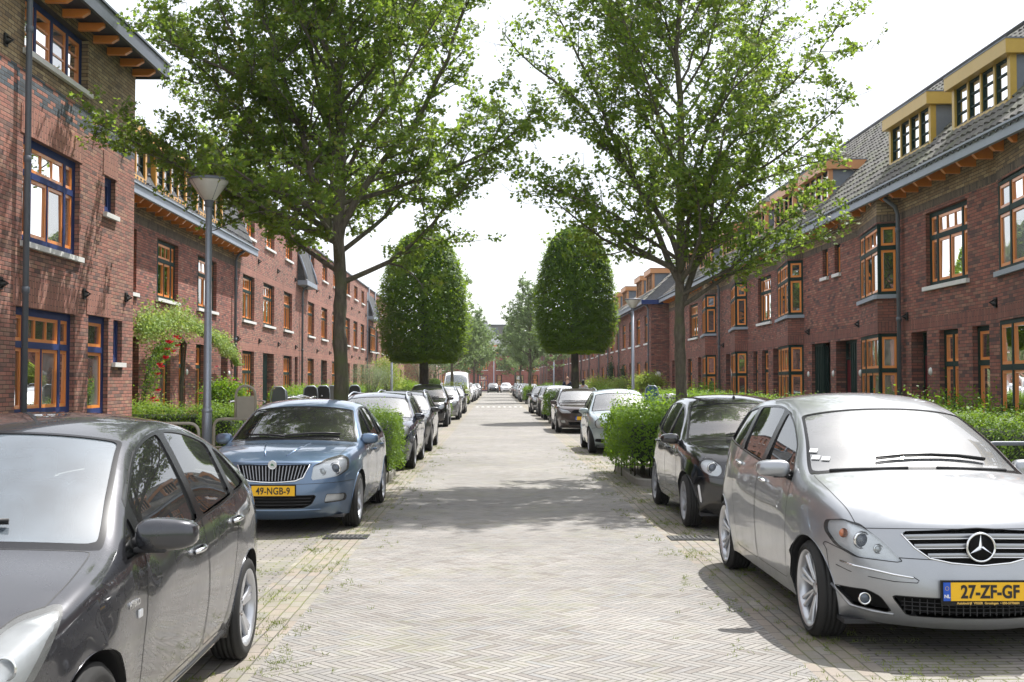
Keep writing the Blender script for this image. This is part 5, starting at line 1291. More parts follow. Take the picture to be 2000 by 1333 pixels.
def text_mesh(name, txt, size, mat, parent, mtx, extr=.002, font_scale=(1, 1), align='CENTER', spacing=1.0, shear=0, bold=.0):
    cu = bpy.data.curves.new(name, 'FONT'); cu.body = txt; cu.size = size; cu.extrude = extr; cu.align_x = align; cu.align_y = 'CENTER'; cu.space_character = spacing; cu.shear = shear; cu.offset = bold; cu.resolution_u = 4
    o = bpy.data.objects.new(name, cu); S.collection.objects.link(o); dg = bpy.context.evaluated_depsgraph_get(); me = bpy.data.meshes.new_from_object(o.evaluated_get(dg)); bpy.data.objects.remove(o)
    me.transform(Matrix.Diagonal((font_scale[0], font_scale[1], 1, 1))); me.transform(mtx); me.materials.clear(); me.materials.append(M[mat]); return link(name, me, parent)
def frame_m(p, n, up=(0, 0, 1), flip=False):
    """matrix whose z is the outward normal n and y is up: lettering reads left to right seen from outside"""
    n = V(n).normalized(); u = (V(up) - n * V(up).dot(n)).normalized(); r_ = u.cross(n); m = Matrix((r_, u, n)).transposed().to_4x4(); m.translation = p; return m
def num_plate(root, B, z, txt, tilt=0, w_=.52, h_=.11, sub=None, small=None, x=0, bold=.0045):
    p, n = B.front(x, z); p = V((x, p.y - .022, z)); n = V((0, -1, tilt)).normalized(); Mx = frame_m(p, n)
    def rect(a0, a1, b0, b1, d, mt, nm, par):
        m = MB(); m.add([Mx @ V((a, b, q)) for q in (d - .012, d) for a, b in ((a0, b0), (a1, b0), (a1, b1), (a0, b1))], [(4, 5, 6, 7), (3, 2, 1, 0), (0, 1, 5, 4), (1, 2, 6, 5), (2, 3, 7, 6), (3, 0, 4, 7)]); return m.build(nm, M[mt], par)
    b = rect(-w_ / 2 - .014, w_ / 2 + .014, -h_ / 2 - (.030 if sub else .012), h_ / 2 + .012, 0, 'black_gloss', 'number_plate', root)
    rect(-w_ / 2 + .045, w_ / 2, -h_ / 2, h_ / 2, .004, 'plate_y', 'yellow_field', b); rect(-w_ / 2, -w_ / 2 + .043, -h_ / 2, h_ / 2, .004, 'plate_b', 'blue_band', b)
    T_ = lambda a, c, d: Mx @ Matrix.Translation((a, c, d))
    text_mesh('plate_lettering', txt, h_ * .98, 'ink', b, T_(.022, -.004, .006), .0015, (.80, 1.0), spacing=1.04, bold=bold)
    text_mesh('country_letters', 'NL', .028, 'white_ink', b, T_(-w_ / 2 + .0215, -.028, .006), .001, bold=.0008)
    if sub: text_mesh('dealer_lettering', sub, .019, 'gold_ink', b, T_(.01, -h_ / 2 - .014, .003), .001, spacing=1.02, bold=.0006)
    if small: text_mesh('small_lettering', small, .034, 'ink', b, T_(-.082, .026, .006), .001)
    m = MB(); m.add([Mx @ V((-w_ / 2 + .0215 + .011 * math.cos(k * .524), .020 + .011 * math.sin(k * .524), .0055)) + Mx.to_3x3() @ V(((.0018 if j in (1, 2) else -.0018), (.0018 if j > 1 else -.0018), 0)) for k in range(12) for j in range(4)], [(4 * k, 4 * k + 1, 4 * k + 2, 4 * k + 3) for k in range(12)]); m.build('star_circle', M['gold_ink'], b)
    return b
def polytube(B, pts, kind, r_=.004, sg=1, out=.002, n=6):
    P_ = []
    for a, b in pts:
        p, nn = B.side(a, b, sg) if kind == 'side' else (B.front(a, b) if kind == 'front' else B.top(a, b)); P_.append(p + nn * out)
    return P_
def make_car(C, label, level=2, detail=2, cat='car', group=None, paint_m=None, name='parked_car'):
    root = thing(name, (0, 0, 0), label, cat, group); B = Body(C, level); R_ = C['R']; pm = paint_m or C['paint']; REG = {}
    isS = lambda c, mi, n: mi == 1
    # wheel arches
    def af(co, u, q):
        return np.minimum.reduce([np.hypot(co[:, 1] - cy, co[:, 2] - R_ + .0) - C['arch'] for cy, _ in C['axles']])
    REG[1] = dict(name='arch', drop=True); B.cut(1, af, lambda c, mi, n: abs(c.x) > .45 and c.z < R_ + C['arch'] + .1 and (mi == 1 or abs(n.x) > .3))
    # side glass
    rid = 2; mg = C.get('wm', .055); gb = C.get('glass_up', .012)
    zb0 = C['z0']
    for k, (ya, sa, yb, sb) in enumerate(C['windows']):
        def wf(co, u, q, ya=ya, sa=sa, yb=yb, sb=sb):
            y, z = co[:, 1], co[:, 2]; return smax(B.belt(y) + gb - z, z - (B.rail(y) - mg), (ya + sa * (z - zb0) - y) / math.hypot(1, sa), (y - yb - sb * (z - zb0)) / math.hypot(1, sb), k=.008)
        REG[rid] = dict(name='side_window', mat=M['gl_side'], inset=.012, split=True); B.cut(rid, wf, lambda c, mi, n: mi == 1 and c.z > C['z0'] - .15); rid += 1
    # black window surround
    if C.get('surround', True):
        y0, y1 = C['windows'][0], C['windows'][-1]
        def sf(co, u, q):
            y, z = co[:, 1], co[:, 2]; m_ = .022; return smax(B.belt(y) + gb - m_ * .6 - z, z - (B.rail(y) - mg + m_ * .7), (y0[0] + y0[1] * (z - zb0) - y) / math.hypot(1, y0[1]) - m_, (y - y1[2] - y1[3] * (z - zb0)) / math.hypot(1, y1[3]) - m_, k=.01)
        REG[rid] = dict(name='window_surround', mat=M['black_gloss'], split=True); B.cut(rid, sf, lambda c, mi, n: mi == 1 and c.z > C['z0'] - .2); rid += 1
    # windscreen and rear window
    sw = C['screen']
    def ff(co, u, q, a=sw[0], b=sw[1], uu=C.get('su', .90)): return smax(a - q, q - b, (np.abs(u) - uu) * 1.2, k=.03)
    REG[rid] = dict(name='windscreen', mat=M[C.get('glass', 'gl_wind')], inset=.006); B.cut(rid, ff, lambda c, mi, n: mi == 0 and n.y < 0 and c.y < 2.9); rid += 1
    if detail > 1:
        def ff2(co, u, q, a=sw[0] - .14, b=sw[1] + .05, uu=C.get('su', .90) + .03): return smax(a - q, q - b, (np.abs(u) - uu) * 1.2, k=.03)
        REG[rid] = dict(name='windscreen_surround', mat=M['black_gloss']); B.cut(rid, ff2, lambda c, mi, n: mi == 0 and n.y < 0 and c.y < 2.9); rid += 1
    rw_ = C['rear']
    def rf(co, u, q): return smax(rw_[0] - q, q - rw_[1], (np.abs(u) - .86) * 1.2, k=.03)
    REG[rid] = dict(name='rear_window', mat=M['gl_side'], inset=.006); B.cut(rid, rf, lambda c, mi, n: mi == 0 and c.y > 2.5); rid += 1
    # front features given as polygons in front view (|x|,z) or wrapped (|x|-k*y, z)
    lights = []
    for F in C.get('front', []):
        pf = poly_f(F['poly'], F.get('round', .02)); wr = F.get('wrap', 0); sx = F.get('mirror', True)
        def gf(co, u, q, pf=pf, wr=wr, sx=sx): return pf((np.abs(co[:, 0]) if sx else co[:, 0]) + wr * co[:, 1], co[:, 2])
        REG[rid] = dict(name=F['name'], mat=M[F['mat']] if F.get('mat') else None, inset=F.get('inset', 0), split=F.get('split', False), light=F.get('light'), deep=F.get('deep', .04), keep=F.get('light'))
        B.cut(rid, gf, lambda c, mi, n, ym=F.get('ymax', .8): c.y < ym and (n.y < -.05 or n.z > .3 or c.y < ym)); rid += 1
    gaps = []
    if detail > 1:
        for D in C.get('doors', []):
            pf = poly_f(D, .05)
            def df(co, u, q, pf=pf): return pf(co[:, 1], co[:, 2])
            REG[rid] = dict(name='door', split=True); B.cut(rid, df, lambda c, mi, n: mi == 1); gaps.append(rid); rid += 1
        h0, h1, hu = C['hood']
        def hf(co, u, q): return smax(h0 - q, q - h1, (np.abs(u) - hu) * 1.1, k=.02)
        REG[rid] = dict(name='bonnet'); B.cut(rid, hf, lambda c, mi, n: c.y < 1.7 and mi == 0); gaps.append(rid); rid += 1
        if C.get('bumper'):
            bf = poly_f(C['bumper'], .02)
            def bf2(co, u, q): return bf(co[:, 1], co[:, 2])
            REG[rid] = dict(name='bumper'); B.cut(rid, bf2, lambda c, mi, n: c.y < .9); gaps.append(rid); rid += 1
    ob = B.finish(REG, root, pm, gaps)
    # arch liners
    for cy, cx in C['axles']:
        for sg in (-1, 1):
            m = MB(); A = C['arch'] + .004; xo = float(B.X(cy, R_ + A)) * 1.0 - .004; n = 28; vs = []
            for i in range(n + 1):
                a = R(-18 + 216 * i / n); yy, zz = cy + A * math.cos(a), R_ + A * math.sin(a); x0 = float(B.X(yy, zz)) - .003
                for xx, rr in ((x0, 1), (x0 - .03, 1.0), (x0 - .05, 1.03), (.42, 1.03)): vs.append((sg * xx, cy + (yy - cy) * rr, R_ + (zz - R_) * rr))
            fs = []; m.mi = 0
            for i in range(n):
                for k in range(3): fs.append((i * 4 + k, i * 4 + k + 1, (i + 1) * 4 + k + 1, (i + 1) * 4 + k))
            m.add(vs, fs, True); m.m = [0 if (j % 3 == 0 and detail > 1) else 1 for j in range(len(fs))]
            m.add([(sg * .42, cy - A * 1.1, .15), (sg * .42, cy + A * 1.1, .15), (sg * .42, cy + A * 1.1, R_ + A * 1.1), (sg * .42, cy - A * 1.1, R_ + A * 1.1)], [(0, 1, 2, 3)], False); m.m[-1] = 1
            m.build('wheel_arch', [pm, M['plastic']], root)
            wheel(root, sg * (C['track'] - C['tw'] / 2 + .0), cy, R_, C['tw'], C['wheel'], sg)
    # underbody, engine bay and cabin floor
    m = MB(); L_ = C['L']; m.box(-C['W2'] + .14, C['W2'] - .14, .35, L_ - .3, .17, .20); ax0, ax1 = C['axles'][0][0], C['axles'][1][0]
    m.box(-.42, .42, .25, ax0 + .5, .20, .60); m.box(-C['W2'] + .12, C['W2'] - .12, ax0 + .55, ax1 - .45, .20, .32); m.build('underbody', M['plastic'], root)
    # cabin
    cy = C['cowl_y']; zc = C['z0']; sm = C.get('seat', 'seat')
    m = MB(); m.obox((0, cy + .42, zc - .12), (C['W2'] * 1.62, .75, .24), bev=.05); m.build('dashboard', M['plastic'], root)
    if detail:
        for x in (-.37, .37): seat(root, x, cy + 1.20, .47, sm)
        for x in (-.42, 0, .42): seat(root, x, cy + 2.05, .48, sm, .42)
        m = MB(); c = V((C.get('drv', .37), cy + .78, zc - .04)); rr = .185; pts = [c + V((rr * math.cos(a), rr * math.sin(a) * .42, rr * math.sin(a) * .9)) for a in [k * math.pi / 10 for k in range(20)]]
        m.tube(pts, .015, 8, closed=True); m.tube([pts[0], c, pts[10]], .014, 6); m.tube([c, pts[15]], .014, 6); m.tube([c, c + V((0, -.25, -.08))], .03, 8); m.build('steering_wheel', M['plastic'], root)
        m = MB(); m.obox((0, cy + .95, C['H'] - .20), (.24, .03, .07), bev=.012); m.build('rear_view_mirror', M['plastic'], root)
    # door mirrors
    for sg in (-1, 1):
        my, mz, mo, ms = C['mirror']; b, nn = B.side(my, mz, sg); m = MB(); bm2 = bmesh.new(); bmesh.ops.create_icosphere(bm2, subdivisions=3, radius=1.0)
        hx, hy, hz = ms; cc = V((sg * (abs(b.x) + mo), my - .02, mz + hz * .55)); vs = []
        for v in bm2.verts:
            x, y, z = v.co; p = .62; x2, y2, z2 = [math.copysign(abs(q) ** p, q) for q in (x, y, z)]
            if y2 > .25: y2 = .25 + (y2 - .25) * .15
            tap = 1 - .18 * (sg * x2 + 1) / 2; vs.append(cc + V((x2 * hx, y2 * hy + abs(x2) * .0 + (sg * x2) * hy * .35, z2 * hz * tap)))
        bm2.verts.index_update(); m.add(vs, [tuple(v.index for v in f.verts) for f in bm2.faces], True); bm2.free(); mo_ = m.build('mirror', pm if not C.get('mir_black') else M['black_gloss'], root)
        m = MB(); m.tube([b - V((sg * .02, 0, -.0)), V((cc.x - sg * hx * .8, cc.y + .005, cc.z - hz * .6))], [.028, .022], 8); m.obox((cc.x - sg * hx * .5, cc.y, cc.z - hz * .82), (hx * 1.1, hy * 1.5, hz * .3), bev=.008); m.build('mirror_base', M['plastic'], mo_)
        m = MB(); m.fbox((cc + V((0, hy * .30, 0)), V((1, 0, 0)), V((0, 1, 0))), -hx * .8, hx * .8, -hz * .7, hz * .7, 0, .004); m.build('mirror_glass', M['chrome'], mo_)
        # handles
        if detail > 1:
            for k, (hy_, hz_) in enumerate(C['handles']):
                m = MB(); P_ = [B.side(hy_ + q, hz_ + C.get('hslope', .0) * q, sg) for q in (-.085, -.05, 0, .05, .085)]; m.tube([p + nn * o for (p, nn), o in zip(P_, (.004, .028, .034, .028, .004))], [.012, .013, .013, .013, .012], 8); m.build('handle', C.get('handle_m') or pm, root)
    # rocker strip and roof aerial, screen wipers
    if detail:
        for q, (a, b_) in enumerate(C.get('wipers', [])):
            s0 = V((a[0], a[1], 0)); s1 = V((b_[0], b_[1], 0)); pts = [B.top(*(s0.lerp(s1, t))[:2]) for t in (0, .25, .5, .75, 1)]
            m = MB(); m.tube([p + n * .022 for p, n in pts], [.011, .010, .009, .008, .006], 6); m.tube([p + n * .008 for p, n in pts], .005, 5); m.build('wiper', M['trim'], root)
        if C.get('aerial'):
            a = C['aerial']; p, n = B.top(a[0], a[1]); m = MB(); m.tube([p - n * .01, p + n * .025], [.022, .014], 8); m.tube([p + n * .02, p + V((0, a[2] * .45, a[2]))], [.004, .0025], 5); m.build('aerial', M['trim'], root)
    if C.get('rails'):
        for sg in (-1, 1):
            m = MB(); pts = []
            for t in range(13):
                y = C['rails'][0] + (C['rails'][1] - C['rails'][0]) * t / 12; x = sg * (float(B.X(y, float(B.rail(y)))) - .06); p, n = B.top(x, y); pts.append(p + V((0, 0, .055 if 0 < t < 12 else -.005)))
            m.tube(pts, .016, 8); m.build('roof_rail', M['gal'], root)
    C['B'] = B
    return root, B
def add_tail(root, B, L, z=.85, w_=.74):
    for sg in (-1, 1):
        m = MB(); m.obox((sg * w_, L - .13, z), (.16, .12, .26), bev=.03); m.build('tail_light', M['redlens'], root)
M['p_grey'] = paint('dark_warm_grey_paint', (.034, .035, .041), .6, .26); M['p_silver'] = paint('silver_paint', (.31, .32, .335), .65, .32); M['p_black'] = paint('black_paint', (.004, .004, .005), .0, .12)
M['p_blue'] = paint('ice_blue_paint', (.095, .150, .235), .6, .28); M['p_navy'] = paint('dark_navy_paint', (.008, .012, .03), .2, .22); M['p_pale'] = paint('pale_blue_silver_paint', (.34, .40, .42), .5, .34)
M['p_brown'] = paint('dark_brown_paint', (.055, .040, .036), .5, .28); M['p_white'] = paint('white_car_paint', (.74, .75, .76), 0, .35); M['p_dgrey'] = paint('graphite_paint', (.035, .036, .04), .5, .3)
hatch = dict(front=[])
# ---- large dark grey hatchback with a sloping tail (front left)
GREY = dict(L=4.45, W2=.8625, H=1.50, R=.31, arch=.355, track=.855, tw=.195, axles=[(.93, 0), (3.63, 0)], iF=3, iR=14, z0=.96, cowl_y=1.15, paint=M['p_grey'],
  keys=[(.08, .19, .42, .21), (.01, .33, .30, .35), (.0, .50, .25, .50), (.035, .63, .30, .64), (.17, .745, .44, .735), (.45, .868, .68, .825), (.80, .965, 1.0, .915), (1.10, 1.04, 1.33, .99), (1.56, 1.27, 1.72, 1.21), (2.0, 1.46, 2.12, 1.40), (2.40, 1.53, 2.50, 1.47), (2.95, 1.52, 3.0, 1.455), (3.55, 1.42, 3.55, 1.345), (4.05, 1.26, 3.98, 1.17), (4.27, 1.14, 4.20, 1.03), (4.34, .95, 4.27, .88), (4.43, .74, 4.30, .66), (4.45, .48, 4.30, .46), (4.36, .24, 4.2, .24)],
  plan=[(.20, .66), (.42, .745), (.7, .81), (1.0, .848), (1.5, .862), (2.4, .8625), (3.2, .855), (3.8, .845), (4.1, .81), (4.35, .76)], green=[(.3, .3), (1.2, .42), (1.9, .38), (3.0, .36), (3.8, .52), (4.3, .6)],
  belt=[(.2, .62), (.6, .80), (1.0, .905), (1.4, .93), (2.6, .965), (3.4, 1.01), (3.9, 1.05), (4.4, 1.05)], curv=.22, shoulder=.045, sill=.06, zm=.62,
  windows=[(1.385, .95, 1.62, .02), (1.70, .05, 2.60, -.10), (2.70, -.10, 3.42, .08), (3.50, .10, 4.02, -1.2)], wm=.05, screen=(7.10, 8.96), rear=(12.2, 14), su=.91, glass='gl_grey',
  hood=(3.6, 6.95, .90), doors=[[(1.50, .30), (1.47, .60), (1.62, .93), (1.66, 1.17), (2.1, 1.365), (2.62, 1.43), (2.64, .95), (2.60, .30)], [(2.62, .30), (2.66, .95), (2.64, 1.43), (3.1, 1.40), (3.46, 1.32), (3.47, 1.0), (3.30, .72), (3.16, .38), (3.10, .30)]],
  bumper=[(-.2, .1), (.60, .1), (.60, .40), (.66, .60), (.35, .60), (-.2, .58)], mirror=(1.60, .985, .135, (.130, .075, .078)), handles=[(2.45, .835), (3.34, .885)], hslope=.05, handle_m=M['chrome'],
  lines=[([(1.0, .62), (4.0, .86)], .012)], wheel=dict(n=5, w=(.030, .040), twin=.16, dish=.02, rim=.72), wipers=[((.35, 1.30), (-.40, 1.15)), ((-.05, 1.14), (-.60, 1.35))], drv=-.37, seat='seat_l',
  front=[dict(name='headlight', poly=[(.60, .62), (.75, .60), (1.03, .61), (1.12, .70), (1.26, .88), (1.05, .86), (.80, .77), (.66, .70)], wrap=.6, round=.05, light=True, mat='lensold', split=True, ymax=1.0, deep=.06),
         dict(name='lower_grille', poly=[(-.45, .24), (.45, .24), (.50, .36), (-.50, .36)], mirror=False, mat='void', inset=.03, ymax=.4)])
# ---- silver compact people carrier (front right)
SILV = dict(L=4.27, W2=.8885, H=1.60, R=.316, arch=.352, track=.868, tw=.215, axles=[(.80, 0), (3.578, 0)], iF=4, iR=15, z0=1.03, cowl_y=.93, paint=M['p_silver'],
  keys=[(.11, .18, .50, .20), (.03, .24, .36, .27), (.0, .42, .27, .46), (.045, .60, .29, .62), (.10, .80, .34, .775), (.25, .90, .46, .865), (.50, .985, .66, .94), (.80, 1.055, .90, 1.00), (.98, 1.09, 1.12, 1.04), (1.40, 1.32, 1.50, 1.255), (1.80, 1.50, 1.90, 1.43), (2.25, 1.59, 2.30, 1.525), (2.85, 1.60, 2.88, 1.535), (3.40, 1.56, 3.42, 1.495), (3.85, 1.48, 3.82, 1.41), (4.0, 1.42, 3.96, 1.33), (4.12, 1.15, 4.04, 1.10), (4.22, .90, 4.08, .85), (4.27, .5, 4.08, .48), (4.20, .22, 4.0, .22)],
  plan=[(.15, .60), (.30, .715), (.5, .80), (.8, .862), (1.2, .885), (2.0, .8885), (3.0, .885), (3.6, .868), (3.95, .80), (4.1, .74)], green=[(.3, .3), (1.1, .36), (1.9, .33), (3.0, .33), (3.8, .48), (4.2, .5)],
  belt=[(.2, .72), (.5, .86), (.9, .945), (1.3, .985), (2.2, 1.045), (3.2, 1.11), (3.8, 1.16), (4.2, 1.18)], curv=.25, shoulder=.045, sill=.05, zm=.60,
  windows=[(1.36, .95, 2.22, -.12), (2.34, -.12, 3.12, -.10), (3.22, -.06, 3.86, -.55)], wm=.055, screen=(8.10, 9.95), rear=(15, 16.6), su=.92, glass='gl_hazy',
  hood=(4.02, 7.95, .925), doors=[[(1.30, .30), (1.27, .62), (1.32, .98), (1.72, 1.31), (2.1, 1.455), (2.28, 1.475), (2.29, .9), (2.20, .30)], [(2.22, .30), (2.31, .9), (2.30, 1.475), (2.8, 1.48), (3.16, 1.46), (3.22, 1.1), (3.16, .80), (3.08, .60), (3.0, .40), (2.98, .30)]],
  bumper=[(-.2, .1), (.50, .1), (.46, .35), (.52, .62), (.60, .675), (.30, .62), (-.2, .60)], mirror=(1.47, 1.03, .115, (.115, .075, .068)), handles=[(2.08, .93), (3.0, 1.0)], hslope=.08, handle_m=M['chrome'],
  lines=[([(1.0, .52), (1.6, .64), (3.3, .92)], .020), ([(1.15, .36), (3.1, .38)], .014)], wheel=dict(n=7, w=(.016, .020), twin=.17, dish=.03, rim=.77), wipers=[((.50, 1.17), (-.28, 1.13))], drv=.37, seat='seat_l',
  front=[dict(name='headlight', poly=[(.52, .585), (.86, .60), (1.05, .655), (1.16, .74), (1.15, .80), (.98, .825), (.84, .80), (.68, .71)], wrap=.6, round=.03, light=True, mat='lens', split=True, ymax=1.0, deep=.055),
         dict(name='grille', poly=[(-.42, .775), (0, .80), (.42, .775), (.445, .755), (.38, .68), (.30, .62), (.18, .598), (0, .585), (-.18, .598), (-.30, .62), (-.38, .68), (-.445, .755)], mirror=False, round=.012, mat='void', inset=.035, ymax=.5),
         dict(name='lower_grille', poly=[(-.43, .265), (.43, .265), (.52, .385), (-.52, .385)], mirror=False, round=.02, mat='void', inset=.04, ymax=.5),
         dict(name='fog_light_recess', poly=[(.50, .27), (.70, .295), (.785, .40), (.64, .405), (.57, .37)], round=.02, mat='void', inset=.03, split=True, ymax=.7)])
# ---- ice blue saloon-like hatchback
BLUE = dict(L=4.57, W2=.885, H=1.462, R=.316, arch=.352, track=.868, tw=.205, axles=[(.92, 0), (3.50, 0)], iF=4, iR=13, z0=.93, cowl_y=1.22, paint=M['p_blue'],
  keys=[(.10, .17, .46, .19), (.02, .24, .32, .26), (.0, .42, .24, .44), (.03, .64, .26, .65), (.065, .80, .30, .785), (.35, .89, .52, .86), (.75, .95, .88, .92), (1.22, 1.0, 1.36, .955), (1.62, 1.21, 1.74, 1.15), (2.02, 1.385, 2.12, 1.325), (2.45, 1.458, 2.50, 1.395), (3.0, 1.452, 3.03, 1.385), (3.55, 1.37, 3.55, 1.30), (4.2, 1.09, 4.12, 1.0), (4.5, 1.04, 4.35, .96), (4.55, .80, 4.38, .72), (4.57, .45, 4.38, .44), (4.48, .22, 4.25, .22)],
  plan=[(.12, .62), (.28, .735), (.5, .81), (.9, .862), (1.4, .882), (2.4, .885), (3.4, .880), (3.9, .86), (4.3, .80), (4.5, .74)], green=[(.3, .3), (1.3, .40), (1.9, .36), (3.0, .36), (3.8, .50), (4.3, .6)],
  belt=[(.2, .70), (.6, .82), (1.0, .885), (1.5, .91), (2.5, .94), (3.5, .98), (4.2, 1.02), (4.5, 1.02)], curv=.25, sill=.055,
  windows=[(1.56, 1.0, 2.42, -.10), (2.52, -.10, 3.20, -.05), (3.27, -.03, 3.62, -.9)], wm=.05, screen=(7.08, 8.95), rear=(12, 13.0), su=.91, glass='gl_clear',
  hood=(4.05, 6.9, .90), doors=[[(1.55, .28), (1.50, .6), (1.52, .90), (1.9, 1.21), (2.2, 1.335), (2.45, 1.355), (2.47, .9), (2.42, .28)], [(2.44, .28), (2.49, .9), (2.47, 1.355), (3.0, 1.345), (3.24, 1.30), (3.26, .95), (3.15, .7), (3.0, .42), (2.94, .28)]],
  bumper=[(-.2, .1), (.58, .1), (.55, .4), (.60, .575), (.30, .575), (-.2, .55)], mirror=(1.56, .955, .07, (.105, .07, .072)), handles=[(2.28, .83), (3.08, .85)],
  lines=[([(.9, .80), (4.2, .88)], .007), ([(1.3, .46), (3.0, .46)], .008)], wheel=dict(n=7, w=(.018, .030), dish=.03, rim=.72), wipers=[((.55, 1.42), (-.15, 1.28)), ((-.1, 1.27), (-.62, 1.42))],
  front=[dict(name='headlight', poly=[(.46, .60), (.80, .635), (.99, .70), (1.02, .82), (.93, .865), (.70, .83), (.52, .77), (.50, .755)], wrap=.45, round=.03, light=True, mat='lens', split=True, ymax=.8),
         dict(name='grille', poly=[(-.385, .775), (.385, .775), (.395, .76), (.33, .635), (.25, .602), (0, .588), (-.25, .602), (-.33, .635), (-.395, .76)], mirror=False, round=.012, mat='void', inset=.03, ymax=.45),
         dict(name='lower_grille', poly=[(-.34, .30), (.34, .30), (.43, .34), (.48, .44), (-.48, .44), (-.43, .34)], mirror=False, round=.025, mat='void', inset=.035, ymax=.45),
         dict(name='fog_light', poly=[(.60, .345), (.88, .36), (.90, .40), (.87, .44), (.63, .445)], wrap=.3, round=.015, light=True, mat='lens', split=True, ymax=.6, deep=.03)])
# ---- small black rounded hatchback
BLACK = dict(L=3.94, W2=.865, H=1.52, R=.305, arch=.345, track=.858, tw=.195, axles=[(.78, 0), (3.24, 0)], iF=4, iR=13, z0=.97, cowl_y=1.02, paint=M['p_black'],
  keys=[(.12, .18, .50, .20), (.03, .25, .34, .27), (.0, .44, .26, .46), (.03, .66, .28, .66), (.10, .79, .36, .78), (.30, .895, .50, .86), (.65, .965, .78, .93), (1.02, 1.02, 1.17, .975), (1.42, 1.26, 1.52, 1.20), (1.78, 1.435, 1.88, 1.37), (2.2, 1.515, 2.25, 1.45), (2.75, 1.515, 2.78, 1.45), (3.25, 1.45, 3.27, 1.38), (3.68, 1.32, 3.62, 1.22), (3.82, 1.0, 3.70, .97), (3.92, .8, 3.76, .75), (3.94, .45, 3.76, .44), (3.86, .22, 3.66, .22)],
  plan=[(.12, .58), (.28, .70), (.5, .79), (.8, .845), (1.2, .862), (2.4, .865), (3.1, .860), (3.5, .82), (3.8, .72)], green=[(.3, .3), (1.1, .38), (1.9, .36), (2.8, .36), (3.5, .5)],
  belt=[(.2, .70), (.6, .85), (1.0, .92), (1.5, .955), (2.5, 1.0), (3.2, 1.06), (3.7, 1.1)], curv=.25,
  windows=[(1.36, 1.0, 2.15, -.10), (2.25, -.10, 3.0, .05), (3.08, .05, 3.42, -.4)], wm=.052, screen=(7.08, 8.95), rear=(12.9, 14), su=.91, glass='gl_clear',
  hood=(4.05, 6.9, .90), doors=[[(1.32, .30), (1.28, .6), (1.32, .93), (1.7, 1.27), (2.0, 1.385), (2.18, 1.41), (2.20, .9), (2.15, .30)], [(2.17, .30), (2.22, .9), (2.20, 1.41), (2.7, 1.41), (3.03, 1.38), (3.05, 1.0), (2.9, .7), (2.76, .44), (2.70, .30)]],
  bumper=[(-.2, .1), (.50, .1), (.47, .4), (.50, .60), (.30, .62), (-.2, .60)], mirror=(1.36, .965, .115, (.11, .075, .066)), handles=[(2.0, .86), (2.88, .90)],
  lines=[([(1.1, .50), (3.0, .56)], .008)], wheel=dict(n=7, w=(.022, .034), dish=.02, rim=.70, mat='hub'), wipers=[((.48, 1.16), (-.28, 1.10))], aerial=(0, 2.0, .38),
  front=[dict(name='headlight', poly=[(.62, .63), (.75, .645), (.86, .70), (.885, .77), (.82, .83), (.70, .825), (.60, .76), (.575, .68)], wrap=.35, round=.045, light=True, mat='lens', split=True, ymax=.8, deep=.05),
         dict(name='running_light', poly=[(.83, .32), (.86, .32), (.895, .52), (.86, .53)], wrap=.35, round=.01, mat='refl', split=True, ymax=.7),
         dict(name='grille', poly=[(-.30, .60), (.30, .60), (.33, .66), (-.33, .66)], mirror=False, mat='void', inset=.02, ymax=.45),
         dict(name='lower_grille', poly=[(-.45, .25), (.45, .25), (.50, .40), (-.50, .40)], mirror=False, mat='void', inset=.035, ymax=.45)])
def place(o, x, y, rz=0): o.location = (x, y, 0); o.rotation_euler.z = R(rz); return o
def fpt(B, x, z, o=0): p, n = B.front(x, z); return V((x, p.y + o, z))
def bar_front(mb, B, x0, x1, z, h, o=0., dep=.02, zc=None, n=16):
    """horizontal bar following the nose; zc(x) bends it"""
    vs = []; 
    for i in range(n + 1):
        x = x0 + (x1 - x0) * i / n; zz = z if zc is None else z + zc(x); y = fpt(B, x, zz).y + o
        for (a, b) in ((-h / 2, dep), (-h / 2, .004), (-h * .3, 0), (h * .3, 0), (h / 2, .004), (h / 2, dep)): vs.append((x, y + b, zz + a))
    mb.add(vs, [(i * 6 + k, i * 6 + (k + 1) % 6, (i + 1) * 6 + (k + 1) % 6, (i + 1) * 6 + k) for i in range(n) for k in range(6)], True)
def projector(root, B, x, z, r_, ins=.03, par=None, mt='dark_lamp'):
    for sg in (-1, 1):
        p, n = B.front(sg * x, z); c = V((sg * x, p.y + ins, z)); m = MB(); m.lathe(c, (0, -1, 0), [(r_, .0), (r_ * 1.25, .008), (r_ * 1.45, -.004), (r_ * 1.2, -.02)], 24); m.build('lamp_ring', M['chrome'], root)
        m = MB(); m.lathe(c, (0, -1, 0), [(.0005, r_ * .42), (r_ * .45, r_ * .36), (r_ * .8, r_ * .2), (r_, 0)], 24); m.build('lamp_lens', M[mt], root)
M['dark_lamp'] = plain('projector_lamp_glass', (.05, .07, .10), .05, Coat=1.0); M['badge_white'] = plain('silver_badge_enamel', (.6, .62, .62), .3, .4); M['badge_green'] = plain('green_badge_enamel', (.01, .14, .05), .3, Coat=1.0)
# dark grey liftback
cA, B = make_car(GREY, 'dark grey liftback car with a sloping tail, front cut off by the frame')
for sg, nm in ((1, 'r'), (-1, 'l')):
    p, n = B.side(1.36, .765, sg); Mx = frame_m(p + n * .003, n); text_mesh('chrome_lettering', 'HYBRID', .038, 'chrome', cA, Mx, .002, (1.0, 1), spacing=1.05, bold=.001)
    p, n = B.side(1.415, .715, sg); m = MB(); m.obox(p + n * .004, (.012, .05, .035), bev=.005); m.build('side_marker_light', M['white_ink'], cA)
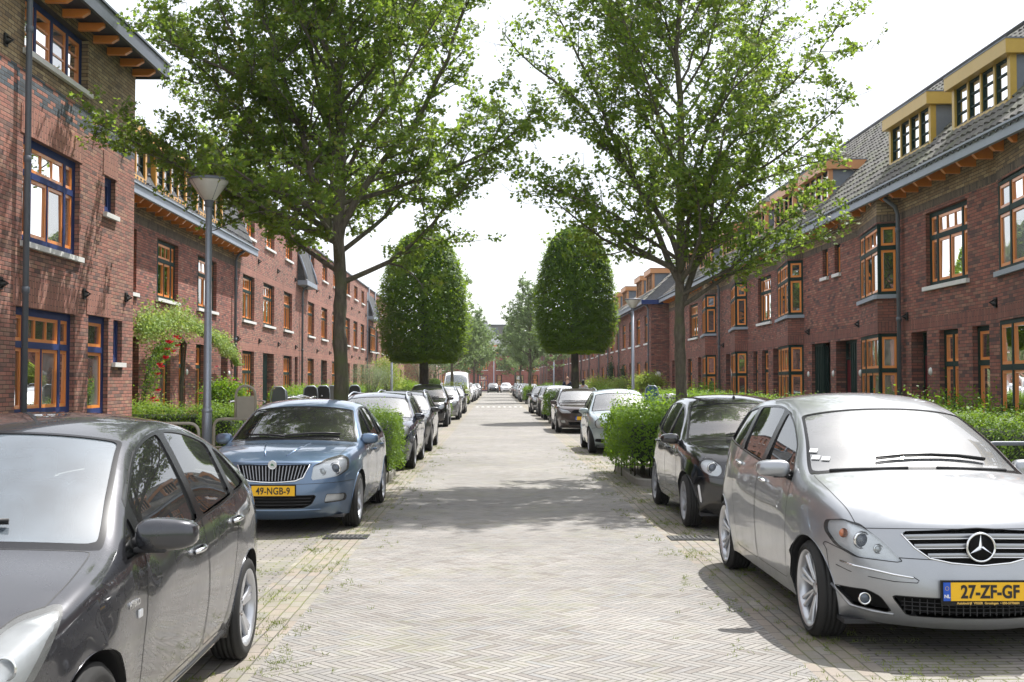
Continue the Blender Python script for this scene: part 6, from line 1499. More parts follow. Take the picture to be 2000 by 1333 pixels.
# mouldings and lamp innards
for sg in (-1, 1):
    m = MB(); m.tube(polytube(B, [(1.45, .255), (2.4, .25), (3.15, .265)], 'side', sg=sg, out=.004), .008, 6); m.build('sill_moulding', M['trim'], cA)
    for (x, z, r_) in ((.60, .70, .045), (.70, .72, .04)):
        p, n = B.front(sg * x, z); m = MB(); m.lathe(V((sg * x, p.y + .05, z)), (0, -1, 0), [(.001, -.03), (r_ * .6, -.02), (r_, .01), (r_ * 1.1, .0)], 20); m.build('lamp_bowl', M['chrome'], cA)
m = MB(); m.box(-.06, .06, 2.55, 2.62, 1.525, 1.535); m.build('roof_aerial_base', M['trim'], cA)
place(cA, -2.37, 3.54)
# silver people carrier
cB, B = make_car(SILV, 'silver people carrier with a big ring star badge and yellow number plate')
m = MB()
for z, w_, h_ in ((.752, .425, .030), (.695, .375, .028), (.640, .305, .026)): bar_front(m, B, -w_, w_, z, h_, .010, .02, zc=lambda x: -.012 * (abs(x) / .4) ** 2)
m.build('grille_slat', M['p_silver'], cB)
for z, w_ in ((.737, .42), (.681, .37), (.627, .29)): m = MB(); bar_front(m, B, -w_, w_, z, .006, .006, .01, zc=lambda x: -.012 * (abs(x) / .4) ** 2); m.build('chrome_line', M['chrome'], cB)
m = MB(); pts = [fpt(B, x, z, -.001) for x, z in [(-.445, .757), (-.38, .678), (-.30, .618), (-.18, .594), (0, .580), (.18, .594), (.30, .618), (.38, .678), (.445, .757)]]; m.tube(pts, .006, 6); m.build('grille_rim', M['chrome'], cB)
c = fpt(B, 0, .69, -.012)
m = MB(); m.lathe(c, (0, -1, 0), [(.0005, .004), (.082, .004), (.083, -.02)], 36); st = m.build('badge', M['void'], cB)
m = MB(); m.tube([c + V((.085 * math.cos(k * math.pi / 20), -.006, .085 * math.sin(k * math.pi / 20))) for k in range(40)], .0075, 8, closed=True)
for k in range(3):
    a = R(90 + 120 * k); d = V((math.cos(a), 0, math.sin(a))); t = V((-math.sin(a), 0, math.cos(a))); o = c + V((0, -.006, 0)); b = .014
    m.add([o - t * b * 1 + d * -.004, o + t * b * 1 + d * -.004, o + d * .080, o + V((0, -.010, 0)), o - d * .008], [(0, 3, 2), (3, 1, 2), (0, 4, 3), (4, 1, 3)], False)
m.build('ring_star', M['chrome'], st)
num_plate(cB, B, .435, '27-ZF-GF', sub='Autobedrijf  VISSER  Groningen  \u2022 050-5770684', bold=.0032)
m = MB()
for z in (.30, .325, .35): bar_front(m, B, -.46, .46, z, .004, .012, .01)
for k in range(-11, 12): x = k * .04; p = fpt(B, x, .32, .014); m.box(x - .002, x + .002, p.y, p.y + .01, .28, .37)
m.build('grille_mesh', M['plastic'], cB)
for sg in (-1, 1):
    m = MB(); pts = [fpt(B, sg * x, z, -.004) for x, z in ((.40, .50), (.50, .512), (.60, .53), (.70, .545), (.76, .56))]; m.tube(pts, .007, 6); m.build('bumper_chrome', M['chrome'], cB)
    m = MB(); pts = [fpt(B, sg * x, z, -.001) for x, z in ((.38, .47), (.50, .47), (.62, .485), (.72, .505), (.775, .53))]; m.tube(pts, .003, 5); pts = [fpt(B, sg * x, z, -.001) for x, z in ((.38, .47), (.37, .485), (.40, .505))]; m.tube(pts, .003, 5); m.build('bumper_seam', M['trim'], cB)
    c = fpt(B, sg * .645, .345, .0); m = MB(); m.lathe(c, (0, -1, 0), [(.030, .002), (.036, .006), (.042, 0), (.03, -.01)], 24); fo = m.build('fog_light', M['chrome'], cB)
    m = MB(); m.lathe(c, (0, -1, 0), [(.0005, .004), (.02, .003), (.031, -.002)], 20); m.build('lamp_lens', M['dark_lamp'], fo)
    m = MB(); pts = [fpt(B, sg * x, z, -.001) for x, z in ((.495, .262), (.60, .268), (.71, .288), (.79, .40))]; m.tube(pts, .009, 6); m.build('fog_light_trim', M['p_silver'], cB)
    p, n = B.front(sg * .735, .735); m = MB(); m.lathe(p + V((sg * .0, .035, 0)), (0, -1, 0), [(.001, .02), (.022, .015), (.03, 0)], 16); m.build('indicator_bulb', M['amberlens'], cB)
projector(cB, B, .645, .70, .040, .032)
projector(cB, B, .565, .655, .022, .03, mt='badge_white')
for k, (x, z) in enumerate([(-.655, 1.20), (-.66, 1.155), (-.60, 1.15)]):
    p, n = B.front(x, z); m = MB(); Mx = frame_m(p + n * .002, n); w_ = .028; m.add([Mx @ V((a, b, 0)) for a, b in ((-w_, -.022), (w_, -.022), (w_, .022), (-w_, .022))], [(0, 1, 2, 3)]); m.build('windscreen_sticker', M['white_ink'], cB)
m = MB(); 
for sg in (-1, 1): m.tube([B.top(sg * x, y)[0] + V((0, 0, .004)) for x, y in ((.1, 1.0), (.4, 1.03), (.62, 1.09))], .012, 5)
m.build('cowl_vent', M['plastic'], cB)
place(cB, 2.955, 6.95)
# ice blue hatchback
cC, B = make_car(BLUE, 'ice blue hatchback with an upright slatted grille and yellow number plate')
for k in range(-9, 10):
    x = k * .0385; m = MB(); zt, zb = .765, .600 + .03 * (abs(x) / .37) ** 2; xb = x * .88
    a, b = fpt(B, x, zt, .006), fpt(B, xb, zb, .006); m.add([a + V((-.004, 0, 0)), a + V((.004, 0, 0)), b + V((.004, 0, 0)), b + V((-.004, 0, 0)), a + V((-.004, .02, 0)), a + V((.004, .02, 0)), b + V((.004, .02, 0)), b + V((-.004, .02, 0))], [(0, 1, 2, 3), (0, 4, 5, 1), (1, 5, 6, 2), (2, 6, 7, 3), (3, 7, 4, 0)], False); m.build('grille_slat', M['hub'], cC)
m = MB(); m.tube([fpt(B, x, z, -.003) for x, z in ((-.40, .77), (-.335, .632), (-.25, .598), (-.12, .587), (0, .583), (.12, .587), (.25, .598), (.335, .632), (.40, .77))], .009, 8); m.build('grille_rim', M['chrome'], cC)
m = MB(); bar_front(m, B, -.42, .42, .792, .026, -.006, .012, zc=lambda x: -.012 * (abs(x) / .4) ** 2); m.build('grille_header', M['p_blue'], cC)
c = fpt(B, 0, .775, -.018); m = MB(); m.lathe(c, (0, -1, 0), [(.048, -.01), (.050, .004), (.044, .006), (.040, .002)], 28); bd = m.build('badge', M['chrome'], cC)
m = MB(); m.lathe(c, (0, -1, 0), [(.0005, .004), (.041, .003)], 28); m.build('badge_face', M['badge_white'], bd)
m = MB(); o = c + V((0, -.006, 0)); m.add([o + V((x, 0, z)) for x, z in ((-.022, -.012), (.0, -.006), (.024, -.016), (.010, .004), (.018, .014), (.002, .010), (-.004, .024), (-.012, .008), (-.024, .012), (-.012, -.001))], [tuple(range(10))]); m.build('winged_arrow', M['badge_green'], bd)
num_plate(cC, B, .495, '49-NGB-9', small='1', bold=.0015)
m = MB()
for z in (.335, .37, .405): bar_front(m, B, -.42, .42, z, .008, .014, .01)
m.build('grille_mesh', M['plastic'], cC)
projector(cC, B, .66, .72, .048, .03); projector(cC, B, .53, .69, .030, .03, mt='badge_white')
for sg in (-1, 1):
    m = MB(); m.tube([B.top(sg * x, y)[0] + V((0, 0, .002)) for x, y in ((.12, .25), (.20, .6), (.26, 1.0))], .010, 6); m.build('bonnet_crease', M['p_blue'], cC)
m = MB(); bar_front(m, B, -.52, .52, .275, .022, -.006, .02); m.build('bumper_lip', M['p_blue'], cC)
place(cC, -2.46, 12.75, -.6)
# small black hatchback
cD, B = make_car(BLACK, 'small black rounded hatchback with white running light')
for z in (.735, .765):
    m = MB(); bar_front(m, B, -.44, .44, z, .010, -.004, .012, zc=lambda x: .03 * max(0, .12 - abs(x)) / .12); m.build('chrome_line', M['chrome'], cD)
projector(cD, B, .60, .72, .045, .03)
num_plate(cD, B, .50, '', h_=.11)
place(cD, 3.06, 12.75)
for o in list(cD.children_recursive):
    if o.name.startswith(('plate_lettering',)): bpy.data.objects.remove(o)
# ---- other body shapes
def derive(C, sx, sy, sz, **kw):
    D = dict(C); D.pop('B', None)
    D['keys'] = [(a * sy, b * sz, c_ * sy, d * sz) for a, b, c_, d in C['keys']]; D['plan'] = [(a * sy, b * sx) for a, b in C['plan']]; D['green'] = [(a * sy, b * sx) for a, b in C['green']]; D['belt'] = [(a * sy, b * sz) for a, b in C['belt']]
    D['axles'] = [(a * sy, b) for a, b in C['axles']]; D['windows'] = [(a * sy, b, c_ * sy, d) for a, b, c_, d in C['windows']]; D['doors'] = [[(a * sy, b * sz) for a, b in q] for q in C['doors']]; D['bumper'] = [(a * sy, b * sz) for a, b in C['bumper']]
    D['front'] = [dict(f, poly=[(a * sx, b * sz) for a, b in f['poly']]) for f in C['front']]; D['W2'] = C['W2'] * sx; D['L'] = C['L'] * sy; D['H'] = C['H'] * sz; D['z0'] = C['z0'] * sz; D['cowl_y'] = C['cowl_y'] * sy; D['zm'] = C.get('zm', .6) * sz
    D['track'] = C['track'] * sx; m_ = C['mirror']; D['mirror'] = (m_[0] * sy, m_[1] * sz, m_[2], m_[3]); D['handles'] = [(a * sy, b * sz) for a, b in C['handles']]; D['wipers'] = [((a[0] * sx, a[1] * sy), (b[0] * sx, b[1] * sy)) for a, b in C['wipers']]
    D['lines'] = [([(a * sy, b * sz) for a, b in q], r_) for q, r_ in C['lines']]; D.update(kw); return D
def estate(C, **kw):
    D = derive(C, 1, 1, 1); k = list(C['keys'][:C['iF'] + 1 + 6]); k += [(3.0, 1.458, 3.03, 1.395), (3.6, 1.44, 3.6, 1.375), (4.15, 1.40, 4.10, 1.33), (4.28, 1.34, 4.20, 1.27), (4.42, 1.08, 4.30, 1.05), (4.50, .85, 4.36, .80), (4.54, .45, 4.36, .44), (4.45, .22, 4.25, .22)]
    D['keys'] = k; D['iR'] = 14; D['rear'] = (14.1, 15.0); D['windows'] = [(1.56, 1.0, 2.42, -.10), (2.52, -.10, 3.28, -.05), (3.38, -.03, 4.15, -.45)]; D['green'] = [(.3, .3), (1.3, .40), (1.9, .36), (3.0, .36), (3.9, .40), (4.4, .5)]; D['plan'] = [(.12, .62), (.28, .735), (.5, .81), (.9, .862), (1.4, .882), (2.4, .885), (3.4, .880), (3.9, .865), (4.3, .82), (4.5, .76)]
    D['rails'] = (1.95, 4.1); D.update(kw); return D
EST = estate(BLUE)
YAR = derive(BLACK, .96, .925, .99, paint=M['p_pale'], glass='gl_hazy', aerial=None, front=[
   dict(name='headlight', poly=[(.52, .62), (.68, .60), (.80, .64), (.83, .76), (.74, .84), (.63, .82), (.54, .72)], wrap=.35, round=.05, light=True, mat='lensold', split=True, ymax=.8),
   dict(name='grille', poly=[(-.24, .64), (.24, .64), (.27, .71), (-.27, .71)], mirror=False, round=.03, mat='void', inset=.02, ymax=.45),
   dict(name='lower_grille', poly=[(-.28, .27), (.28, .27), (.30, .36), (-.30, .36)], mirror=False, round=.02, mat='void', inset=.03, ymax=.45),
   dict(name='fog_light_recess', poly=[(.50, .27), (.70, .29), (.68, .36), (.50, .36)], wrap=.0, round=.02, mat='void', inset=.02, split=True, ymax=.6)])
KIA = estate(BLUE, paint=M['p_brown'], glass='gl_wind', rails=(2.0, 4.0), front=[
   dict(name='headlight', poly=[(.42, .66), (.80, .66), (1.02, .74), (1.12, .84), (.95, .83), (.60, .77)], wrap=.45, round=.03, light=True, mat='lens', split=True, ymax=.9),
   dict(name='grille', poly=[(-.36, .66), (.36, .66), (.40, .70), (.30, .77), (-.30, .77), (-.40, .70)], mirror=False, round=.03, mat='void', inset=.02, ymax=.45),
   dict(name='lower_grille', poly=[(-.46, .27), (.46, .27), (.50, .38), (-.50, .38)], mirror=False, round=.03, mat='void', inset=.03, ymax=.45),
   dict(name='fog_light', poly=[(.62, .33), (.84, .34), (.86, .42), (.64, .43)], wrap=.3, round=.03, light=True, mat='lens', split=True, ymax=.7, deep=.03)])
cY, B = make_car(YAR, 'small pale silver hatchback parked behind the loose hedge', detail=2); place(cY, 3.03, 26.6)
cK, B = make_car(KIA, 'dark brown estate parked behind the small pale hatchback', detail=2); num_plate(cK, B, .50, ''); place(cK, 2.87, 37.4)
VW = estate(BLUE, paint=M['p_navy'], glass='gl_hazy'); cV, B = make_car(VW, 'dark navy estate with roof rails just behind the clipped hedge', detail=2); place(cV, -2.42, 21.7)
ES2 = estate(derive(BLUE, 1, 1, 1), paint=M['p_dgrey'], glass='gl_hazy'); cE, B = make_car(ES2, 'graphite estate parked second behind the clipped hedge', level=2, detail=1); place(cE, -2.40, 27.3)
HB = derive(BLACK, .97, .92, 1.05, glass='gl_clear', paint=M['p_black'], step=.12, aerial=None); cH, B = make_car(HB, 'black high-roofed hatchback parked before the left clipped tree', level=1, detail=1); place(cH, -2.58, 42.5)
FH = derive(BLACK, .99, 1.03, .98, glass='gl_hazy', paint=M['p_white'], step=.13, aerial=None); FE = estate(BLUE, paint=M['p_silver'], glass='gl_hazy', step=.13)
G_ = 'cars parked far down the street'
cF, B = make_car(FH, 'white hatchback half hidden by the square hedge on the right', level=1, detail=1, group=G_); place(cF, 2.98, 50.3)
cS, B = make_car(FE, 'silver estate with roof rails behind the ragged shaded hedge', level=1, detail=1, group=G_); place(cS, -2.42, 50.3)
VAN = dict(L=5.6, W2=1.0, H=2.42, R=.34, arch=.40, track=.98, tw=.22, axles=[(.95, 0), (4.5, 0)], iF=3, iR=12, z0=1.25, cowl_y=.95, paint=M['p_white'], step=.16, nz=12, glass='gl_grey', surround=False,
  keys=[(.10, .22, .45, .24), (.02, .40, .28, .42), (.02, .70, .26, .72), (.08, .98, .32, .98), (.40, 1.14, .55, 1.10), (.85, 1.30, .95, 1.25), (1.25, 1.72, 1.34, 1.68), (1.62, 2.14, 1.72, 2.08), (1.95, 2.36, 2.05, 2.26), (2.6, 2.42, 2.65, 2.32), (4.2, 2.42, 4.2, 2.32), (5.3, 2.40, 5.25, 2.30), (5.5, 2.34, 5.4, 2.25), (5.58, 1.6, 5.46, 1.6), (5.6, .7, 5.48, .7), (5.55, .3, 5.4, .3)],
  plan=[(.1, .70), (.28, .84), (.55, .93), (1.0, .985), (2, 1.0), (5, 1.0), (5.4, .96), (5.6, .92)], green=[(.3, .10), (1, .12), (2, .10), (5.5, .08)], belt=[(.2, 1.0), (.9, 1.22), (1.5, 1.28), (5.5, 1.30)], curv=.03, shoulder=.02, zm=.75,
  windows=[(1.30, .75, 2.25, 0)], wm=.50, screen=(5.1, 7.2), rear=(13, 13.2), su=.90, hood=(3.1, 4.9, .9), doors=[], mirror=(1.30, 1.35, .14, (.11, .08, .16)), handles=[], lines=[], wheel=dict(n=6, w=(.03, .04), mat='hub'), wipers=[((.6, 1.0), (-.2, .92))],
  front=[dict(name='headlight', poly=[(.66, .74), (1.0, .76), (1.12, .95), (.95, 1.0), (.72, .92)], wrap=.35, round=.04, light=True, mat='lens', split=True, ymax=.8), dict(name='grille', poly=[(-.5, .74), (.5, .74), (.48, .90), (-.48, .90)], mirror=False, round=.03, mat='void', inset=.02, ymax=.5)])
cW, B = make_car(VAN, 'tall white delivery van towering over the cars on the left', level=1, detail=1, cat='van', name='delivery_van'); place(cW, -2.87, 84)
FAR = {'h': cF, 'e': cS}
def recolour(root, src, pm):
    for o in [root] + list(root.children_recursive):
        if o.type != 'MESH': continue
        for sl in o.material_slots:
            if sl.material == src: sl.link = 'OBJECT'; sl.material = pm
def far_car(kind, x, y, pm, label, rz=0):
    c = copy_tree(FAR[kind]); c['label'] = label; place(c, x, y, rz); recolour(c, M['p_white'] if kind == 'h' else M['p_silver'], M[pm]); return c
far_car('h', 2.93, 55.2, 'p_dgrey', 'dark grey hatchback close behind the white one beyond the square hedge'); far_car('e', 2.72, 60.2, 'p_black', 'black estate sticking out nearest the road on the right, before the small distant hedge')
far_car('e', -2.42, 59.8, 'p_dgrey', 'dark grey estate between the silver estate and the yellow-green hedge')
far_car('h', -2.60, 92.5, 'p_white', 'white hatchback directly behind the white van'); far_car('h', -2.50, 97.5, 'p_silver', 'silver hatchback second behind the white van'); far_car('e', -2.45, 103.5, 'p_white', 'white estate third behind the white van')
far_car('e', -2.5, 109, 'p_dgrey', 'grey estate fourth behind the white van'); far_car('h', -2.45, 115, 'p_black', 'black hatchback fifth behind the white van'); far_car('h', -2.4, 130, 'p_silver', 'farthest silver hatchback on the left kerb')
cs = ['p_silver', 'p_white', 'p_dgrey', 'p_pale', 'p_silver', 'p_white', 'p_black', 'p_silver', 'p_dgrey']
words = ['first', 'second', 'third', 'fourth', 'fifth', 'sixth', 'seventh', 'eighth', 'ninth']; cn = {'p_silver': 'silver', 'p_white': 'white', 'p_dgrey': 'grey', 'p_pale': 'pale blue', 'p_black': 'black'}
for k in range(9): far_car('he'[k % 2], 2.85 + .05 * (k % 3), 93.5 + k * 5.6, cs[k], '%s car %s in the row past the small distant hedge on the right' % (cn[cs[k]], words[k]))
far_car('h', -.30, 169.5, 'p_black', 'black car across the end of the street'); far_car('h', 1.62, 169.3, 'p_white', 'white car beside the black one across the end of the street')
# ================================================================ street furniture
M['lampglass'] = plain('frosted_lamp_glass', (.62, .60, .54), .35, Coat=.6)
def street_lamp(x, y, label, H=5.0):
    T = thing('street_lamp', (x, y, .10), label, 'lamp', 'grey street lamps'); m = MB()
    m.tube([V((x, y, .08)), V((x, y, 1.2)), V((x, y, 1.25)), V((x, y, H - .42))], [.082, .080, .066, .052], 16); m.lathe(V((x, y, 1.22)), (0, 0, 1), [(.080, -.03), (.090, 0), (.068, .04)], 16); m.build('pole', M['gal'], T)
    m = MB(); m.lathe(V((x, y, H)), (0, 0, 1), [(.045, -.46), (.062, -.44), (.07, -.36), (.085, -.33)], 24); m.build('collar', M['pipe'], T)
    m = MB(); m.lathe(V((x, y, H)), (0, 0, 1), [(.075, -.34), (.12, -.30), (.31, -.03), (.315, 0), (.30, .0)], 36); m.build('lamp_shade', M['lampglass'], T)
    m = MB(); m.lathe(V((x, y, H)), (0, 0, 1), [(.33, -.012), (.335, .012), (.30, .035), (.001, .055)], 36); m.build('lid', M['pipe'], T)
    for k in range(4):
        a = R(45 + 90 * k); m = MB(); m.tube([V((x + .10 * math.cos(a), y + .10 * math.sin(a), H - .32)), V((x + .32 * math.cos(a), y + .32 * math.sin(a), H - .01))], .007, 5); m.build('rib', M['pipe'], T)
street_lamp(-4.70, 18.9, 'grey street lamp with a cone glass head before the left terrace')
street_lamp(5.57, 46.5, 'grey street lamp standing left of the right street tree', 5.0); street_lamp(4.9, 96, 'distant street lamp beyond the right clipped tree'); street_lamp(-5.2, 58, 'street lamp whose pole stands just left of the dome tree trunk')
street_lamp(-.2, 181, 'street lamp in front of the end house', 6.0)
def rack(x, y, label, mat='gal', h=.95, w_=.75, rz=0):
    T = thing('cycle_rack', (x, y, .1), label, 'bike rack', 'tubular cycle racks'); m = MB(); d = V((math.cos(rz), math.sin(rz), 0)); c = V((x, y, .08)); k = .14; P_ = [c - d * w_ / 2, c - d * w_ / 2 + V((0, 0, h - k))]
    for t in range(1, 5): a = R(90 * t / 5); P_.append(c - d * (w_ / 2 - k + k * math.cos(a)) + V((0, 0, h - k + k * math.sin(a))))
    P_.append(c - d * (w_ / 2 - k) + V((0, 0, h))); P_.append(c + d * (w_ / 2 - k) + V((0, 0, h)))
    for t in range(1, 5): a = R(90 - 90 * t / 5); P_.append(c + d * (w_ / 2 - k + k * math.cos(a)) + V((0, 0, h - k + k * math.sin(a))))
    P_ += [c + d * w_ / 2 + V((0, 0, h - k)), c + d * w_ / 2]; m.tube(P_, .024, 10); m.build('hoop', M[mat], T)
    m = MB(); m.tube([c - d * w_ / 2 + V((0, 0, .45)), c + d * w_ / 2 + V((0, 0, .45))], .014, 8); m.build('crossbar', M[mat], T)
M['beige'] = plain('beige_lacquered_steel', (.42, .38, .31), .45)
rack(-4.95, 17.6, 'pale tubular cycle rack beside the left lamp post', 'beige', .98, .9); rack(-4.65, 20.6, 'pale tubular cycle rack behind the blue car', 'beige', .95, .7)
rack(5.5, 12.0, 'dark tubular cycle rack by the glossy hedge', 'pipe', .97, .85); rack(4.95, 24.6, 'pale cycle rack behind the black car roof', 'beige', .95, .7); rack(5.0, 26.2, 'second pale cycle rack, farther behind the black car', 'beige', .85, .7)
# ---------------------------------------------------------------- bicycles
M['seat_blue'] = plain('blue_child_seat', (.035, .10, .18), .4); M['rubber'] = M['tyre']; M['frame_black'] = plain('black_bike_frame', (.012, .012, .014), .35, Coat=.5); M['frame_red'] = plain('red_bike_frame', (.22, .02, .02), .35); M['basket'] = plain('grey_crate', (.22, .22, .21), .7)
def bicycle(x, y, rz, label, frame='frame_black', seat=None, crate=False, screen=False):
    """local: +X forward"""
    T = thing('bicycle', (0, 0, 0), label, 'bicycle', 'bicycles parked at the kerb')
    for cx in (-.53, .53):
        m = MB(); m.tube([V((cx + .34 * math.cos(k * math.pi / 16), 0, .35 + .34 * math.sin(k * math.pi / 16))) for k in range(32)], .018, 6, closed=True); wo = m.build('wheel', M['tyre'], T)
        m = MB(); m.tube([V((cx + .32 * math.cos(k * math.pi / 16), 0, .35 + .32 * math.sin(k * math.pi / 16))) for k in range(32)], .009, 5, closed=True)
        for k in range(18): a = k * math.pi / 9; m.tube([V((cx, .015 * (-1) ** k, .35)), V((cx + .32 * math.cos(a), 0, .35 + .32 * math.sin(a)))], .0018, 3)
        m.tube([V((cx, -.05, .35)), V((cx, .05, .35))], .02, 8); m.build('rim', M['chrome'], wo)
        m = MB(); m.tube([V((cx + .375 * math.cos(R(a)), 0, .35 + .375 * math.sin(R(a)))) for a in (range(20, 200, 12) if cx < 0 else range(0, 150, 12))], .022, 5); m.build('mudguard', M[frame], T)
    m = MB(); bb = V((-.05, 0, .30)); hd = V((.36, 0, .92)); st = V((-.22, 0, .85)); hl = V((.39, 0, .72)); rr = V((-.53, 0, .35)); ff = V((.53, 0, .35))
    for a, b, r_ in ((bb, st, .016), (bb, hl, .018), (st, hd, .013), (hl, hd, .019), (hl, ff, .013), (bb, rr, .011), (st, rr, .010)): m.tube([a, b], r_, 8)
    m.build('frame', M[frame], T)
    m = MB(); m.tube([st, V((-.26, 0, .97))], .013, 8); m.obox((-.28, 0, 1.0), (.26, .17, .07), bev=.03); m.build('saddle', M['trim'], T)
    m = MB(); m.tube([hd, V((.33, 0, 1.08))], .013, 8); m.tube([V((.12, -.29, 1.10)), V((.22, -.27, 1.11)), V((.33, -.14, 1.12)), V((.35, 0, 1.09)), V((.33, .14, 1.12)), V((.22, .27, 1.11)), V((.12, .29, 1.10))], .013, 8)
    for s_ in (-1, 1): m.tube([V((.05, s_ * .295, 1.10)), V((.17, s_ * .285, 1.105))], .018, 8)
    m.build('handlebar', M['chrome'], T)
    m = MB()
    for s_ in (-.06, .06): m.tube([V((-.30, s_, .74)), V((-.80, s_, .74)), V((-.53, s_, .35))], .006, 5)
    m.build('carrier', M[frame], T)
    m = MB(); m.tube([bb + V((0, -.05, 0)), bb + V((.12, -.07, -.12))], .009, 6); m.tube([bb + V((0, .05, 0)), bb + V((-.12, .07, .12))], .009, 6); m.obox(tuple(bb + V((.12, -.11, -.12))), (.09, .07, .02)); m.obox(tuple(bb + V((-.12, .11, .12))), (.09, .07, .02)); m.lathe(bb, (0, 1, 0), [(.08, -.045), (.09, -.04), (.08, -.035)], 20); m.build('pedals', M['trim'], T)
    m = MB(); m.lathe(V((.42, 0, .93)), (1, 0, 0), [(.001, -.03), (.03, -.02), (.035, .02), (.001, .025)], 12); m.build('headlamp', M['chrome'], T)
    if seat:
        m = MB(); pr = [(-.16, 0), (-.17, .28), (-.15, .44), (-.08, .50), (.08, .50), (.15, .44), (.17, .28), (.16, 0)]; fr_ = (V((-.74, 0, .82)), V((0, 1, 0)), V((-1, 0, .18)).normalized()); m.prism(pr, fr_, 0, .045)
        for s_ in (-1, 1): m.obox((-.62, s_ * .16, .90), (.26, .03, .18), bev=.012)
        m.obox((-.60, 0, .82), (.30, .30, .05), bev=.02); so_ = m.build('child_seat', M[seat], T)
        m = MB(); m.tube([V((-.79, y_ * 1.0, .84 + z_)) - V((.05, 0, 0)) for y_, z_ in pr], .014, 6); m.build('seat_rim', M['gal'], so_)
    if crate:
        m = MB(); a, b, c_, d, z0, z1 = .42, .82, -.22, .22, .84, 1.06
        for q in range(4):
            z = z0 + (z1 - z0) * q / 3; m.tube([V((a, c_, z)), V((b, c_, z)), V((b, d, z)), V((a, d, z)), V((a, c_, z))], .010, 5)
        for q in range(8): yy = c_ + (d - c_) * q / 7; m.box(b - .004, b + .004, yy - .012, yy + .012, z0, z1); m.box(a - .004, a + .004, yy - .012, yy + .012, z0, z1)
        m.box(a, b, c_, d, z0 - .01, z0); m.build('front_crate', M['basket'], T)
    if screen:
        m = MB(); pr = []
        for k in range(13): t_ = R(180 * k / 12); pr.append((-.155 * math.cos(t_), .38 + .14 * math.sin(t_)))
        inner = [(-.095 * math.cos(R(180 * k / 8)), .36 + .10 * math.sin(R(180 * k / 8))) for k in range(9)]
        fr_ = (V((-.84, 0, .86)), V((0, 1, 0)), V((-1, 0, .1)).normalized()); m.prism([(-.165, 0)] + [(-.155, .34)] + inner[:1] + [(-.095, .345), (.095, .345)] + [(.155, .34), (.165, 0)], fr_, 0, .03)
        m.tube([V((-.87, a, .86 + b)) for a, b in [(-.165, 0), (-.16, .34)] + pr + [(.16, .34), (.165, 0)]], .022, 8); m.obox((-.66, 0, .86), (.36, .30, .06), bev=.02); m.build('child_seat', M['beige'], T)
    T.scale = (1.07, 1.07, 1.10); T.location = (x, y, .10); T.rotation_euler.z = rz; return T
# bikes stand with their rear toward the street or leaning along the kerb
bicycle(-4.62, 21.6, R(100), 'bicycle with a tall beige child seat behind the blue car', screen=True)
bicycle(-4.5, 26.1, R(75), 'bicycle with a grey child seat and chrome bars, nearest the rose bush', seat='pipe')
bicycle(-4.75, 28.2, R(60), 'bicycle without a seat shell, low among the parked bicycles', 'frame_red')
bicycle(-4.9, 30.6, R(100), 'bicycle with a black child seat, left of the trunk', seat='plastic', crate=True)
bicycle(-4.65, 31.6, R(95), 'bicycle with a second black child seat nearer the trunk', seat='trim')
bicycle(-4.40, 32.6, R(88), 'bicycle with a pale framed grey child seat and front crate against the trunk', seat='basket', crate=True)
bicycle(-4.35, 36.0, R(95), 'bicycle with a black child seat just right of the trunk', seat='trim')
bicycle(4.60, 32.4, R(70), 'bicycle with a blue child seat behind the small pale hatchback', seat='seat_blue', crate=False)
bicycle(4.95, 31.6, R(110), 'red framed bicycle leaning next to the blue child seat', 'frame_red', crate=True)
bicycle(5.2, 33.0, R(80), 'black bicycle at the right end of the group by the hedge')
# ---------------------------------------------------------------- two walkers
M['skin'] = plain('skin', (.50, .30, .21), .55, Specular=.3); M['navy_cloth'] = plain('navy_shirt', (.012, .018, .045), .9); M['jeans'] = plain('dark_jeans', (.02, .028, .05), .9); M['black_hair'] = plain('black_hair', (.006, .005, .005), .45); M['pale_cloth'] = plain('pale_top', (.45, .44, .46), .85); M['grey_hair'] = plain('short_grey_hair', (.16, .13, .11), .7)
def skin_mesh(nodes, edges, mat, name, parent, sub=2, root=0):
    me = bpy.data.meshes.new(name); me.from_pydata([n[0] for n in nodes], edges, []); o = bpy.data.objects.new(name, me); S.collection.objects.link(o)
    md = o.modifiers.new('k', 'SKIN'); md.use_smooth_shade = True
    for i, n in enumerate(nodes): me.skin_vertices[0].data[i].radius = n[1] if hasattr(n[1], '__len__') else (n[1], n[1])
    me.skin_vertices[0].data[root].use_root = True
    sm_ = o.modifiers.new('s', 'SUBSURF'); sm_.levels = sub
    dg = bpy.context.evaluated_depsgraph_get(); m2 = bpy.data.meshes.new_from_object(o.evaluated_get(dg)); bpy.data.objects.remove(o); m2.materials.clear(); m2.materials.append(M[mat])
    m2.polygons.foreach_set('use_smooth', [True] * len(m2.polygons)); return link(name, m2, parent)
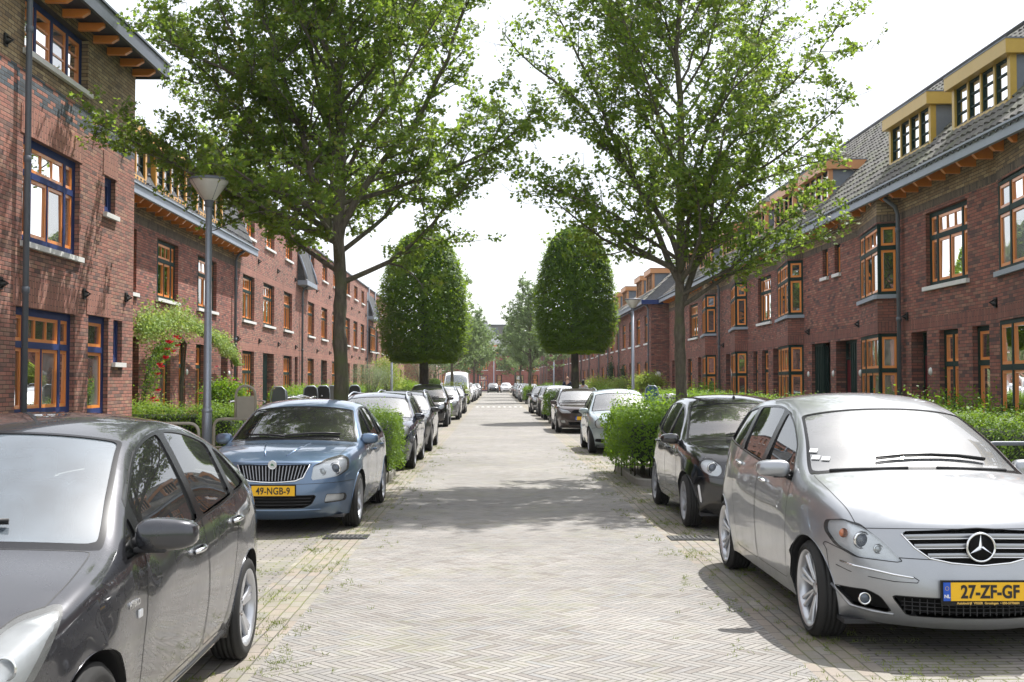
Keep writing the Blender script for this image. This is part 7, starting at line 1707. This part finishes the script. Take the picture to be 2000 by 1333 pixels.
def person(x, y, label, s, shirt, hair_long, stride):
    """walks away from the camera (+y)"""
    T = thing('person', (0, 0, 0), label, 'person'); q = lambda a, b, c: (a, b, c)
    N_ = [(q(0, 0, .98), (.15, .10)), (q(0, .0, 1.15), (.135, .095)), (q(0, .01, 1.32), (.165, .11)), (q(0, .0, 1.45), (.12, .085)), (q(0, .02, 1.53), .055), (q(0, .03, 1.60), (.060, .07)), (q(0, .03, 1.68), (.078, .095)), (q(0, .02, 1.76), (.06, .075))]
    E_ = [(0, 1), (1, 2), (2, 3), (3, 4), (4, 5), (5, 6), (6, 7)]
    for sg in (-1, 1):
        f = stride * sg; b = len(N_)
        N_ += [(q(sg * .10, .0, .90), .088), (q(sg * .105, f * .5 + .03, .50), .060), (q(sg * .11, f, .12), .042), (q(sg * .115, f + .02, .05), (.042, .04)), (q(sg * .125, f + .16, .035), (.04, .03))]
        E_ += [(0, b), (b, b + 1), (b + 1, b + 2), (b + 2, b + 3), (b + 3, b + 4)]
        c_ = len(N_); N_ += [(q(sg * .19, 0, 1.42), .062), (q(sg * .25, -f * .25, 1.14), .044), (q(sg * .27, -f * .6 + .05, .90), .030), (q(sg * .27, -f * .65 + .07, .82), (.022, .038))]
        E_ += [(3, c_), (c_, c_ + 1), (c_ + 1, c_ + 2), (c_ + 2, c_ + 3)]
        for k in range(4):
            h = len(N_); N_ += [(q(sg * .27, -f * .65 + .045 + .018 * k, .775), .0095), (q(sg * .265, -f * .65 + .05 + .018 * k, .735 - .004 * (k % 2)), .008)]; E_ += [(c_ + 3, h), (h, h + 1)]
        h = len(N_); N_.append((q(sg * .25, -f * .65 + .12, .81), .010)); E_.append((c_ + 3, h))
    b_ = skin_mesh(N_, E_, 'skin', 'body', T)
    # shirt and trousers follow the same skeleton, a little thicker
    Sh = [(q(0, 0, .99), (.165, .118)), (q(0, .0, 1.15), (.152, .112)), (q(0, .01, 1.32), (.182, .128)), (q(0, .0, 1.44), (.14, .10)), (q(0, .012, 1.505), .072)]; SE = [(0, 1), (1, 2), (2, 3), (3, 4)]
    for sg in (-1, 1):
        f = stride * sg; c_ = len(Sh); Sh += [(q(sg * .195, 0, 1.42), .080), (q(sg * .245, -f * .22, 1.19), .062)]; SE += [(3, c_), (c_, c_ + 1)]
    skin_mesh(Sh, SE, shirt, 'shirt', T)
    Tr = [(q(0, 0, .99), (.158, .112)), (q(0, 0, .92), (.15, .11))]; TE = [(0, 1)]
    for sg in (-1, 1):
        f = stride * sg; b = len(Tr); Tr += [(q(sg * .10, .0, .84), .103), (q(sg * .105, f * .5 + .03, .50), .076), (q(sg * .11, f, .11), .062)]; TE += [(1, b), (b, b + 1), (b + 1, b + 2)]
    skin_mesh(Tr, TE, 'jeans', 'trousers', T)
    if hair_long: skin_mesh([(q(0, .0, 1.77), (.085, .095)), (q(0, -.02, 1.68), (.10, .10)), (q(0, -.05, 1.55), (.10, .06)), (q(0, -.06, 1.42), (.085, .04))], [(0, 1), (1, 2), (2, 3)], 'black_hair', 'hair', T)
    else: skin_mesh([(q(0, -.025, 1.66), (.082, .07)), (q(0, -.03, 1.60), (.06, .045))], [(0, 1)], 'grey_hair', 'hair', T)
    for sg in (-1, 1):
        m = MB(); m.obox((sg * .088, .03, 1.665), (.018, .035, .06), bev=.007); m.build('ear', M['skin'], T)
        m = MB(); m.obox((sg * .032, .118, 1.70), (.022, .012, .012), bev=.004); m.build('eye', M['white'], T)
    m = MB(); m.obox((0, .13, 1.665), (.022, .03, .045), bev=.008); m.build('nose', M['skin'], T); m = MB(); m.obox((0, .122, 1.625), (.045, .012, .010), bev=.003); m.build('mouth', M['rose'], T)
    T.scale = (s, s, s); T.location = (x, y, .10); return T
person(4.15, 66, 'bald person in a navy shirt walking away, left of the dome tree trunk', 1.06, 'navy_cloth', False, .22)
person(4.62, 60.5, 'person with long black hair in a pale top, right of the dome tree trunk', .95, 'pale_cloth', True, .18)
# ================================================================ thin summer haze: far things pale a little
m = MB(); m.box(-380, 380, -55, 700, -1, 16)
t = bpy.data.materials.new('haze'); t.use_nodes = True; n = t.node_tree; n.nodes.clear(); o = n.nodes.new('ShaderNodeOutputMaterial'); v = n.nodes.new('ShaderNodeVolumePrincipled')
v.inputs['Density'].default_value = .00022; v.inputs['Color'].default_value = (.92, .96, 1, 1); n.links.new(v.outputs[0], o.inputs['Volume'])
tag(m.build('haze', t), kind='stuff')
bpy.data.objects['ground'].scale = (.9, .7, 1)
